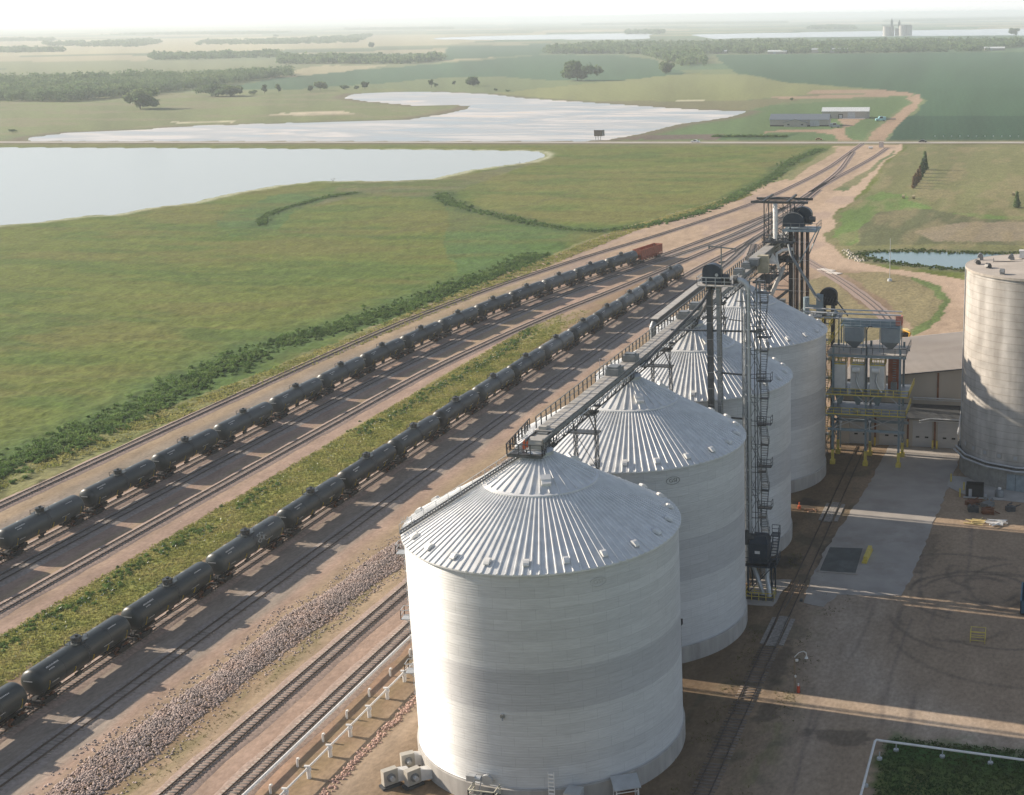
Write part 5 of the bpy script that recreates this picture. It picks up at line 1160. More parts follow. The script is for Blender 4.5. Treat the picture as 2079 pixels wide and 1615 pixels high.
for s in (-1, 1):
    for k in range(11): y = -7+k*1.4; b.bx(s*1.55-.06, s*1.55+.06, y-.07, y+.07, 1.6, 4.4)
    b.bx(s*1.55-.1, s*1.55+.1, -7.3, 7.3, 4.4, 4.52); b.bx(s*1.55-.08, s*1.55+.08, -7.3, 7.3, 1.5, 1.75)
    b.bx(-1.6, 1.6, s*7.25-.08, s*7.25+.08, 4.4, 4.52)
b.build('side_stakes', M_hop, t)
b = MB(); b.bx(-.4, .4, -7.9, 7.9, .9, 1.3)
for s in (-1, 1):
    b.bx(-1.3, 1.3, s*7.6-.1, s*7.6+.1, 1.0, 1.3); b.bar((1.4, s*7.5, 1.1), (1.4, s*7.5, 4.4), .06); b.bar((-1.4, s*7.5, 1.1), (-1.4, s*7.5, 4.4), .06); b.bar((0, s*7.8, .9), (0, s*8.5, .9), .25)
b.build('underframe', M_black, t)
for s in (-1, 1):
    w = MB()
    for u in (-.88, .88):
        for x in (-.755, .755): w.tube([(x-.07, s*5.6+u, .67), (x+.07, s*5.6+u, .67)], .46, 16)
        w.tube([(-.9, s*5.6+u, .67), (.9, s*5.6+u, .67)], .08, 8)
    for x in (-1.0, 1.0): w.bx(x-.08, x+.08, s*5.6-1.2, s*5.6+1.2, .5, .85)
    w.bx(-1, 1, s*5.6-.2, s*5.6+.2, .6, .95); w.build('bogie', M_black, t)
t.location = ((xa+xb)/2, (ya+yb)/2, 0); t.rotation_euler = (0, 0, math.atan2(-(xb-xa), yb-ya))
# small things in the yard
def simple(name, lab, cat, mb, m, group=None, smooth=False): return tag(mb.build(name, m, smooth=smooth), lab, cat, group)
b = MB(); b.tube([(-44.8, 155.5, .2), (-44.8, 155.5, 3.2)], .05, 6); b.tube([(-45.8, 155.5, 3.2), (-43.9, 155.5, 3.2)], .04, 6); b.tube([(-45.8, 155.5, .2), (-45.8, 155.5, 3.2)], .05, 6); b.bar((-45.8, 155.5, 1.6), (-44.8, 155.5, 1.6), .05)
simple('derail_stand', 'thin pipe frame beside the yard track, left of the bridge', 'post', b, M_galv)
b = MB(); b.tube([(-52.2, 297, .25), (-51.4, 298.2, .25)], .3, 8); b.box((-52.6, 296.6, .3), (.7, .5, .5)); simple('scrap_piece', 'small dark lump on the gravel beyond the last tank car', 'scrap', b, M_dark)
b = MB(); b.box((-39.5, 349, .9), (3, 1.6, 1.2), R(20)); b.box((-38, 349.6, 1.7), (1.1, 1.2, 1.0), R(20)); b.tube([(-40.5, 348, .5), (-40.5, 349.6, .5)], .5, 10); b.tube([(-38.2, 348.6, .5), (-38.2, 350.2, .5)], .5, 10)
simple('rusty_machine', 'rusty machine parked on the gravel left of the far tower', 'machine', b, M_rust)

# ------------------------------------------------------------------ rock windrow (tens of thousands of stones)
rs = np.random.RandomState(4)
def stones(name, n, fx, fy, fz, smin, smax, m, lab, cat):
    """many small faceted stones as one heap"""
    base = np.array([(-1,-1,-.7),(1,-1,-.6),(1,1,-.7),(-1,1,-.6),(-.7,-.6,.6),(.75,-.7,.5),(.6,.7,.65),(-.7,.6,.45)], float)*.5
    s = rs.uniform(smin, smax, n)[:, None, None]*(1+.0*base[None]); V = base[None]*s*rs.uniform(.6, 1.3, (n, 8, 3))
    a = rs.uniform(0, 6.28, n); b_ = rs.uniform(-.8, .8, n); ca, sa, cb_, sb = np.cos(a), np.sin(a), np.cos(b_), np.sin(b_)
    X = V[..., 0]*ca[:, None]-V[..., 1]*sa[:, None]; Y = V[..., 0]*sa[:, None]+V[..., 1]*ca[:, None]; Z = V[..., 2]
    Y2 = Y*cb_[:, None]-Z*sb[:, None]; Z2 = Y*sb[:, None]+Z*cb_[:, None]
    V = np.stack([X+fx[:, None], Y2+fy[:, None], Z2+fz[:, None]], -1).reshape(-1, 3)
    F4 = (np.array([(4,5,6,7),(0,1,5,4),(1,2,6,5),(2,3,7,6),(3,0,4,7)])[None]+(np.arange(n)*8)[:, None, None]).reshape(-1, 4)
    o = np_mesh(name, V, F4, m); return tag(o, lab, cat, kind='stuff')
n = 42000; u = rs.rand(n); yy = -55+u*232; wv = (2.9-1.5*smoothstep(40, 150, yy)+1.0*(vnoise(yy/6, yy*0, 3)-.5))
xx = rs.uniform(-1, 1, n)*wv; keep = rs.rand(n) < np.where(yy < 60, 1, np.clip(1.4-yy/130, .12, 1)); xx, yy, wv = xx[keep], yy[keep], wv[keep]
cxr = np.interp(yy, [-60, -10, 25, 50, 180], [-44.7, -43.6, -42.4, -40.6, -40.0]); stray = rs.rand(len(xx)) < .16; xx = np.where(stray, xx*1.7, xx)
hh = np.maximum(0, 1-(np.abs(xx)/wv)**1.6)*(1.25-.9*smoothstep(20, 140, yy))
M_stone = leafmat('windrow_stone', [(.34, .255, .215), (.38, .305, .27), (.28, .235, .215)], .9, .4, .35, trans=0)
stones('rock_pile', len(xx), xx+cxr, yy, hh*.30+.03, .11, .29, M_stone, 'long windrow of broken pinkish stone between the tracks', 'rocks')
n = 1500; yy = rs.uniform(-25, 60, n); stones('rock_border', n, -18.9+rs.normal(0, .28, n)+(yy+20)*.012, yy, rs.uniform(.03, .12, n), .12, .34, mat('pink_rock', (.45, .30, .24), .9, var=.3), 'line of loose pink stones along the sandy road', 'rocks')

# ------------------------------------------------------------------ white pipelines on stands
def pipeline(name, lab, x, y0, y1, z, r, step, wide):
    t = empty(name, lab, 'pipeline', (x, y0, 0), 'white pipelines left of the nearest bin')
    b = MB(); b.tube([(x, y0, z), (x, y1, z)], r, 12); b.build('pipe', M_white, t, True)
    y = y0+1.2
    while y < y1:
        b = MB()
        if wide: b.tube([(x+.05, y, 0), (x+.05, y, z-r)], .22, 10); b.tube([(x+.05, y, z-.28), (x+.05, y, z-.02)], .30, 10); b.tube([(x-.35, y, z+.2), (x+.3, y, z+.25)], .13, 8)
        else: b.tube([(x+1.7, y, 0), (x+1.7, y, .75), (x+1.75, y, .95), (x+1.95, y, 1.0)], .13, 8)
        b.build('pipe_stand', M_white, t, True); y += step
    return t
pipeline('pipeline', 'thick white pipe running along the right rail of the inner track', -25.9, -50, 40, .75, .20, 5.35, False)
pipeline('pipeline', 'thinner white pipe on round white posts beside the sandy road', -21.9, -50, 12.5, 1.15, .12, 4.45, True)
# white pipe fence at the lower right
t = empty('pipe_fence', 'white pipe on low posts, turning a corner above the dark grass at the lower right', 'pipeline', (34.2, 4.8, 0))
b = MB(); b.tube([(34.5, -30, .95), (34.45, 4.6, .95), (34.6, 4.9, .95), (34.9, 4.85, .95), (64, 2.9, .95)], .13, 10); b.build('pipe', M_white, t, True)
for x, y in ((35.2, 2.6), (36.7, 4.73), (41.6, 4.4), (46.6, 4.07), (51.6, 3.7), (34.5, -3), (34.5, -10), (56.6, 3.4)):
    b = MB(); b.tube([(x, y, 0), (x, y, .85)], .06, 8); b.lathe([(.3, -.02), (.28, .2), (.01, .22)], (x, y), 12); b.build('post', M_galv, t)
# ================================================================== FILTER STRUCTURE, BUILDING, CONCRETE SILO
t = empty('filter_structure', 'blue grey steel structure carrying white filters and two hoppers above the old track', 'steel structure', (20, 104, 0))
XS, YS = (14.5, 20.2, 25.9), (101.2, 107.2)
for x in XS:
    for y in YS:
        b = MB(); b.bx(x-.17, x+.17, y-.04, y+.04, 1.9, 20.8); b.bx(x-.19, x-.13, y-.17, y+.17, 1.9, 20.8); b.bx(x+.13, x+.17, y-.17, y+.17, 1.9, 20.8); cl = b.build('column', M_teal, t)
        b = MB(); b.bx(x-.24, x+.24, y-.24, y+.24, .7, 2.6); b.bx(x-.42, x+.42, y-.42, y+.42, -.1, .75); b.build('yellow_base', M_yellow, cl)
b = MB()
for z in (6.5, 9.2, 12.8, 19.6):
    for y in YS: b.bx(13.6, 26.9, y-.13, y+.13, z-.45, z)
    for x in XS: b.bx(x-.11, x+.11, YS[0]-.6, YS[1]+.6, z-.42, z-.02)
b.build('beams', M_teal, t)
b = MB()
for x0, x1 in ((XS[0], XS[1]), (XS[1], XS[2])):
    b.bar((x0, 101.1, 9.0), (x1, 101.1, 6.5), .12); b.bar((x0, 101.1, 6.5), (x1, 101.1, 9.0), .12)
    b.bar((x0, 107.3, 9.0), (x1, 107.3, 6.5), .12)
for y0, y1 in ((YS[0], YS[1]),):
    for x in (XS[0], XS[2]): b.bar((x, y0, 6.5), (x, y1, 3.0), .14); b.bar((x, y1, 6.5), (x, y0, 3.0), .14)
for x in XS:
    for s in (-1, 1):
        if 13.6 < x+s*1.7 < 26.9: b.bar((x, 101.05, 11.0), (x+s*1.6, 101.05, 12.5), .16)
b.build('bracing', M_galv, t)
for z, yf in ((9.2, 100.2), (12.8, 99.6), (19.7, 101.0)):
    b = MB(); b.bx(13.4, 27.2 if z < 19 else 26.9, yf, 108.6, z, z+.1); b.build('deck', M_deck if z > 19 else M_grey, t)
for z, yf, xr in ((9.3, 100.2, 27.1), (12.9, 99.6, 27.6)):
    b = MB(); b.rail([(13.4, yf, z), (xr, yf, z), (xr, 108.6, z)], 1.1, .045, 1.35); b.bx(13.4, xr, yf-.03, yf+.02, z-.1, z+.12); b.build('yellow_rail', M_yellow, t)
b = MB(); b.rail([(13.6, 101.0, 19.8), (26.9, 101.0, 19.8), (26.9, 108.6, 19.8)], 1.1, .04, 2.0, mid=False); b.build('top_rail', M_dark, t)
b = MB(); b.tube([(20.2, 100.95, 13), (20.2, 100.95, 24.0), (20.5, 100.95, 24.6), (21.1, 100.95, 24.7)], .09, 8); b.build('riser_pipe', M_dark, t, True)
# two square hoppers on the roof deck
for x0 in (16.1, 22.3):
    b = MB(); x1 = x0+3.1; y0, y1 = 103.0, 106.4; cx = (x0+x1)/2; cy = (y0+y1)/2
    b.bx(x0, x1, y0, y1, 21.5, 23.9)
    b.add([(x0, y0, 21.5), (x1, y0, 21.5), (x1, y1, 21.5), (x0, y1, 21.5), (cx-.35, cy-.35, 20.1), (cx+.35, cy-.35, 20.1), (cx+.35, cy+.35, 20.1), (cx-.35, cy+.35, 20.1)], [(0, 4, 5, 1), (1, 5, 6, 2), (2, 6, 7, 3), (3, 7, 4, 0), (4, 7, 6, 5)])
    h = b.build('hopper', mat('blue_grey_sheet', (.26, .30, .325), .45, .35, var=.08), t)
    for x in (x0-.12, x1+.12):
        for y in (y0, y1): b = MB(); b.bar((x, y, 19.8), (x, y, 24.0), .15); b.build('hopper_leg', M_teal, h)
b = MB(); b.bx(15.4, 25.6, 103.4, 106, 23.95, 24.15); b.bx(15.4, 25.6, 104.2, 105.2, 24.15, 24.9); b.build('top_conveyor', M_teal, t)
b = MB(); b.rail([(15.4, 103.4, 24.15), (25.6, 103.4, 24.15)], 1.0, .03, 1.6); b.build('conveyor_rail', M_galv, t)
b = MB(); b.tube([(24.9, 104.3, 25.2), (25.9, 104.3, 25.2)], .45, 12); b.bx(24.7, 25.8, 104.0, 105.2, 24.3, 25.9); b.build('drive_unit', mat('pale_red_paint', (.50, .20, .15), .5), t)
for y, z, r in ((103.9, 26.1, .14), (104.3, 25.2, .10), (105.6, 26.4, .12)):
    b = MB(); b.tube([(8.6, y+1.5, z-.2), (14, y, z), (25.6, y, z)], r, 8); b.build('header_pipe', M_galv, t, True)
# three filter housings with yellow cages
for k, (x0, x1, m) in enumerate(((14.35, 16.5, M_white), (17.4, 19.8, M_white), (20.7, 23.2, M_white))):
    t2 = empty('filter_unit', ['white ribbed filter housing, left of the three under yellow cages', 'grey filter housing with a curved duct, middle of the three', 'white filter housing with a curved duct, right of the three'][k], 'filter', ((x0+x1)/2, 103, 12.9), 'filter housings on the steel structure')
    b = MB(); y0, y1 = 101.6, 104.2; b.bx(x0, x1, y0, y1, 13.4, 17.7)
    for j in range(6): xx_ = x0+.2+j*(x1-x0-.4)/5; b.bx(xx_-.05, xx_+.05, y0-.06, y0, 13.5, 17.6)
    b.build('housing', m, t2)
    cx = (x0+x1)/2; b = MB(); b.add([(x0, y0, 13.4), (x1, y0, 13.4), (x1, y1, 13.4), (x0, y1, 13.4), (cx-.3, 102.6, 10.4), (cx+.3, 102.6, 10.4), (cx+.3, 103.2, 10.4), (cx-.3, 103.2, 10.4)], [(0, 4, 5, 1), (1, 5, 6, 2), (2, 6, 7, 3), (3, 7, 4, 0), (4, 7, 6, 5)]); b.build('cone', M_teal, t2)
    b = MB(); b.rail([(x0, y0, 17.7), (x1, y0, 17.7), (x1, y1, 17.7), (x0, y1, 17.7), (x0, y0, 17.7)], 1.1, .045, .9); b.bx(x0-.03, x1+.03, y0-.03, y0+.03, 17.7, 17.9); b.build('cage', M_yellow, t2)
    if k:
        b = MB(); b.tube([(cx-.8, 101.1, 17.0), (cx+.5, 101.1, 17.0)], .5, 14); b.build('fan_drum', M_white, t2, True)
        b = MB(); b.tube([(cx+.1, 101.1, 16.4), (cx-.1, 100.9, 15.2), (cx+.3, 100.8, 14.1), (cx+.9, 100.9, 13.2)], .2, 10); b.build('curved_duct', M_galv, t2, True)
        b = MB(); b.tube([(cx-.5, 101.5, 9.9), (cx+.5, 100.9, 9.6)], .42, 12); b.build('rotary_valve', mat('pale_cream_paint', (.45, .43, .33), .6), t2, True)
b = MB(); b.bx(23.5, 25.7, 104.4, 104.6, 13.0, 18.8); simple('rust_panel', 'rusty red louvre panel at the right of the filter structure', 'panel', b, mat('rusty_red_panel', (.28, .085, .04), .8, var=.25))
b = MB(); b.bx(24.1, 25.1, 103.4, 104.3, 13.0, 14.4)
for k in range(9): b.bx(24.3, 24.9, 104.2, 104.36, 14.6+k*.42, 14.72+k*.42)
simple('control_cabinet', 'small grey cabinet standing before the rusty louvre panel', 'cabinet', b, M_grey)
for x, z, lb in ((20.6, 7.5, 'white lamp on the middle column of the filter structure'), (15.6, 7.2, 'white lamp near the left column of the filter structure')):
    b = MB(); b.bar((x+.3, 100.95, z-1), (x+.3, 100.95, z+.6), .08); b.lathe([(.02, z+.75), (.28, z+.65), (.2, z+.4), (.02, z+.35)], (x+.3, 100.9), 10); simple('lamp', lb, 'lamp', b, M_white, 'lamps on the filter structure')
# stair tower left of the filter structure
t = empty('yellow_stair', 'yellow railed stairs and landings between the farthest bin and the filter structure', 'stairs', (13, 104, 0))
b = MB()
for z in (3.5, 7, 10.4, 13.8, 17.2, 20.6, 23.4): b.bx(11.8, 13.4, 106.2, 108, z, z+.08)
for k in range(6):
    z = .1+k*3.42; y0, y1 = ((103.2, 106.2) if k % 2 else (106.2, 103.2)); 
    for x in (12.0, 12.9): b.bar((x, y0, z), (x, y1, z+3.4), .06, .22)
    for j in range(10): f = (j+.5)/10; b.bx(12, 12.9, y0+(y1-y0)*f-.12, y0+(y1-y0)*f+.12, z+3.4*f, z+3.4*f+.04)
b.build('flight', M_grey, t)
b = MB()
for z in (3.5, 7, 10.4, 13.8, 17.2, 20.6, 23.4): b.rail([(11.8, 106.2, z+.08), (11.8, 108, z+.08), (13.4, 108, z+.08), (13.4, 105.4, z+.08), (13.4, 103.0, z+.08)], 1.1, .035, .9)
b.bar((13.3, 103, 20.7), (16.0, 103, 24.4), .12); b.bar((13.3, 103, 21.7), (16.0, 103, 25.4), .08); b.build('hand_rail', M_yellow, t)

# --- process building
t = empty('process_building', 'pale metal building with overhead doors behind the filter structure', 'building', (30, 116, 0))
M_filt = mat('pale_filter_paint', (.55, .56, .56), .5, var=.08, dirt=(.35, .33, .3), dirt_amt=.4)
M_sid = mat('pale_metal_siding', (.40, .375, .335), .6, .1, var=.07, scale=.3, dirt=(.28, .24, .20), dirt_amt=.5, stretch=(1, 1, .25))
M_sid2 = mat('grey_door_panel', (.42, .43, .44), .5, .1, var=.05, scale=.5)
M_droof = mat('dark_canopy_roof', (.075, .08, .085), .6, .2, var=.15)
M_rf = mat('pale_metal_roof', (.36, .325, .29), .6, .15, var=.09, scale=.15, dirt=(.28, .235, .19), dirt_amt=.5)
b = MB()
doors = [(15.6, 19.6), (21.0, 25.4), (27.0, 30.5), (31.5, 35.6)]
x = 13.6
for d0, d1 in doors+[(37.6, 41.6)]:
    b.bx(x, d0, 113.5, 113.9, 0, 5.35); b.bx(d0, d1, 113.5, 113.9, 4.9, 5.35); x = d1
b.bx(x, 46, 113.5, 113.9, 0, 5.35); b.bx(13.6, 14, 113.9, 149, 0, 10.5); b.bx(45.6, 46, 113.9, 149, 0, 12); b.build('wall', M_sid, t)
for k, (d0, d1) in enumerate(doors+[(37.6, 41.6)]):
    b = MB(); n = 5
    for j in range(n): b.bx(d0+.02, d1-.02, 113.62, 113.72, .05+j*.97, 1.0+j*.97)
    d = b.build('overhead_door', M_sid2, t); c = (d0+d1)/2
    for s in (-.8, .8):
        b = MB(); b.bx(c+s-.32, c+s+.32, 113.58, 113.63, 1.75, 2.05); b.build('door_window', M_glass, d)
for x in (20.3, 26.2, 31.0, 36.4): b = MB(); b.bx(x-.17, x+.17, 113.3, 113.5, .3, 5.3); b.build('rust_downpipe', M_rust, t)
for x in (20.3, 26.2, 30.7, 31.45): b = MB(); b.bx(x-.16, x+.16, 112.9, 113.25, 0, 1.5); b.build('yellow_guard', M_yellow, t)
b = MB(); b.add([(13.4, 113.2, 5.45), (46, 113.2, 5.45), (46, 117.6, 7.1), (13.4, 117.6, 7.1), (13.4, 113.2, 5.25), (46, 113.2, 5.25), (46, 117.6, 6.9), (13.4, 117.6, 6.9)], [(0, 1, 2, 3), (4, 7, 6, 5), (0, 4, 5, 1), (1, 5, 6, 2), (2, 6, 7, 3), (3, 7, 4, 0)]); b.build('canopy_roof', M_droof, t)
b = MB(); b.bx(13.6, 46, 117.4, 117.6, 6.9, 7.9)
for x in np.arange(27, 46, 1.55): b.bx(x, x+.28, 117.25, 117.4, 7.2, 7.6)
b.build('fascia', M_sid, t)
# gable wall and low pitched roof, rising to the right
def rz(x): return 10.6+(x-13.6)*.14 if x < 36 else 13.74-(x-36)*.1
b = MB(); xs = [13.6, 30.85, 31.2, 36, 46]
b.add([(x, 117.6, 7.9) for x in xs]+[(x, 117.6, rz(x)+.25) for x in xs], [(i, i+1, 6+i-0 if False else 5+i+1, 5+i) for i in range(4)]); b.build('gable_wall', M_sid, t)
b = MB(); b.bx(30.85, 31.2, 117.45, 117.62, 7.9, 13.1); b.build('rust_downpipe', M_rust, t)
b = MB()
for x0, x1 in ((13.3, 36), (36, 46.4)):
    b.add([(x0, 117.2, rz(x0)+.28), (x1, 117.2, rz(x1)+.28), (x1, 149.5, rz(x1)+.28), (x0, 149.5, rz(x0)+.28), (x0, 117.2, rz(x0)), (x1, 117.2, rz(x1)), (x1, 149.5, rz(x1)), (x0, 149.5, rz(x0))], [(0, 1, 2, 3), (4, 7, 6, 5), (0, 4, 5, 1), (1, 5, 6, 2), (2, 6, 7, 3), (3, 7, 4, 0)])
for y in np.arange(118, 149, .9): b.bar((13.4, y, rz(13.4)+.31), (36, y, rz(36)+.31), .05, .06)
roof = b.build('roof', M_rf, t)
b = MB(); b.bar((13.3, 117.15, rz(13.3)+.26), (36, 117.15, rz(36)+.26), .16, .22); b.build('eave_trim', M_droof, roof)
for y, z, r, x0 in ((116.9, 8.3, .14, 26.6), (117.0, 7.95, .1, 26.6), (112.9, 5.6, .13, 30.2), (112.9, 5.2, .09, 30.2)):
    b = MB(); b.tube([(x0-(2 if y < 114 else 0), y, z-(.5 if y < 114 else 0)), (x0, y, z), (35.4, y, z), (35.5, y-(.4 if y > 114 else .2), z-.6), (35.6, y-2.2, z-3.4 if y < 114 else z-.6), (35.4, 109, 4.2)], r, 8); b.build('pipe_run', M_galv, t, True)

# --- concrete silo
CX, CY, CR, CZ = 48.6, 104.3, 12.3, 35.1
t = empty('concrete_silo', 'big round concrete silo at the right edge of the picture', 'silo', (CX, CY, 0))
def conc_wall():
    m, nt, b = nodes('slipformed_concrete'); L = nt.links; tc = N(nt, 'TexCoord'); sp = N(nt, 'SeparateXYZ'); L.new(tc.outputs['Object'], sp.inputs[0])
    at = N(nt, 'Math', operation='ARCTAN2'); L.new(sp.outputs[1], at.inputs[0]); L.new(sp.outputs[0], at.inputs[1])
    cb_ = N(nt, 'CombineXYZ'); mu = N(nt, 'Math', operation='MULTIPLY'); mu.inputs[1].default_value = 12.3; L.new(at.outputs[0], mu.inputs[0]); L.new(mu.outputs[0], cb_.inputs[0])
    mz = N(nt, 'Math', operation='MULTIPLY'); mz.inputs[1].default_value = .16; L.new(sp.outputs[2], mz.inputs[0]); L.new(mz.outputs[0], cb_.inputs[1])
    n1 = N(nt, 'TexNoise'); n1.inputs['Scale'].default_value = .55; n1.inputs['Detail'].default_value = 5; n1.inputs['Roughness'].default_value = .5; mpv = N(nt, 'Mapping'); mpv.inputs['Scale'].default_value = (1, 1, .10); mpv.inputs['Rotation'].default_value = (0, 0, .4); L.new(tc.outputs['Object'], mpv.inputs[0]); L.new(mpv.outputs[0], n1.inputs['Vector'])
    cr = N(nt, 'ValToRGB'); e = cr.color_ramp.elements; e[0].position = .34; e[0].color = (.36, .335, .30, 1); e[1].position = .66; e[1].color = (.52, .495, .455, 1); L.new(n1.outputs[0], cr.inputs[0])
    n2 = N(nt, 'TexNoise'); n2.inputs['Scale'].default_value = .5; n2.inputs['Detail'].default_value = 8; L.new(tc.outputs['Object'], n2.inputs['Vector'])
    mr = N(nt, 'MapRange'); mr.inputs[1].default_value = .3; mr.inputs[2].default_value = .7; mr.inputs[3].default_value = .82; mr.inputs[4].default_value = 1.15; L.new(n2.outputs[0], mr.inputs[0])
    dv = N(nt, 'Math', operation='MODULO'); dv.inputs[1].default_value = 1.22; L.new(sp.outputs[2], dv.inputs[0])
    rr = N(nt, 'ValToRGB'); rr.color_ramp.elements[0].position = .0; rr.color_ramp.elements[0].color = (.72, .70, .67, 1); rr.color_ramp.elements[1].position = .11; rr.color_ramp.elements[1].color = (1, 1, 1, 1); k = rr.color_ramp.elements.new(.06); k.color = (.78, .76, .73, 1); L.new(dv.outputs[0], rr.inputs[0])
    v = N(nt, 'VectorMath', operation='SCALE'); L.new(cr.outputs[0], v.inputs[0]); L.new(mr.outputs[0], v.inputs['Scale'])
    v2 = N(nt, 'VectorMath', operation='MULTIPLY'); L.new(v.outputs[0], v2.inputs[0]); L.new(rr.outputs[0], v2.inputs[1]); L.new(v2.outputs[0], b.inputs['Base Color']); b.inputs['Roughness'].default_value = .88
    bp = N(nt, 'Bump'); bp.inputs['Strength'].default_value = .4; bp.inputs['Distance'].default_value = .03; L.new(n2.outputs[0], bp.inputs['Height']); L.new(bp.outputs[0], b.inputs['Normal'])
    return m
M_cw = conc_wall()
prof = [(CR, 3.6)]
z = 4.9
while z < CZ-.3: prof += [(CR, z-.05), (CR+.02, z-.03), (CR+.02, z+.03), (CR, z+.05)]; z += 1.22
prof += [(CR, CZ-.02)]
b = MB(); b.lathe(prof, (CX, CY), 360); b.build('wall', M_cw, t, True)
b = MB(); b.lathe([(CR+.02, CZ-.45), (CR+.22, CZ-.4), (CR+.22, CZ), (CR+.05, CZ+.02)], (CX, CY), 96); b.build('rim', mat('rim_concrete', (.40, .36, .31), .9), t, True)
b = MB(); b.lathe([(CR+.1, CZ+.0), (.01, CZ+.75)], (CX, CY), 64); b.build('roof', mat('silo_roof', (.40, .36, .315), .9, var=.12, scale=.3, dirt=(.28, .24, .2), dirt_amt=.5), t, True)
b = MB(); b.lathe([(CR+.14, -.05), (CR+.14, 3.7), (CR, 3.8)], (CX, CY), 40); 
for k in range(40):
    a = 2*math.pi*k/40
    if k % 3 == 0: b.box((CX+(CR+.16)*math.cos(a), CY+(CR+.16)*math.sin(a), 1.85), (.1, .5, 3.7), a)
b.build('base_panels', mat('base_wall', (.30, .295, .27), .9, var=.15, dirt=(.18, .165, .14), dirt_amt=.6), t)
b = MB()
for r, z in ((CR+.75, 4.35), (CR+1.0, 3.75)):
    n = 16; q = [(CX+r/math.cos(math.pi/n)*math.cos(2*math.pi*(k+.5)/n), CY+r/math.cos(math.pi/n)*math.sin(2*math.pi*(k+.5)/n), z) for k in range(8, n+1)]
    b.tube(q, .16, 8)
b.build('ring_pipe', M_galv, t)
b = MB(); b.lathe([(CR+.12, 3.9), (CR+.6, 3.95), (CR+.6, 4.05), (CR+.12, 4.1)], (CX, CY), 48); b.build('pipe_shelf', M_dark, t)
for a in (205, 218, 231, 244, 257, 270, 283):
    b = MB(); a = R(a); M = Matrix.Rotation(a, 3, 'Z'); b.box((CX+(CR+.06)*math.cos(a), CY+(CR+.06)*math.sin(a), 5.6), (.12, .95, .95), M=M); o = b.build('frame', M_sid, t)
    b = MB(); b.box((CX+(CR+.13)*math.cos(a), CY+(CR+.13)*math.sin(a), 5.6), (.03, .62, .62), M=M); b.build('pane', M_sid2, o)
b = MB(); a = R(258); M = Matrix.Rotation(a, 3, 'Z'); b.box((CX+(CR+.17)*math.cos(a), CY+(CR+.17)*math.sin(a), 1.45), (.14, 2.9, 2.8), M=M); dd = b.build('double_door', mat('blue_grey_door', (.26, .31, .335), .5), t)
b = MB(); b.box((CX+(CR+.26)*math.cos(a), CY+(CR+.26)*math.sin(a), 1.45), (.05, .05, 2.8), M=M); b.build('door_seam', M_dark, dd)
b = MB(); b.tube([(CX+(CR+.15)*math.cos(R(186)), CY+(CR+.15)*math.sin(R(186)), 3.9), (CX+(CR+.15)*math.cos(R(186)), CY+(CR+.15)*math.sin(R(186)), CZ)], .1, 6); b.build('conduit', M_galv, t)
rg = random.Random(2)
for k, (a, r, h) in enumerate(((183, 10.6, .9), (160, 11.0, 1.3), (206, 9.6, 1.0), (236, 11.0, 1.0), (268, 10, 1.1), (150, 6, 1.4))):
    x, y = CX+r*math.cos(R(a)), CY+r*math.sin(R(a)); z = CZ+.05; b = MB(); M = Matrix.Rotation(R(a+25), 3, 'Z')
    vs = []
    for s in (-.35, .35):
        for px, pz in ((-.5, 0), (-.5, h*.5), (-.3, h*.85), (.05, h), (.35, h*.8), (.55, h*.45), (.1, h*.35), (.1, 0)): vs.append(M @ Vector((px, s, pz))+Vector((x, y, z)))
    b.add(vs, [tuple(range(8))[::-1], tuple(range(8, 16))]+[(i, (i+1) % 8, 8+(i+1) % 8, 8+i) for i in range(8)]); b.build('roof_vent', M_grey if k % 2 else M_dark, t)
b = MB(); b.box((CX-1.2, CY+5.0, CZ+1.7), (1.5, 1.3, 2.1)); b.box((CX-1.2, CY+5.0, CZ+2.9), (1.8, 1.5, .25)); b.tube([(CX-.4, CY+4.6, CZ+2.6), (CX+.4, CY+4.6, CZ+2.6)], .3, 8); b.build('roof_filter', mat('blue_grey_filter', (.10, .14, .17), .5), t)
b = MB(); b.box((CX-3.4, CY+4.5, CZ+1.1), (1.0, 1.0, 1.1)); b.box((CX-3.4, CY+4.5, CZ+1.75), (1.2, 1.2, .2)); b.build('roof_hood', M_white, t)
b = MB(); b.tube([(CX-8, CY+1, CZ+.45), (CX+8, CY+.4, CZ+.6)], .07, 6); b.bar((CX-8, CY+1, CZ), (CX-8, CY+1, CZ+1), .07); b.build('roof_pipe', M_dark, t)

# ------------------------------------------------------------------ things standing in the yard
for k, (x, y, lb) in enumerate(((35.4, 95.0, 'yellow bollard at the corner of the concrete apron, farthest left of the three'), (37.8, 91.0, 'yellow bollard just left of the black dumpster'), (37.4, 87.8, 'nearest yellow bollard, left of the scrap by the concrete silo'))):
    b = MB(); b.lathe([(.13, 0), (.13, 1.35), (.09, 1.47), (.001, 1.5)], (x, y), 14); simple('bollard', lb, 'bollard', b, M_yellow, 'yellow bollards by the concrete silo', True)
t = empty('dumpster', 'black open dumpster with pale frame at the foot of the concrete silo', 'dumpster', (39.7, 88.3, 0))
b = MB(); x0, x1, y0, y1 = 38.3, 41.1, 87.4, 89.4
for a in ((x0, x0+.07, y0, y1), (x1-.07, x1, y0, y1), (x0, x1, y0, y0+.07), (x0, x1, y1-.07, y1), ): b.bx(*a, .25, 2.2)
b.bx(x0, x1, y0, y1, .25, .35); b.build('bin', M_black, t)
b = MB(); b.bx(38.0, 41.7, 86.9, 87.05, .2, .4); b.bx(41.3, 41.7, 86.9, 88, .2, .7); b.bx(38.8, 39.3, 87.2, 87.38, .3, 1.6); b.build('frame', M_galv, t)
t = empty('water_tank', 'small grey ribbed tank with a white cap, right of the black dumpster', 'tank', (43.6, 88.9, 0))
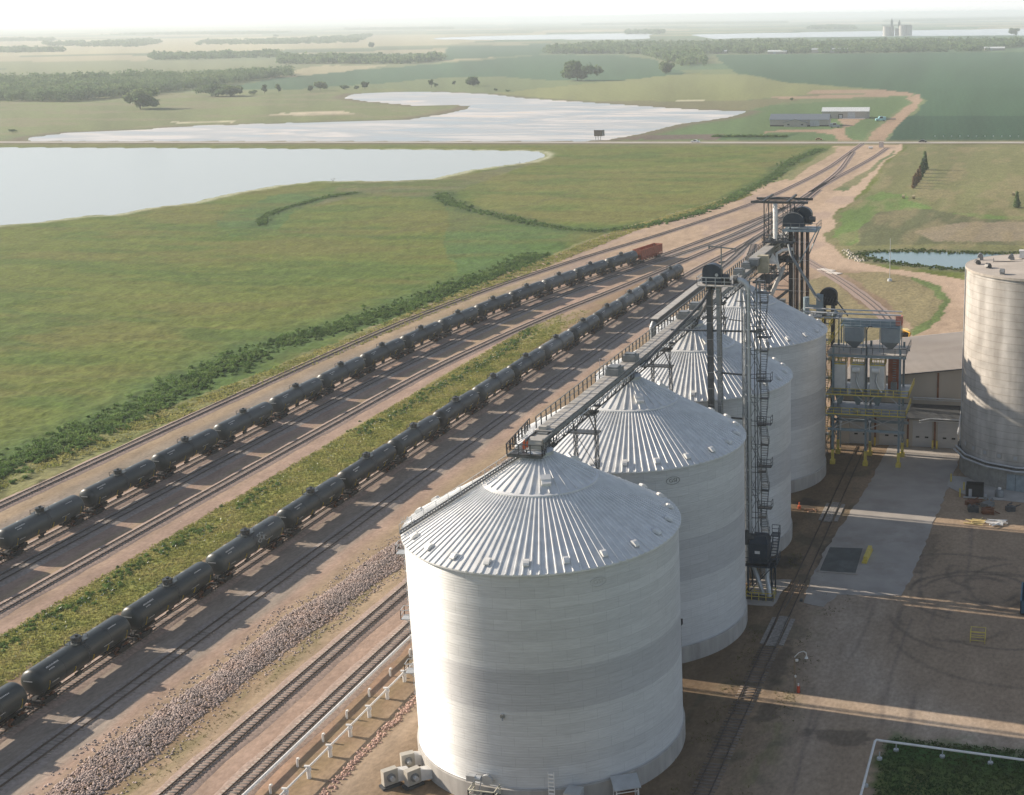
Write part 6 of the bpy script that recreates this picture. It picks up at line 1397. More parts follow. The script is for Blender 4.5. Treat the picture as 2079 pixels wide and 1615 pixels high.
b = MB(); b.lathe([(.001, 1.35), (.55, 1.3), (.72, 1.1), (.72, .1), (.6, 0)], (43.6, 88.9), 18); b.build('body', M_grey, t, True)
b = MB(); b.lathe([(.001, 1.62), (.28, 1.6), (.3, 1.35)], (43.6, 88.9), 14); b.build('cap', M_white, t, True)
rg = random.Random(8)
def scrap(cx, cy, w, h, m, lb, n=9):
    b = MB(); b.box((cx, cy, .38), (w, w*.8, .7), rg.uniform(0, 1))
    for k in range(n):
        p = Vector((cx+rg.uniform(-w*.6, w*.6), cy+rg.uniform(-w*.5, w*.5), rg.uniform(.1, h))); q = p+Vector((rg.uniform(-.9, .9), rg.uniform(-.6, .6), rg.uniform(-.4, .5))); b.bar(p, q, rg.uniform(.05, .3), rg.uniform(.05, .2))
    return simple('scrap_heap', lb, 'scrap', b, m, 'scrap by the concrete silo')
scrap(39.9, 81.4, 1.6, 1.3, M_dark, 'dark heap of machine parts nearest the yellow beams, on the left')
scrap(42.2, 80.9, 1.8, 1.4, M_rust, 'rusty brown steel bin of scrap beside the dark machine parts')
scrap(39.5, 84.2, 1.7, 1.0, M_rust, 'brown flat scrap just in front of the black dumpster')
scrap(42.0, 83.9, 1.7, 1.2, M_grey, 'grey tangle of pipe offcuts behind the rusty steel bin')
scrap(45.6, 82.6, 1.3, 1.3, M_dark, 'round black pump standing apart, right of the other scrap')
for cx, m, lb, n in ((40.6, mat('yellow_steel_beams', (.60, .48, .22), .5), 'sunlit bundle of yellow steel beams on the strip of light', 10), (43.6, M_white, 'sunlit bundle of white pipes right of the yellow beams', 12)):
    t = empty('pipe_bundle', lb, 'pipes', (cx, 76.6, 0), 'sunlit bundles by the silo'); 
    for k in range(n):
        a = rg.uniform(-.28, .15) if k < n-2 else rg.uniform(.6, 1.2); L_ = rg.uniform(1.6, 3.2); c = Vector((cx+rg.uniform(-.5, .5), 76.0+rg.uniform(-.9, .9), .12+rg.uniform(0, .4))); d = Vector((math.cos(a), math.sin(a), 0))*L_/2
        b = MB(); b.tube([c-d, c+d], rg.uniform(.06, .12), 8); b.build('pipe', m, t, True)
t = empty('safety_cage', 'small yellow pipe cage standing alone on the bare yard', 'cage', (43.6, 34.2, 0))
b = MB(); x0, x1, y0, y1 = 42.6, 44.4, 33.1, 34.7
for x in (x0, x1):
    for y in (y0, y1): b.bar((x, y, 0), (x, y, 1.5), .07)
b.build('leg', M_yellow, t)
b = MB()
for z in (.35, .8, 1.45): b.bar((x0, y0, z), (x1, y0, z), .06); b.bar((x0, y1, z), (x1, y1, z), .06); b.bar((x0, y0, z), (x0, y1, z), .06); b.bar((x1, y0, z), (x1, y1, z), .06)
b.build('rail', M_yellow, t)
t = empty('yard_light', 'slim pole with a curved white lamp arm beside the strip of sunlight', 'lamp post', (23.7, 15.9, 0))
b = MB(); b.bx(23.6, 23.8, 15.8, 16.0, 0, 4.3); b.build('pole', mat('timber_post', (.22, .17, .12), .8), t)
b = MB(); b.tube([(23.7, 15.9, 4.0), (23.7, 15.9, 4.4), (24.2, 15.9, 4.95), (24.7, 15.9, 5.15), (25.0, 15.9, 5.0), (25.05, 15.9, 4.6)], .05, 8); b.build('arm', M_white, t, True)
b = MB(); b.lathe([(.05, 4.62), (.22, 4.3), (.02, 4.28)], (25.05, 15.9), 10); b.lathe([(.02, 4.2), (.2, 4.1), (.16, 3.9), (.02, 3.86)], (23.95, 15.75), 10); b.lathe([(.02, 2.2), (.12, 2.1), (.1, 1.9)], (23.8, 15.7), 8); b.build('lamp_head', M_white, t, True)
t = empty('extinguisher', 'red hydrant-like extinguisher box at the foot of the slim lamp pole', 'extinguisher', (24.15, 15.7, 0))
b = MB(); b.tube([(24.15, 15.7, .0), (24.15, 15.7, .85)], .2, 10); b.build('body', mat('red_paint', (.42, .06, .03), .5), t, True)
b = MB(); b.tube([(24.15, 15.7, .85), (24.15, 15.7, 1.15)], .1, 8); b.build('cap', M_white, t, True)
b = MB(); b.tube([(13.0, 77.2, 0), (13.0, 77.2, .5)], .28, 12); b.tube([(13.0, 77.2, .5), (13.0, 77.2, 1.1)], .1, 8); simple('traffic_cone', 'orange marker standing in the sunlit gap beside the third bin', 'marker', b, M_orange)
b = MB(); b.tube([(13.9, 76.6, .15), (15.3, 76.9, .2), (15.9, 76.2, .1)], .12, 6); b.tube([(14.6, 76.0, .1), (15.8, 77.3, .1)], .1, 6); simple('hose_scrap', 'reddish scrap lying in the sunlit gap beside the third bin', 'scrap', b, mat('red_clay', (.45, .25, .15), .9))
# truck scale deck with its yellow beam
t = empty('dump_pit', 'dark rubber covered dump pit set in the concrete', 'dump pit', (23, 57, 0))
b = MB(); b.add([(20.5, 52.2, .13), (25.5, 52.6, .13), (25.2, 61.9, .13), (20.4, 61.4, .13), (20.5, 52.2, .05), (25.5, 52.6, .05), (25.2, 61.9, .05), (20.4, 61.4, .05)], [(0, 1, 2, 3), (0, 4, 5, 1), (1, 5, 6, 2), (2, 6, 7, 3), (3, 7, 4, 0)]); b.build('cover', mat('dark_rubber_sheet', (.055, .068, .068), .55, var=.3, scale=.5, dirt=(.16, .17, .16), dirt_amt=.6), t)
b = MB(); b.bx(20.1, 20.45, 52.0, 61.8, .04, .2); b.bx(20.1, 25.9, 51.75, 52.1, .04, .2); b.build('edge', M_conc, t)
b = MB(); b.bar((26.3, 56.6, .55), (26.4, 61.2, .55), .55, .75); b.bar((26.2, 56.2, .2), (26.4, 61.6, .2), .7, .25); simple('yellow_barrier', 'chipped yellow steel barrier on the right edge of the dark pit', 'barrier', b, M_yellow)
t = empty('roll_off_container', 'blue open container cut by the right edge of the picture', 'container', (50.0, 46, 0))
b = MB(); x0, x1, y0, y1 = 48.4, 51.0, 42.6, 49.0
for a in ((x0, x0+.08, y0, y1), (x1-.08, x1, y0, y1), (x0, x1, y0, y0+.08), (x0, x1, y1-.08, y1)): b.bx(*a, .2, 2.0)
b.bx(x0, x1, y0, y1, .2, .3); b.build('body', mat('blue_container_paint', (.03, .10, .16), .5, var=.2), t)
b = MB()
for k in range(8): b.bx(x0-.06, x0, y0+.3+k*.8, y0+.42+k*.8, .25, 1.9)
b.bx(x0-.08, x0+.1, y0, y1, 1.95, 2.08); b.build('ribs', mat('blue_rib_paint', (.05, .13, .19), .5), t)
b = MB(); b.bx(19.6, 20.0, 41.3, 41.7, .02, .3); b.bar((18.2, 38, .3), (19.3, 43.5, 2.2), .07); simple('switch_stand', 'thin switch lever beside the old track', 'lever', b, M_dark)
# pole in the dry grass and its base
b = MB(); b.lathe([(.09, .6), (.07, 12.5)], (3.6, 274.9), 8); b.lathe([(.7, 0), (.6, .7), (.01, .72)], (3.6, 274.9), 12); simple('flag_pole', 'thin bare pole on a pale footing in the dry grass island', 'pole', b, M_galv)
# yellow tamping machine
t = empty('track_machine', 'yellow track machine parked at the end of the curved track behind the filter structure', 'machine', (19.0, 189, 0)); t.rotation_euler = (0, 0, R(20))
def pb(*a): b = MB(); b.bx(*a); return b
M_cy = mat('machine_yellow', (.58, .33, .04), .5, var=.15)
ox, oy = 18.2, 192
pb(ox-1.3, ox+1.3, oy-4.5, oy+4, .9, 1.3).build('chassis', M_dark, t)
pb(ox-1.2, ox+1.2, oy+1.2, oy+3.6, 1.3, 3.6).build('cab', M_cy, t); pb(ox-1.4, ox+1.4, oy+1.0, oy+3.8, 3.6, 3.75).build('cab_roof', mat('pale_yellow', (.6, .5, .25), .6), t); pb(ox-1.0, ox+1.0, oy+1.14, oy+1.2, 2.2, 3.3).build('windscreen', M_glass, t)
pb(ox-1.1, ox+1.1, oy-3.6, oy+.6, 1.3, 2.3).build('engine_hood', M_cy, t)
b = MB(); b.bar((ox, oy-3, 2.2), (ox, oy-4.4, 4.4), .3); b.bar((ox, oy-4.4, 4.4), (ox-1, oy+2, 4.2), .2); b.build('boom', M_cy, t)
for u in (-3.2, 2.4):
    b = MB()
    for x in (ox-.9, ox+.9): b.tube([(x-.1, oy+u, .6), (x+.1, oy+u, .6)], .48, 14)
    b.build('wheel', M_black, t)

# ------------------------------------------------------------------ machinery round the foot of the nearest bin
def fanset(cx, cy, ang, lab, big=1.0):
    t = empty('aeration_fan', lab, 'fan', (cx, cy, 0), 'aeration fans round the nearest bin'); M = Matrix.Rotation(R(ang), 3, 'Z'); c = Vector((cx, cy, 0))
    def P_(x, y, z): return c+M @ Vector((x, y, z))
    M2 = M
    b = MB(); b.box(P_(0, 0, 1.15), (1.7*big, .75, 1.8*big), M=M2); h = b.build('fan_casing', mat('cream_fan_paint', (.42, .395, .34), .5, var=.1), t)
    b = MB(); b.tube([P_(0, -.40, 1.15), P_(0, -.52, 1.15)], .5*big, 18); b.build('inlet', M_grey, h)
    b = MB(); b.tube([P_(0, -.52, 1.15), P_(0, -.95, 1.15)], .26*big, 12); b.build('motor', M_galv, t, True)
    b = MB(); b.add([P_(.85*big, -.35, .4), P_(.85*big, .35, .4), P_(.85*big, .35, 1.7), P_(.85*big, -.35, 1.7), P_(2.1, -.6, .3), P_(2.1, .6, .3), P_(2.1, .6, 1.3), P_(2.1, -.6, 1.3)], [(0, 1, 5, 4), (1, 2, 6, 5), (2, 3, 7, 6), (3, 0, 4, 7)]); b.build('transition_duct', M_white, t)
    b = MB(); b.box(P_(0, 0, .12), (2.0, 1.1, .24), M=M2); b.build('base', M_dark, t)
fanset(-12.6, -9.4, 40, 'cream aeration fan at the left foot of the nearest bin, farthest up', .8)
fanset(-10.6, -12.4, 55, 'cream aeration fan with a square casing, nearest the lower edge', .9)
fanset(-12.9, -12.9, 50, 'partly cut cream housing at the bottom edge, left of the bin', .9)
t = empty('access_platform', 'cream railed platform with motors at the front foot of the nearest bin', 'platform', (-1.6, -15.4, 0))
b = MB(); b.bx(-2.9, -.2, -16.0, -14.5, 1.5, 1.6); 
for x in (-2.9, -.2): b.bar((x, -16, 0), (x, -16, 1.6), .12); b.bar((x, -14.6, 0), (x, -14.6, 1.6), .12)
b.build('deck', M_dark, t)
b = MB(); b.rail([(-2.9, -14.5, 1.6), (-2.9, -16.0, 1.6), (-.2, -16.0, 1.6), (-.2, -14.5, 1.6)], 1.0, .05, 1.35); b.build('rail', mat('cream_rail', (.55, .53, .42), .5), t)
b = MB(); b.tube([(-3.2, -14.7, 3.2), (-2.0, -14.7, 3.2)], .3, 12); b.bx(-3.5, -2.6, -15.0, -14.4, 2.9, 3.5); b.bar((-2.4, -14.7, 1.6), (-1.9, -14.7, 3.4), .1); b.build('motor', M_galv, t)
b = MB(); b.tube([(-1.45, -14.8, 3.1), (-1.45, -14.5, 3.1)], .55, 20); b.build('drive_guard', M_galv, t)
b = MB(); b.bx(-3.1, -.0, -15.9, -14.6, .2, 1.2); b.build('sump', M_black, t)
for s, lb in ((5.0, 'short ladder on the front wall of the nearest bin'),):
    b = MB()
    for x in (4.75, 5.35): b.bar((x, -14.1, .6), (x, -14.1, 4.4), .06)
    for z in np.arange(.7, 4.4, .42): b.bx(4.75, 5.35, -14.16, -14.05, z, z+.14)
    simple('ladder', lb, 'ladder', b, M_white)
t = empty('entry_box', 'pale entry housing on the front foundation, right of the short ladder', 'hatch', (7.2, -13.6, 0))
b = MB(); b.bx(6.4, 8.0, -14.6, -13.0, 0, 2.5); b.build('body', M_galv, t)
b = MB(); b.bx(6.3, 7.3, -14.66, -14.6, .7, 1.6); b.build('opening', M_black, t)
t = empty('pump_shelter', 'small grey roofed shelter at the lower right foot of the nearest bin', 'shelter', (11.6, -10.8, 0))
b = MB(); M = Matrix.Rotation(R(28), 3, 'Z') @ Matrix.Rotation(R(9), 3, 'X'); b.box((11.6, -10.8, 2.2), (2.7, 2.3, .1), M=M); b.build('roof', M_galv, t)
b = MB(); Mz = Matrix.Rotation(R(28), 3, 'Z')
for x, y in ((-1.1, -.9), (1.1, -.9), (-1.1, .9), (1.1, .9)):
    p = Mz @ Vector((x, y, 0))+Vector((11.6, -10.8, 0)); b.bar(p, p+Vector((0, 0, 2.1)), .1)
q = [Mz @ Vector((x, y, 0))+Vector((11.6, -10.8, 0)) for x, y in ((-1.1, -.9), (1.1, -.9), (1.1, .9))]
for z in (.9, 1.6): b.bar(q[0]+Vector((0, 0, z)), q[1]+Vector((0, 0, z)), .08); b.bar(q[1]+Vector((0, 0, z)), q[2]+Vector((0, 0, z)), .08)
b.build('frame', M_white, t)
b = MB(); b.box((11.7, -10.7, .7), (1.3, 1.1, 1.2), R(28)); b.build('pump', M_rust, t)
# ================================================================== VEGETATION
rs = np.random.RandomState(21)
def leaf_quads(C_, Rr, per, size, flat=.0):
    """leaf clumps: quads spread through ellipsoids (centres C_, radii Rr), denser towards the outside"""
    n = len(C_); k = per; u = rs.normal(size=(n, k, 3)); u /= np.linalg.norm(u, axis=2)[..., None]
    lump = 1+.30*np.sin(u[..., 0]*4.1+C_[:, None, 0])*np.cos(u[..., 1]*3.7+C_[:, None, 1])+.18*np.sin(u[..., 2]*7+C_[:, None, 0]*3)
    r = rs.uniform(.55, 1.0, (n, k))**.6*lump
    p = C_[:, None]+u*r[..., None]*Rr[:, None]
    nrm = u+rs.normal(scale=.55, size=u.shape); nrm /= np.linalg.norm(nrm, axis=2)[..., None]
    a = np.cross(nrm, rs.normal(size=u.shape)); a /= np.linalg.norm(a, axis=2)[..., None]+1e-9; b = np.cross(nrm, a)
    s = (size if np.isscalar(size) else np.asarray(size)[:, None, None])*rs.uniform(.6, 1.4, (n, k, 1))
    q = np.stack([p-a*s-b*s*.7, p+a*s-b*s*.7, p+a*s*.6+b*s, p-a*s*.6+b*s], 2).reshape(-1, 3)
    return q
def quads_obj(name, q, m, parent=None):
    off = np.array(wloc(parent)) if parent else 0
    return np_mesh(name, q-off, np.arange(len(q)).reshape(-1, 4), m, parent)
M_wood = leafmat('wood_foliage', [(.10, .165, .075), (.13, .20, .085), (.18, .24, .105)], .8, .03, .9, (.85, 1.15))
M_bush = leafmat('bush_foliage', [(.075, .15, .036), (.12, .21, .05), (.18, .27, .075)], .7, .25, 1.1, (.75, 1.25))
M_reed = leafmat('reed_foliage', [(.06, .10, .028), (.09, .14, .038), (.14, .165, .055)], .8, .12)
M_weed = leafmat('dry_grass_tufts', [(.21, .25, .065), (.33, .33, .10), (.42, .38, .15)], .85, .2, 2.0, (.8, 1.2))
M_dryw = leafmat('dry_weeds', [(.13, .12, .05), (.20, .17, .08)], .9, .3, 1.2)
M_bank = leafmat('bank_grass_blades', [(.035, .085, .022), (.075, .11, .032)], .85, .12, 2.0)
M_marsh = leafmat('marsh_grass_tufts', [(.095, .135, .042), (.15, .16, .06), (.20, .17, .08)], .85, .05)
M_bark = mat('bark', (.10, .08, .06), .9, var=.3)
M_sprc = leafmat('spruce_needles', [(.14, .21, .09), (.18, .25, .11)], .8, .3, 1.2)
M_sprd = leafmat('dying_spruce_needles', [(.22, .17, .09), (.28, .19, .11)], .8, .3, .9)
def tufts(name, x, y, z, h, w, m, lab, cat, blades=3):
    """grass: each tuft is a few leaning blades"""
    n = len(x); X = np.repeat(x, blades); Y = np.repeat(y, blades); Z = np.repeat(z, blades); H = np.repeat(h, blades)*rs.uniform(.6, 1.2, n*blades); W_ = np.repeat(w, blades)*rs.uniform(.6, 1.3, n*blades)
    a = rs.uniform(0, 6.28, n*blades); X = X+rs.normal(size=n*blades)*W_*.7; Y = Y+rs.normal(size=n*blades)*W_*.7
    lx, ly = rs.normal(size=n*blades)*H*.8, rs.normal(size=n*blades)*H*.8
    dx, dy = np.cos(a)*W_*.5, np.sin(a)*W_*.5
    q = np.stack([np.stack([X-dx, Y-dy, Z], 1), np.stack([X+dx, Y+dy, Z], 1), np.stack([X+dx*.45+lx, Y+dy*.45+ly, Z+H], 1), np.stack([X-dx*.45+lx, Y-dy*.45+ly, Z+H], 1)], 1).reshape(-1, 3)
    return tag(quads_obj(name, q, m), lab, cat, kind='stuff')
def along(key, n, spread, y1=1e9):
    Q = resample(LINES[key], 1.5); Q = Q[Q[:, 1] < y1]; d = np.hypot(Q[:, 0]-CAM[0], Q[:, 1]-CAM[1]); i = rs.choice(len(Q), n); return Q[i]+rs.normal(size=(n, 2))*spread
# bushes and reeds along the ditches
P = along('ditch3', 3400, 2.8); h = rs.uniform(.2, .75, len(P))*(.35+.9*vnoise(P[:, 0]/9, P[:, 1]/9, 4))
tag(quads_obj('bushes', leaf_quads(np.c_[P, h*.55], np.stack([h*1.1, h*1.1, h*.75], 1), 80, .11), M_bush), 'dark green thicket along the edge of the marsh beside the tracks', 'bushes', kind='stuff')
P = np.vstack([along('ditch1', 2300, 1.7), along('ditch2', 480, 1.2)]); h = rs.uniform(.2, .6, len(P))*(.3+vnoise(P[:, 0]/12, P[:, 1]/12, 14))
tag(quads_obj('reed_belt', leaf_quads(np.c_[P, h*.5], np.stack([h*1.1, h*1.1, h*.7], 1), 50, .15), M_bush), 'tall dark reeds following the curved ditches through the marsh', 'reeds', kind='stuff')
P = rs.uniform((-112, 0), (-1, 1), (1, 2)); 
# weedy strip between the tracks
n = 36000; y = -60+rs.rand(n)**1.25*290; x = rs.uniform(-78.6, -68.2, n); k = rs.rand(n) < 1-smoothstep(165, 225, y+(fbm(x/3, y/8, 97)-.5)*50); x, y = x[k], y[k]
tufts('grass_strip', x, y, np.zeros(len(x)), rs.uniform(.06, .24, len(x)), .11+np.hypot(x-CAM[0], y-CAM[1])/2200, M_weed, 'yellow green grass strip between the tracks', 'grass')
n = 1300; y = -60+rs.rand(n)*255; x = -75.6+rs.normal(size=n)*1.0+(vnoise(y/9, y*0, 7)-.5)*3; k = vnoise(y/11, x*0, 9) > .25; x, y = x[k], y[k]; h = rs.uniform(.1, .36, len(x))
tag(quads_obj('weed_row', leaf_quads(np.c_[x, y, h*.5], np.stack([h*.9, h*1.2, h*.6], 1), 60, .075), M_bush), 'row of dark weeds along the left side of the grass strip', 'weeds', kind='stuff')
n = 900; y = -60+rs.rand(n)*250; x = -75+rs.normal(size=n)*2; tufts('wildflowers', x, y, np.full(n, .35), np.full(n, .16), np.full(n, .16), mat('white_petals', (.62, .62, .52), .8), 'white wildflowers scattered along the grass strip', 'flowers', 1)
n = 9000; y = 40+rs.rand(n)**1.2*430; x = np.interp(y, [-80,70,100,136,176,226,292,360,450,560], [-127,-127,-124,-120.4,-118,-115.5,-111,-106,-88,-80])+rs.uniform(0, 7, n)
tufts('verge_grass', x, y, np.zeros(n), rs.uniform(.1, .35, n), .15+np.hypot(x-CAM[0], y-CAM[1])/1300, M_weed, 'dry grass verge beside the outermost track', 'grass')
n = 5000; x = np.r_[rs.normal(-38.3, .9, n//2), rs.normal(-103.5, 2.6, n//2)]; y = rs.uniform(-60, 200, n); k = fbm(x/2, y/5, 307) > .52; x, y = x[k], y[k]
tufts('yard_weeds', x, y, np.zeros(len(x)), rs.uniform(.04, .14, len(x)), np.full(len(x), .10), M_dryw, 'thin weeds in the dust between the tracks', 'weeds')
n = 2500; x = np.r_[rs.normal(23.2, 1.1, n//2), rs.normal(16.3, .8, n//2)]; y = rs.uniform(-25, 60, n); k = fbm(x/2, y/3, 309) > .53; x, y = x[k], y[k]
tufts('track_weeds', x, y, np.zeros(len(x)), rs.uniform(.04, .16, len(x)), np.full(len(x), .10), M_dryw, 'dark weeds along the old track right of the bins', 'weeds')
n = 14000; x = rs.uniform(35.4, 62, n); y = rs.uniform(-30, 7.5, n); tufts('bank_grass', x, y, np.zeros(n), rs.uniform(.06, .2, n), np.full(n, .16), M_bank, 'dark grass bank inside the white pipe fence', 'grass')
M_bsto = mat('pale_riprap', (.48, .44, .36), .9, var=.25)
# pond rim
P0 = np.array(LAKES['pond'], float); Q = resample(np.vstack([P0[:10], P0[10:], P0[:1]]), 1.0); i = rs.choice(len(Q), 1500); P = Q[i]+rs.normal(size=(1500, 2))*1.5; h = rs.uniform(.12, .35, 1500)
tag(quads_obj('pond_reeds', leaf_quads(np.c_[P, h*.4], np.stack([h*1.1, h*1.1, h*.6], 1), 24, .16), M_reed), 'low reeds around the rim of the small pond', 'reeds', kind='stuff')
P = np.array([(np.interp(t, [0, .5, 1], [-17.8, -12.2, -9.1]), np.interp(t, [0, .5, 1], [329, 313, 307])) for t in rs.rand(120)])+rs.normal(size=(120, 2))*.8
stones('pond_stones', 90, P[:90, 0], P[:90, 1], np.full(90, .1), .3, .7, M_bsto, 'pale riprap stones at the left end of the pond', 'rocks')
# woods far off
for nm, P, h in WOODS:
    P = np.array(P, float); x0, y0 = P.min(0); x1, y1 = P.max(0); area = (x1-x0)*(y1-y0)
    A = abs(0.5*np.sum(P[:, 0]*np.roll(P[:, 1], -1)-np.roll(P[:, 0], -1)*P[:, 1])); dist = np.hypot(*(P.mean(0)-np.array(CAM[:2])))
    sp_ = 7.5 if dist < 2500 else 14 if dist < 5000 else 30
    n = int(min(3600, A/(sp_*sp_))); N_ = int(n*area/max(A, 1))+10; x = rs.uniform(x0, x1, N_); y = rs.uniform(y0, y1, N_); k = inside(P, x, y); x, y = x[k][:n], y[k][:n]
    # a fuller row on the near edge
    big = 1 if sp_ < 12 else 1.7 if sp_ < 20 else 3
    hh = h*rs.uniform(.55, 1.08, len(x))*(.75+.45*vnoise(x/60, y/60, 8)); r = rs.uniform(.36, .55, len(x))*hh*big**.5
    q = leaf_quads(np.c_[x, y, hh*.56], np.stack([r*1.1, r*1.1, hh*.46], 1), 95 if dist < 2500 else 40, hh*(.062 if dist < 2500 else .11)*big**.5)
    tag(quads_obj('wood', q, M_wood), {'w0': 'long dark wood on the far left beyond the meadow', 'w7': 'belt of trees around the distant town', 'w1': 'wood behind the tan field, upper left', 'w2': 'rectangular wood beyond the green field'}.get(nm, 'distant tree belt on the hazy plain'), 'trees', kind='stuff')
# single trees
def branch(mb, p, d, L, r, depth, rg):
    q = p+d*L; mb.tube([p, (p+q)/2+Vector((rg.uniform(-.1, .1)*L*.3, rg.uniform(-.1, .1)*L*.3, 0)), q], [r, r*.8, r*.6], 6, cap=False)
    if depth:
        for k in range(3):
            a = rg.uniform(0, 6.28); e = (d*.8+Vector((math.cos(a), math.sin(a), .25))*.75).normalized(); branch(mb, p+d*L*rg.uniform(.55, 1), e, L*rg.uniform(.55, .75), r*.55, depth-1, rg)
def tree(x, y, h, w, lab, kind='broad', grp='single trees beyond the highway'):
    t = empty('tree' if kind == 'broad' else 'spruce_tree' if kind == 'spruce' else 'dead_tree', lab, 'tree', (x, y, 0), grp); rg = random.Random(int(x*13+y)); w = max(w, h*.42)
    if kind == 'dead':
        b = MB(); branch(b, Vector((x, y, -.1)), Vector((.05, 0, 1)), h*.4, h*.03, 3, rg); b.build('trunk', mat('bleached_bark', (.25, .20, .16), .9), t); return
    b = MB(); b.tube([(x, y, -.2), (x+.02*h, y, h*.25), (x, y, h*(.5 if kind == 'broad' else .95))], [h*.028, h*.022, h*.006], 7)
    if kind == 'broad':
        for k in range(6): a = rg.uniform(0, 6.28); p = Vector((x, y, h*rg.uniform(.2, .45))); b.tube([p, p+Vector((math.cos(a)*w*.25, math.sin(a)*w*.25, h*.22))], [h*.014, h*.005], 5)
    b.build('trunk', M_bark, t)
    if kind == 'broad':
        n = 16 if h > 6 else 8; C_ = np.array([(x+rg.gauss(0, .22)*w, y+rg.gauss(0, .22)*w, h*rg.uniform(.28, .80)) for _ in range(n)]); rr = np.array([rg.uniform(.18, .30)*w for _ in range(n)])
        q = leaf_quads(C_, np.stack([rr, rr, np.minimum(rr*.9, h*.22)], 1), 190, h*.050)
    else:
        k = 90 if h < 7 else 130; z = rs.rand(k*14)**1.3; a = rs.uniform(0, 6.28, k*14); r = (1-z)*w*.42*(.6+.4*np.sin(z*38)**2)*rs.uniform(.5, 1.05, k*14)
        C_ = np.c_[x+np.cos(a)*r, y+np.sin(a)*r, h*.08+z*h*.92]; q = leaf_quads(C_, np.full((len(C_), 3), .06*h), 1, h*.035)
    quads_obj('crown', q, M_wood if kind == 'broad' else M_sprc if h > 6.5 or x > 0 else M_sprd, t)
TL = ['broad pale crowned tree standing alone in the left meadow', 'left of two joined grey green trees below the long wood', 'right of two joined grey green trees below the long wood', 'slim tree right of the joined pair of trees', 'low bush between slim trees in the left meadow', 'thin upright tree near the white dot in the meadow',
 'second thin upright tree near the white dot in the meadow', 'small tree above the left end of the salt lake', 'bushy tree above the left end of the salt lake', 'small dark bush above the salt lake', 'slim tree at the top shore of the salt lake', 'slimmest tree at the top shore of the salt lake',
 'narrow tree above the middle of the salt lake', 'small bush beside the narrow tree above the salt lake', 'short dark shrub left of the round dark tree', 'round dark tree above the middle of the salt lake', 'biggest dark tree standing alone in the green field', 'dark tree at the right edge of the green field',
 'small shrub on the shore slope, left of two', 'small shrub on the shore slope, right of two', 'lone bush in the weeds behind the metal barns', 'lone dark tree beyond the town at the far right', 'faint tall tree behind the rectangular wood', 'faint tree on the hazy plain, upper left']
for i, (x, y, h, w) in enumerate(TREES['broad']): tree(x, y, h, w, TL[min(i, len(TL)-1)])
for i, (x, y, h, w) in enumerate(TREES['spruce']): tree(x, y, h, w, 'lone dark spruce at the right edge of the picture' if i == 7 else ['tallest spruce at the far end of the row right of the haul road', 'second spruce from the far end of the row', 'third spruce from the far end of the row', 'fourth spruce from the far end of the row', 'third spruce from the near end of the row', 'second spruce from the near end of the row', 'smallest spruce at the near end of the row'][i], 'spruce', 'row of spruces')
for i, (x, y, h, w) in enumerate(TREES['dead']): tree(x, y, h, w, ['bare grey tree on the lake shore', 'small bare tree at the right tip of the lake', 'tiny bare shrub beside the far tracks'][i], 'dead', 'bare shrubs')
for i, (x, y, h, w) in enumerate(TREES['shrubf'][:2]): tree(x, y, h, w*.5, ['low shrub at the far left lake shore', 'low shrub in the left meadow'][i])
for i, (x, y, h, w) in enumerate(TREES['bale']):
    b = MB(); b.tube([(x-.6, y, .78), (x+.6, y, .78)], .78, 18); simple('hay_bale', ['round hay bale left of the pair on the grass', 'round hay bale right of the pair on the grass', 'round hay bale by the lone spruce'][i], 'hay bale', b, mat('hay', (.42, .35, .20), .95, var=.25, scale=3), 'round hay bales')

# ================================================================== BUILDINGS AND VEHICLES ALONG THE HIGHWAY
def barn(name, lab, x0, y0, ang, L, W_, h, rh, mw, mr, details):
    t = empty(name, lab, 'barn', (x0, y0, 0), None); t.rotation_euler = (0, 0, R(ang)); B = lambda *a: (lambda b: (b.bx(*[v+(x0 if i < 2 else y0 if i < 4 else 0) for i, v in enumerate(a)]), b)[1])(MB())
    b = MB(); X = x0; Y = y0
    b.add([(X, Y, 0), (X+L, Y, 0), (X+L, Y+W_, 0), (X, Y+W_, 0), (X, Y, h), (X+L, Y, h), (X+L, Y+W_, h), (X, Y+W_, h), (X, Y+W_/2, h+rh), (X+L, Y+W_/2, h+rh)], [(0, 1, 5, 4), (1, 2, 6, 9, 5), (2, 3, 7, 6), (3, 0, 4, 8, 7)]); b.build('wall', mw, t)
    b = MB(); o = .5
    for s in (0, 1):
        ya, yb = (Y-o, Y+W_/2) if s == 0 else (Y+W_+o, Y+W_/2); za = h-rh*o/(W_/2)
        v = [(X-o, ya, za), (X+L+o, ya, za), (X+L+o, yb, h+rh), (X-o, yb, h+rh)]; v += [(a, c, z+.18) for a, c, z in v]
        b.add(v, [(4, 5, 6, 7) if s == 0 else (7, 6, 5, 4), (0, 3, 2, 1) if s == 0 else (1, 2, 3, 0), (0, 1, 5, 4), (1, 2, 6, 5), (3, 0, 4, 7)])
    b.build('roof', mr, t)
    for nm, m, a in details: B(*a).build(nm, m, t)
    return t
M_bsid = mat('barn_siding', (.40, .37, .33), .6, var=.06); M_bro = mat('blue_grey_barn_roof', (.16, .19, .215), .5, .2, var=.08); M_wro = mat('white_barn_roof', (.62, .65, .64), .5, .1); M_bd = mat('pale_barn_door', (.44, .46, .47), .5)
ga = barn('metal_barn', 'long barn with a dark blue grey roof and a gabled porch, nearer the highway', -148.4, 846, 4.5, 41, 17, 4.6, 3.2, M_bsid, M_bro, [('barn_door', M_bd, (28, 34.5, -.12, 0, .1, 4.3)), ('plinth', M_black, (0, 41, -.08, 0, 0, .8)), ('side_door', M_white, (22, 23, -.1, 0, .2, 2.2))])
X, Y = -148.4+10, 846-3.2
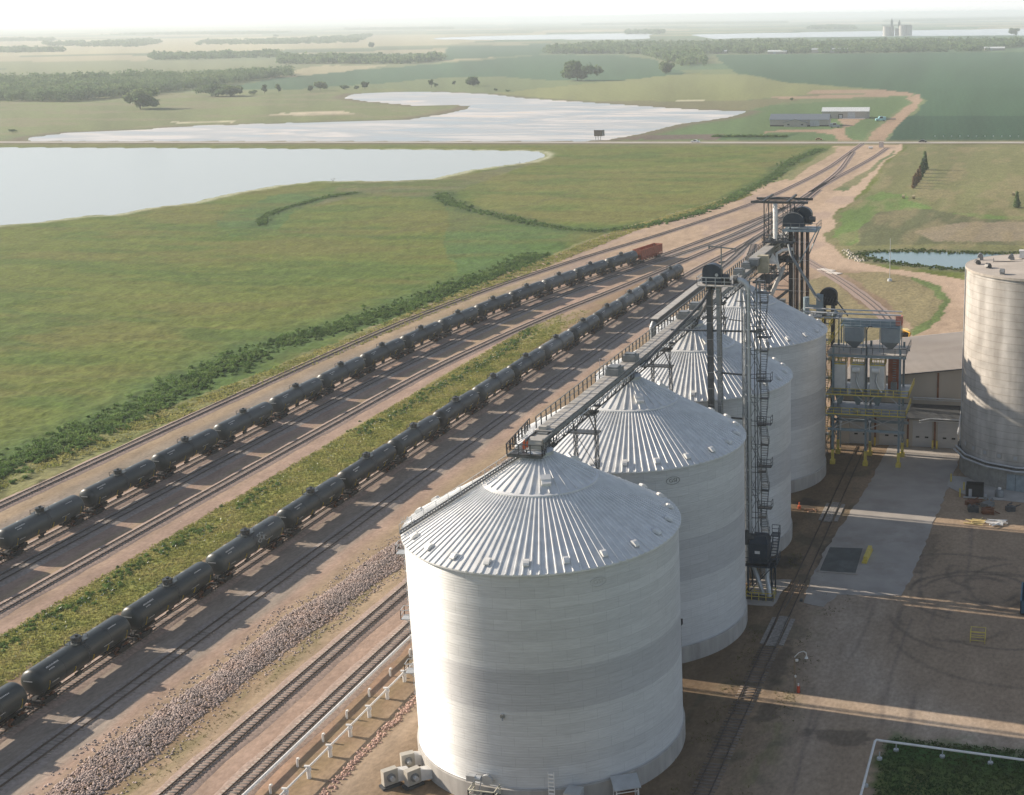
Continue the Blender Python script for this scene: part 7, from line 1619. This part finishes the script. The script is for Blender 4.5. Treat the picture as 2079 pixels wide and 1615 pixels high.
b = MB(); b.add([(X, Y, 0), (X+16, Y, 0), (X+16, Y+3.2, 0), (X, Y+3.2, 0), (X, Y, 2.8), (X+16, Y, 2.8), (X+8, Y, 4.9), (X, Y+3.2, 2.8), (X+16, Y+3.2, 2.8), (X+8, Y+3.2, 4.9)], [(0, 1, 5, 6, 4), (1, 2, 8, 5), (3, 0, 4, 7)]); b.build('porch_wall', M_bsid, ga)
b = MB(); b.add([(X-.6, Y-.5, 2.6), (X+8, Y-.5, 5.0), (X+16.6, Y-.5, 2.6), (X-.6, Y+4.5, 2.6), (X+8, Y+4.5, 5.0), (X+16.6, Y+4.5, 2.6), (X-.6, Y-.5, 2.85), (X+8, Y-.5, 5.3), (X+16.6, Y-.5, 2.85), (X-.6, Y+4.5, 2.85), (X+8, Y+4.5, 5.3), (X+16.6, Y+4.5, 2.85)], [(6, 7, 10, 9), (7, 8, 11, 10), (0, 1, 7, 6), (1, 2, 8, 7)]); b.build('porch_roof', M_bro, ga)
b = MB(); b.bx(X+2.5, X+4, Y-.08, Y, 1, 1.7); b.bx(X+12, X+13.5, Y-.08, Y, 1, 1.7); b.build('porch_window', M_glass, ga)
barn('metal_barn', 'long barn with a white roof, behind and right of the dark roofed barn', -124.5, 923, 4.5, 34.5, 14, 5.2, 2.4, M_bsid, M_wro, [('barn_door', M_bd, (19, 24.5, -.12, 0, .1, 4.6)), ('entry_recess', M_black, (12, 15.5, -.1, 0, 0, 3.2)), ('entry_door', M_bd, (12.6, 15, -.14, -.1, 0, 2.6)), ('apron_slab', M_white, (15, 32, -3, -.2, 0, .12))])
for x0, y0, L, W_, h, mr, lb in ((-519, 2640, 37, 22, 4.5, M_wro, 'long white shed at the edge of the distant town, leftmost'), (-440, 2686, 70, 26, 6.5, mat('faded_roof', (.36, .40, .41), .6), 'longest grey roofed shed at the edge of the distant town'), (-110, 2794, 40, 20, 4.5, M_wro, 'white roofed shed at the far right of the town'), (-640, 2700, 24, 16, 4, M_wro, 'small pale shed left of the long white shed'), (-300, 2760, 18, 12, 4, M_wro, 'small white roof among the town trees')):
    barn('town_shed', lb, x0, y0, 5, L, W_, h, 2.5, M_bsid, mr, [('shed_door', M_bd, (L*.3, L*.3+5, -.15, 0, 0, 4))])
# distant grain elevator
t = empty('town_elevator', 'pale twin grain elevator rising above the distant town trees', 'grain elevator', (-497, 4720, 0)); M_far = mat('pale_elevator_concrete', (.40, .39, .36), .8)
for x, y, r, h in ((-541, 4722, 12, 31), (-527, 4735, 10, 31), (-486, 4712, 12, 33), (-469, 4724, 13, 33), (-506, 4745, 9, 24)):
    b = MB(); b.lathe([(r, 0), (r, h), (.01, h+1)], (x, y), 24); b.build('silo', M_far, t, True)
for x, z1 in ((-523, 56), (-498, 51)):
    b = MB(); b.bx(x-3.5, x+3.5, 4715, 4722, 28, z1-6); b.bx(x-1.2, x+1.2, 4717, 4720, z1-6, z1); b.build('head_house', M_grey, t)
b = MB(); b.bx(-555, -458, 4712, 4716, 33.5, 35.5); b.build('gallery', M_grey, t)
# vehicles
def vehicle(name, lab, cat, x, y, ang, L, W_, h, m, style='car', grp=None):
    t = empty(name, lab, cat, (x, y, 0), grp); z0 = .24 if abs(y-735) < 16 else .02
    l, w = L/2, W_/2
    if style == 'car': prof = [(-l, .35), (-l, .8), (-l*.72, .95), (-l*.45, h), (l*.25, h), (l*.5, .98), (l*.95, .85), (l, .6), (l, .35)]
    elif style == 'pickup': prof = [(-l, .45), (-l, 1.05), (-l*.1, 1.05), (-l*.05, h), (l*.35, h), (l*.55, 1.1), (l*.95, 1.0), (l, .7), (l, .45)]
    else: prof = [(-l, .5), (-l, h*.9), (-l*.15, h), (l*.25, h), (l*.45, h*.6), (l*.9, h*.55), (l, h*.45), (l, .5)]
    n = len(prof); b = MB(); vs = [(x+px, y-w, z0+pz) for px, pz in prof]+[(x+px, y+w, z0+pz) for px, pz in prof]
    b.add(vs, [tuple(range(n)), tuple(range(n, 2*n))[::-1]]+[(i, n+i, n+(i+1) % n, (i+1) % n) for i in range(n)]); b.build('body', m, t)
    zz = 1.0 if style != 'truck' else h*.62
    b = MB(); b.bx(x-l*.38, x+l*.22, y-w-.02, y+w+.02, z0+zz, z0+h-.12); b.build('side_window', M_glass, t)
    for u in (-.62, .62):
        for s in (-1, 1):
            b = MB(); b.tube([(x+l*u, y+s*(w-.22), z0+.34), (x+l*u, y+s*(w+.02), z0+.34)], .35 if style != 'truck' else .5, 14); b.build('wheel', M_black, t)
    t.rotation_euler = (0, 0, R(ang)); return t
def road_y(x): return float(np.interp(x, [p[0] for p in HW], [p[1] for p in HW]))
M_carw = mat('white_car_paint', (.75, .75, .74), .3); M_carb = mat('black_car_paint', (.02, .022, .025), .3); M_cara = mat('amber_car_paint', (.35, .20, .06), .4); M_aqua = mat('aqua_truck_paint', (.30, .58, .60), .35)
vehicle('parked_car', 'white pickup driving on the highway, left of the barns', 'pickup truck', -168.6, road_y(-168.6)+1.5, 4, 5.6, 1.95, 1.75, M_carw, 'pickup')
vehicle('car', 'amber coloured car on the highway below the barns', 'car', -95.5, 737, 4, 4.5, 1.8, 1.45, M_cara)
vehicle('car', 'black car on the highway, right of the crossing', 'car', -30.9, road_y(-31)+1.4, 4, 5.2, 1.9, 1.6, M_carb)
t = vehicle('truck', 'aqua truck tractor with a dark trailer parked on the grass right of the barns', 'truck', -78, 900, 200, 7.5, 2.4, 3.4, M_aqua, 'truck'); 
b = MB(); b.bx(-78-11, -78-4.2, 899, 901.4, 1.0, 1.6); b.build('trailer_deck', M_dark, t)
vehicle('truck', 'grey blue truck parked at the end of the dark roofed barn', 'truck', -101.5, 838, 10, 7.0, 2.4, 3.2, mat('grey_blue_truck', (.25, .31, .33), .4), 'truck')
b = MB(); b.bx(-52.9, -50.5, 694, 696, .4, 3.0); b.bx(-53.1, -50.3, 693.8, 696.2, 3.0, 3.25); b.bx(-52.9, -50.5, 694, 696, .05, .4); simple('signal_cabin', 'small pale signal cabin beside the tracks at the highway crossing', 'cabin', b, mat('pale_pink_cabin', (.50, .44, .42), .6))
b = MB(); b.tube([(-57.6, 684, .8), (-55.2, 684.4, .8)], .65, 14); b.bx(-57, -56.6, 683.8, 684.6, 0, .3); b.bx(-56, -55.6, 683.8, 684.6, 0, .3); simple('fuel_tank', 'small white tank lying on the gravel by the signal cabin', 'tank', b, M_white, None, True)
# billboard
t = empty('billboard', 'brown billboard on posts at the shore beside the highway', 'billboard', (-234.9, 728, 0)); 
for x in (-236.6, -235, -233.4): b = MB(); b.bar((x, 728, 0), (x, 728, 3), .25); b.build('post', M_bark, t)
b = MB(); b.bx(-237.6, -232.4, 727.9, 728.1, 2.4, 6.2); b.build('board', mat('brown_board_back', (.17, .13, .10), .8), t)
b = MB(); b.box((-232.4, 729.2, 4.3), (.15, 3.0, 3.8), R(-35)); b.build('second_board', mat('grey_board', (.30, .29, .27), .8), t)
# field markers
for i in range(12):
    b = MB(); x, y = -27+i*5.1, 766+i*.48; b.bx(x-.3, x+.3, y-.05, y+.05, .5, 1.2); b.bar((x, y, 0), (x, y, .6), .08); simple('field_marker', 'white marker in the row along the dark field, right of the highway crossing', 'marker', b, M_white, 'white markers along the dark field')
for i in range(7):
    b = MB(); x, y = -160+i*4.9, 760+i*.45; b.bx(x-.3, x+.3, y-.05, y+.05, .6, 1.3); b.bar((x, y, 0), (x, y, .7), .08); simple('field_marker', 'white marker in the row along the hedge left of the driveway', 'marker', b, M_white, 'white markers along the hedge')
x = rs.uniform(-168, -120, 420); y = 757+(x+168)*.09+rs.normal(size=420)*.8; h = rs.uniform(.6, 1.4, 420)
tag(quads_obj('hedge', leaf_quads(np.c_[x, y, h*.5], np.stack([h, h, h*.6], 1), 18, .3), M_bush), 'low dark hedge between the highway and the barns', 'hedge', kind='stuff')

# ================================================================== HAZE
bpy.ops.mesh.primitive_cube_add(size=1, location=(0, 20000, 40.0)); hz = bpy.context.object; hz.name = 'haze'; hz.scale = (170000, 170000, 84.0)
mh = bpy.data.materials.new('haze_air'); mh.use_nodes = True; nt = mh.node_tree; nt.nodes.clear()
o_ = nt.nodes.new('ShaderNodeOutputMaterial'); pv = nt.nodes.new('ShaderNodeVolumePrincipled'); pv.inputs['Color'].default_value = (.86, .94, 1.0, 1); pv.inputs['Density'].default_value = .00013; pv.inputs['Anisotropy'].default_value = .2
nt.links.new(pv.outputs[0], o_.inputs['Volume']); hz.data.materials.append(mh); hz['kind'] = 'stuff'; hz['label'] = 'pale haze lying over the whole plain'; hz['category'] = 'haze'
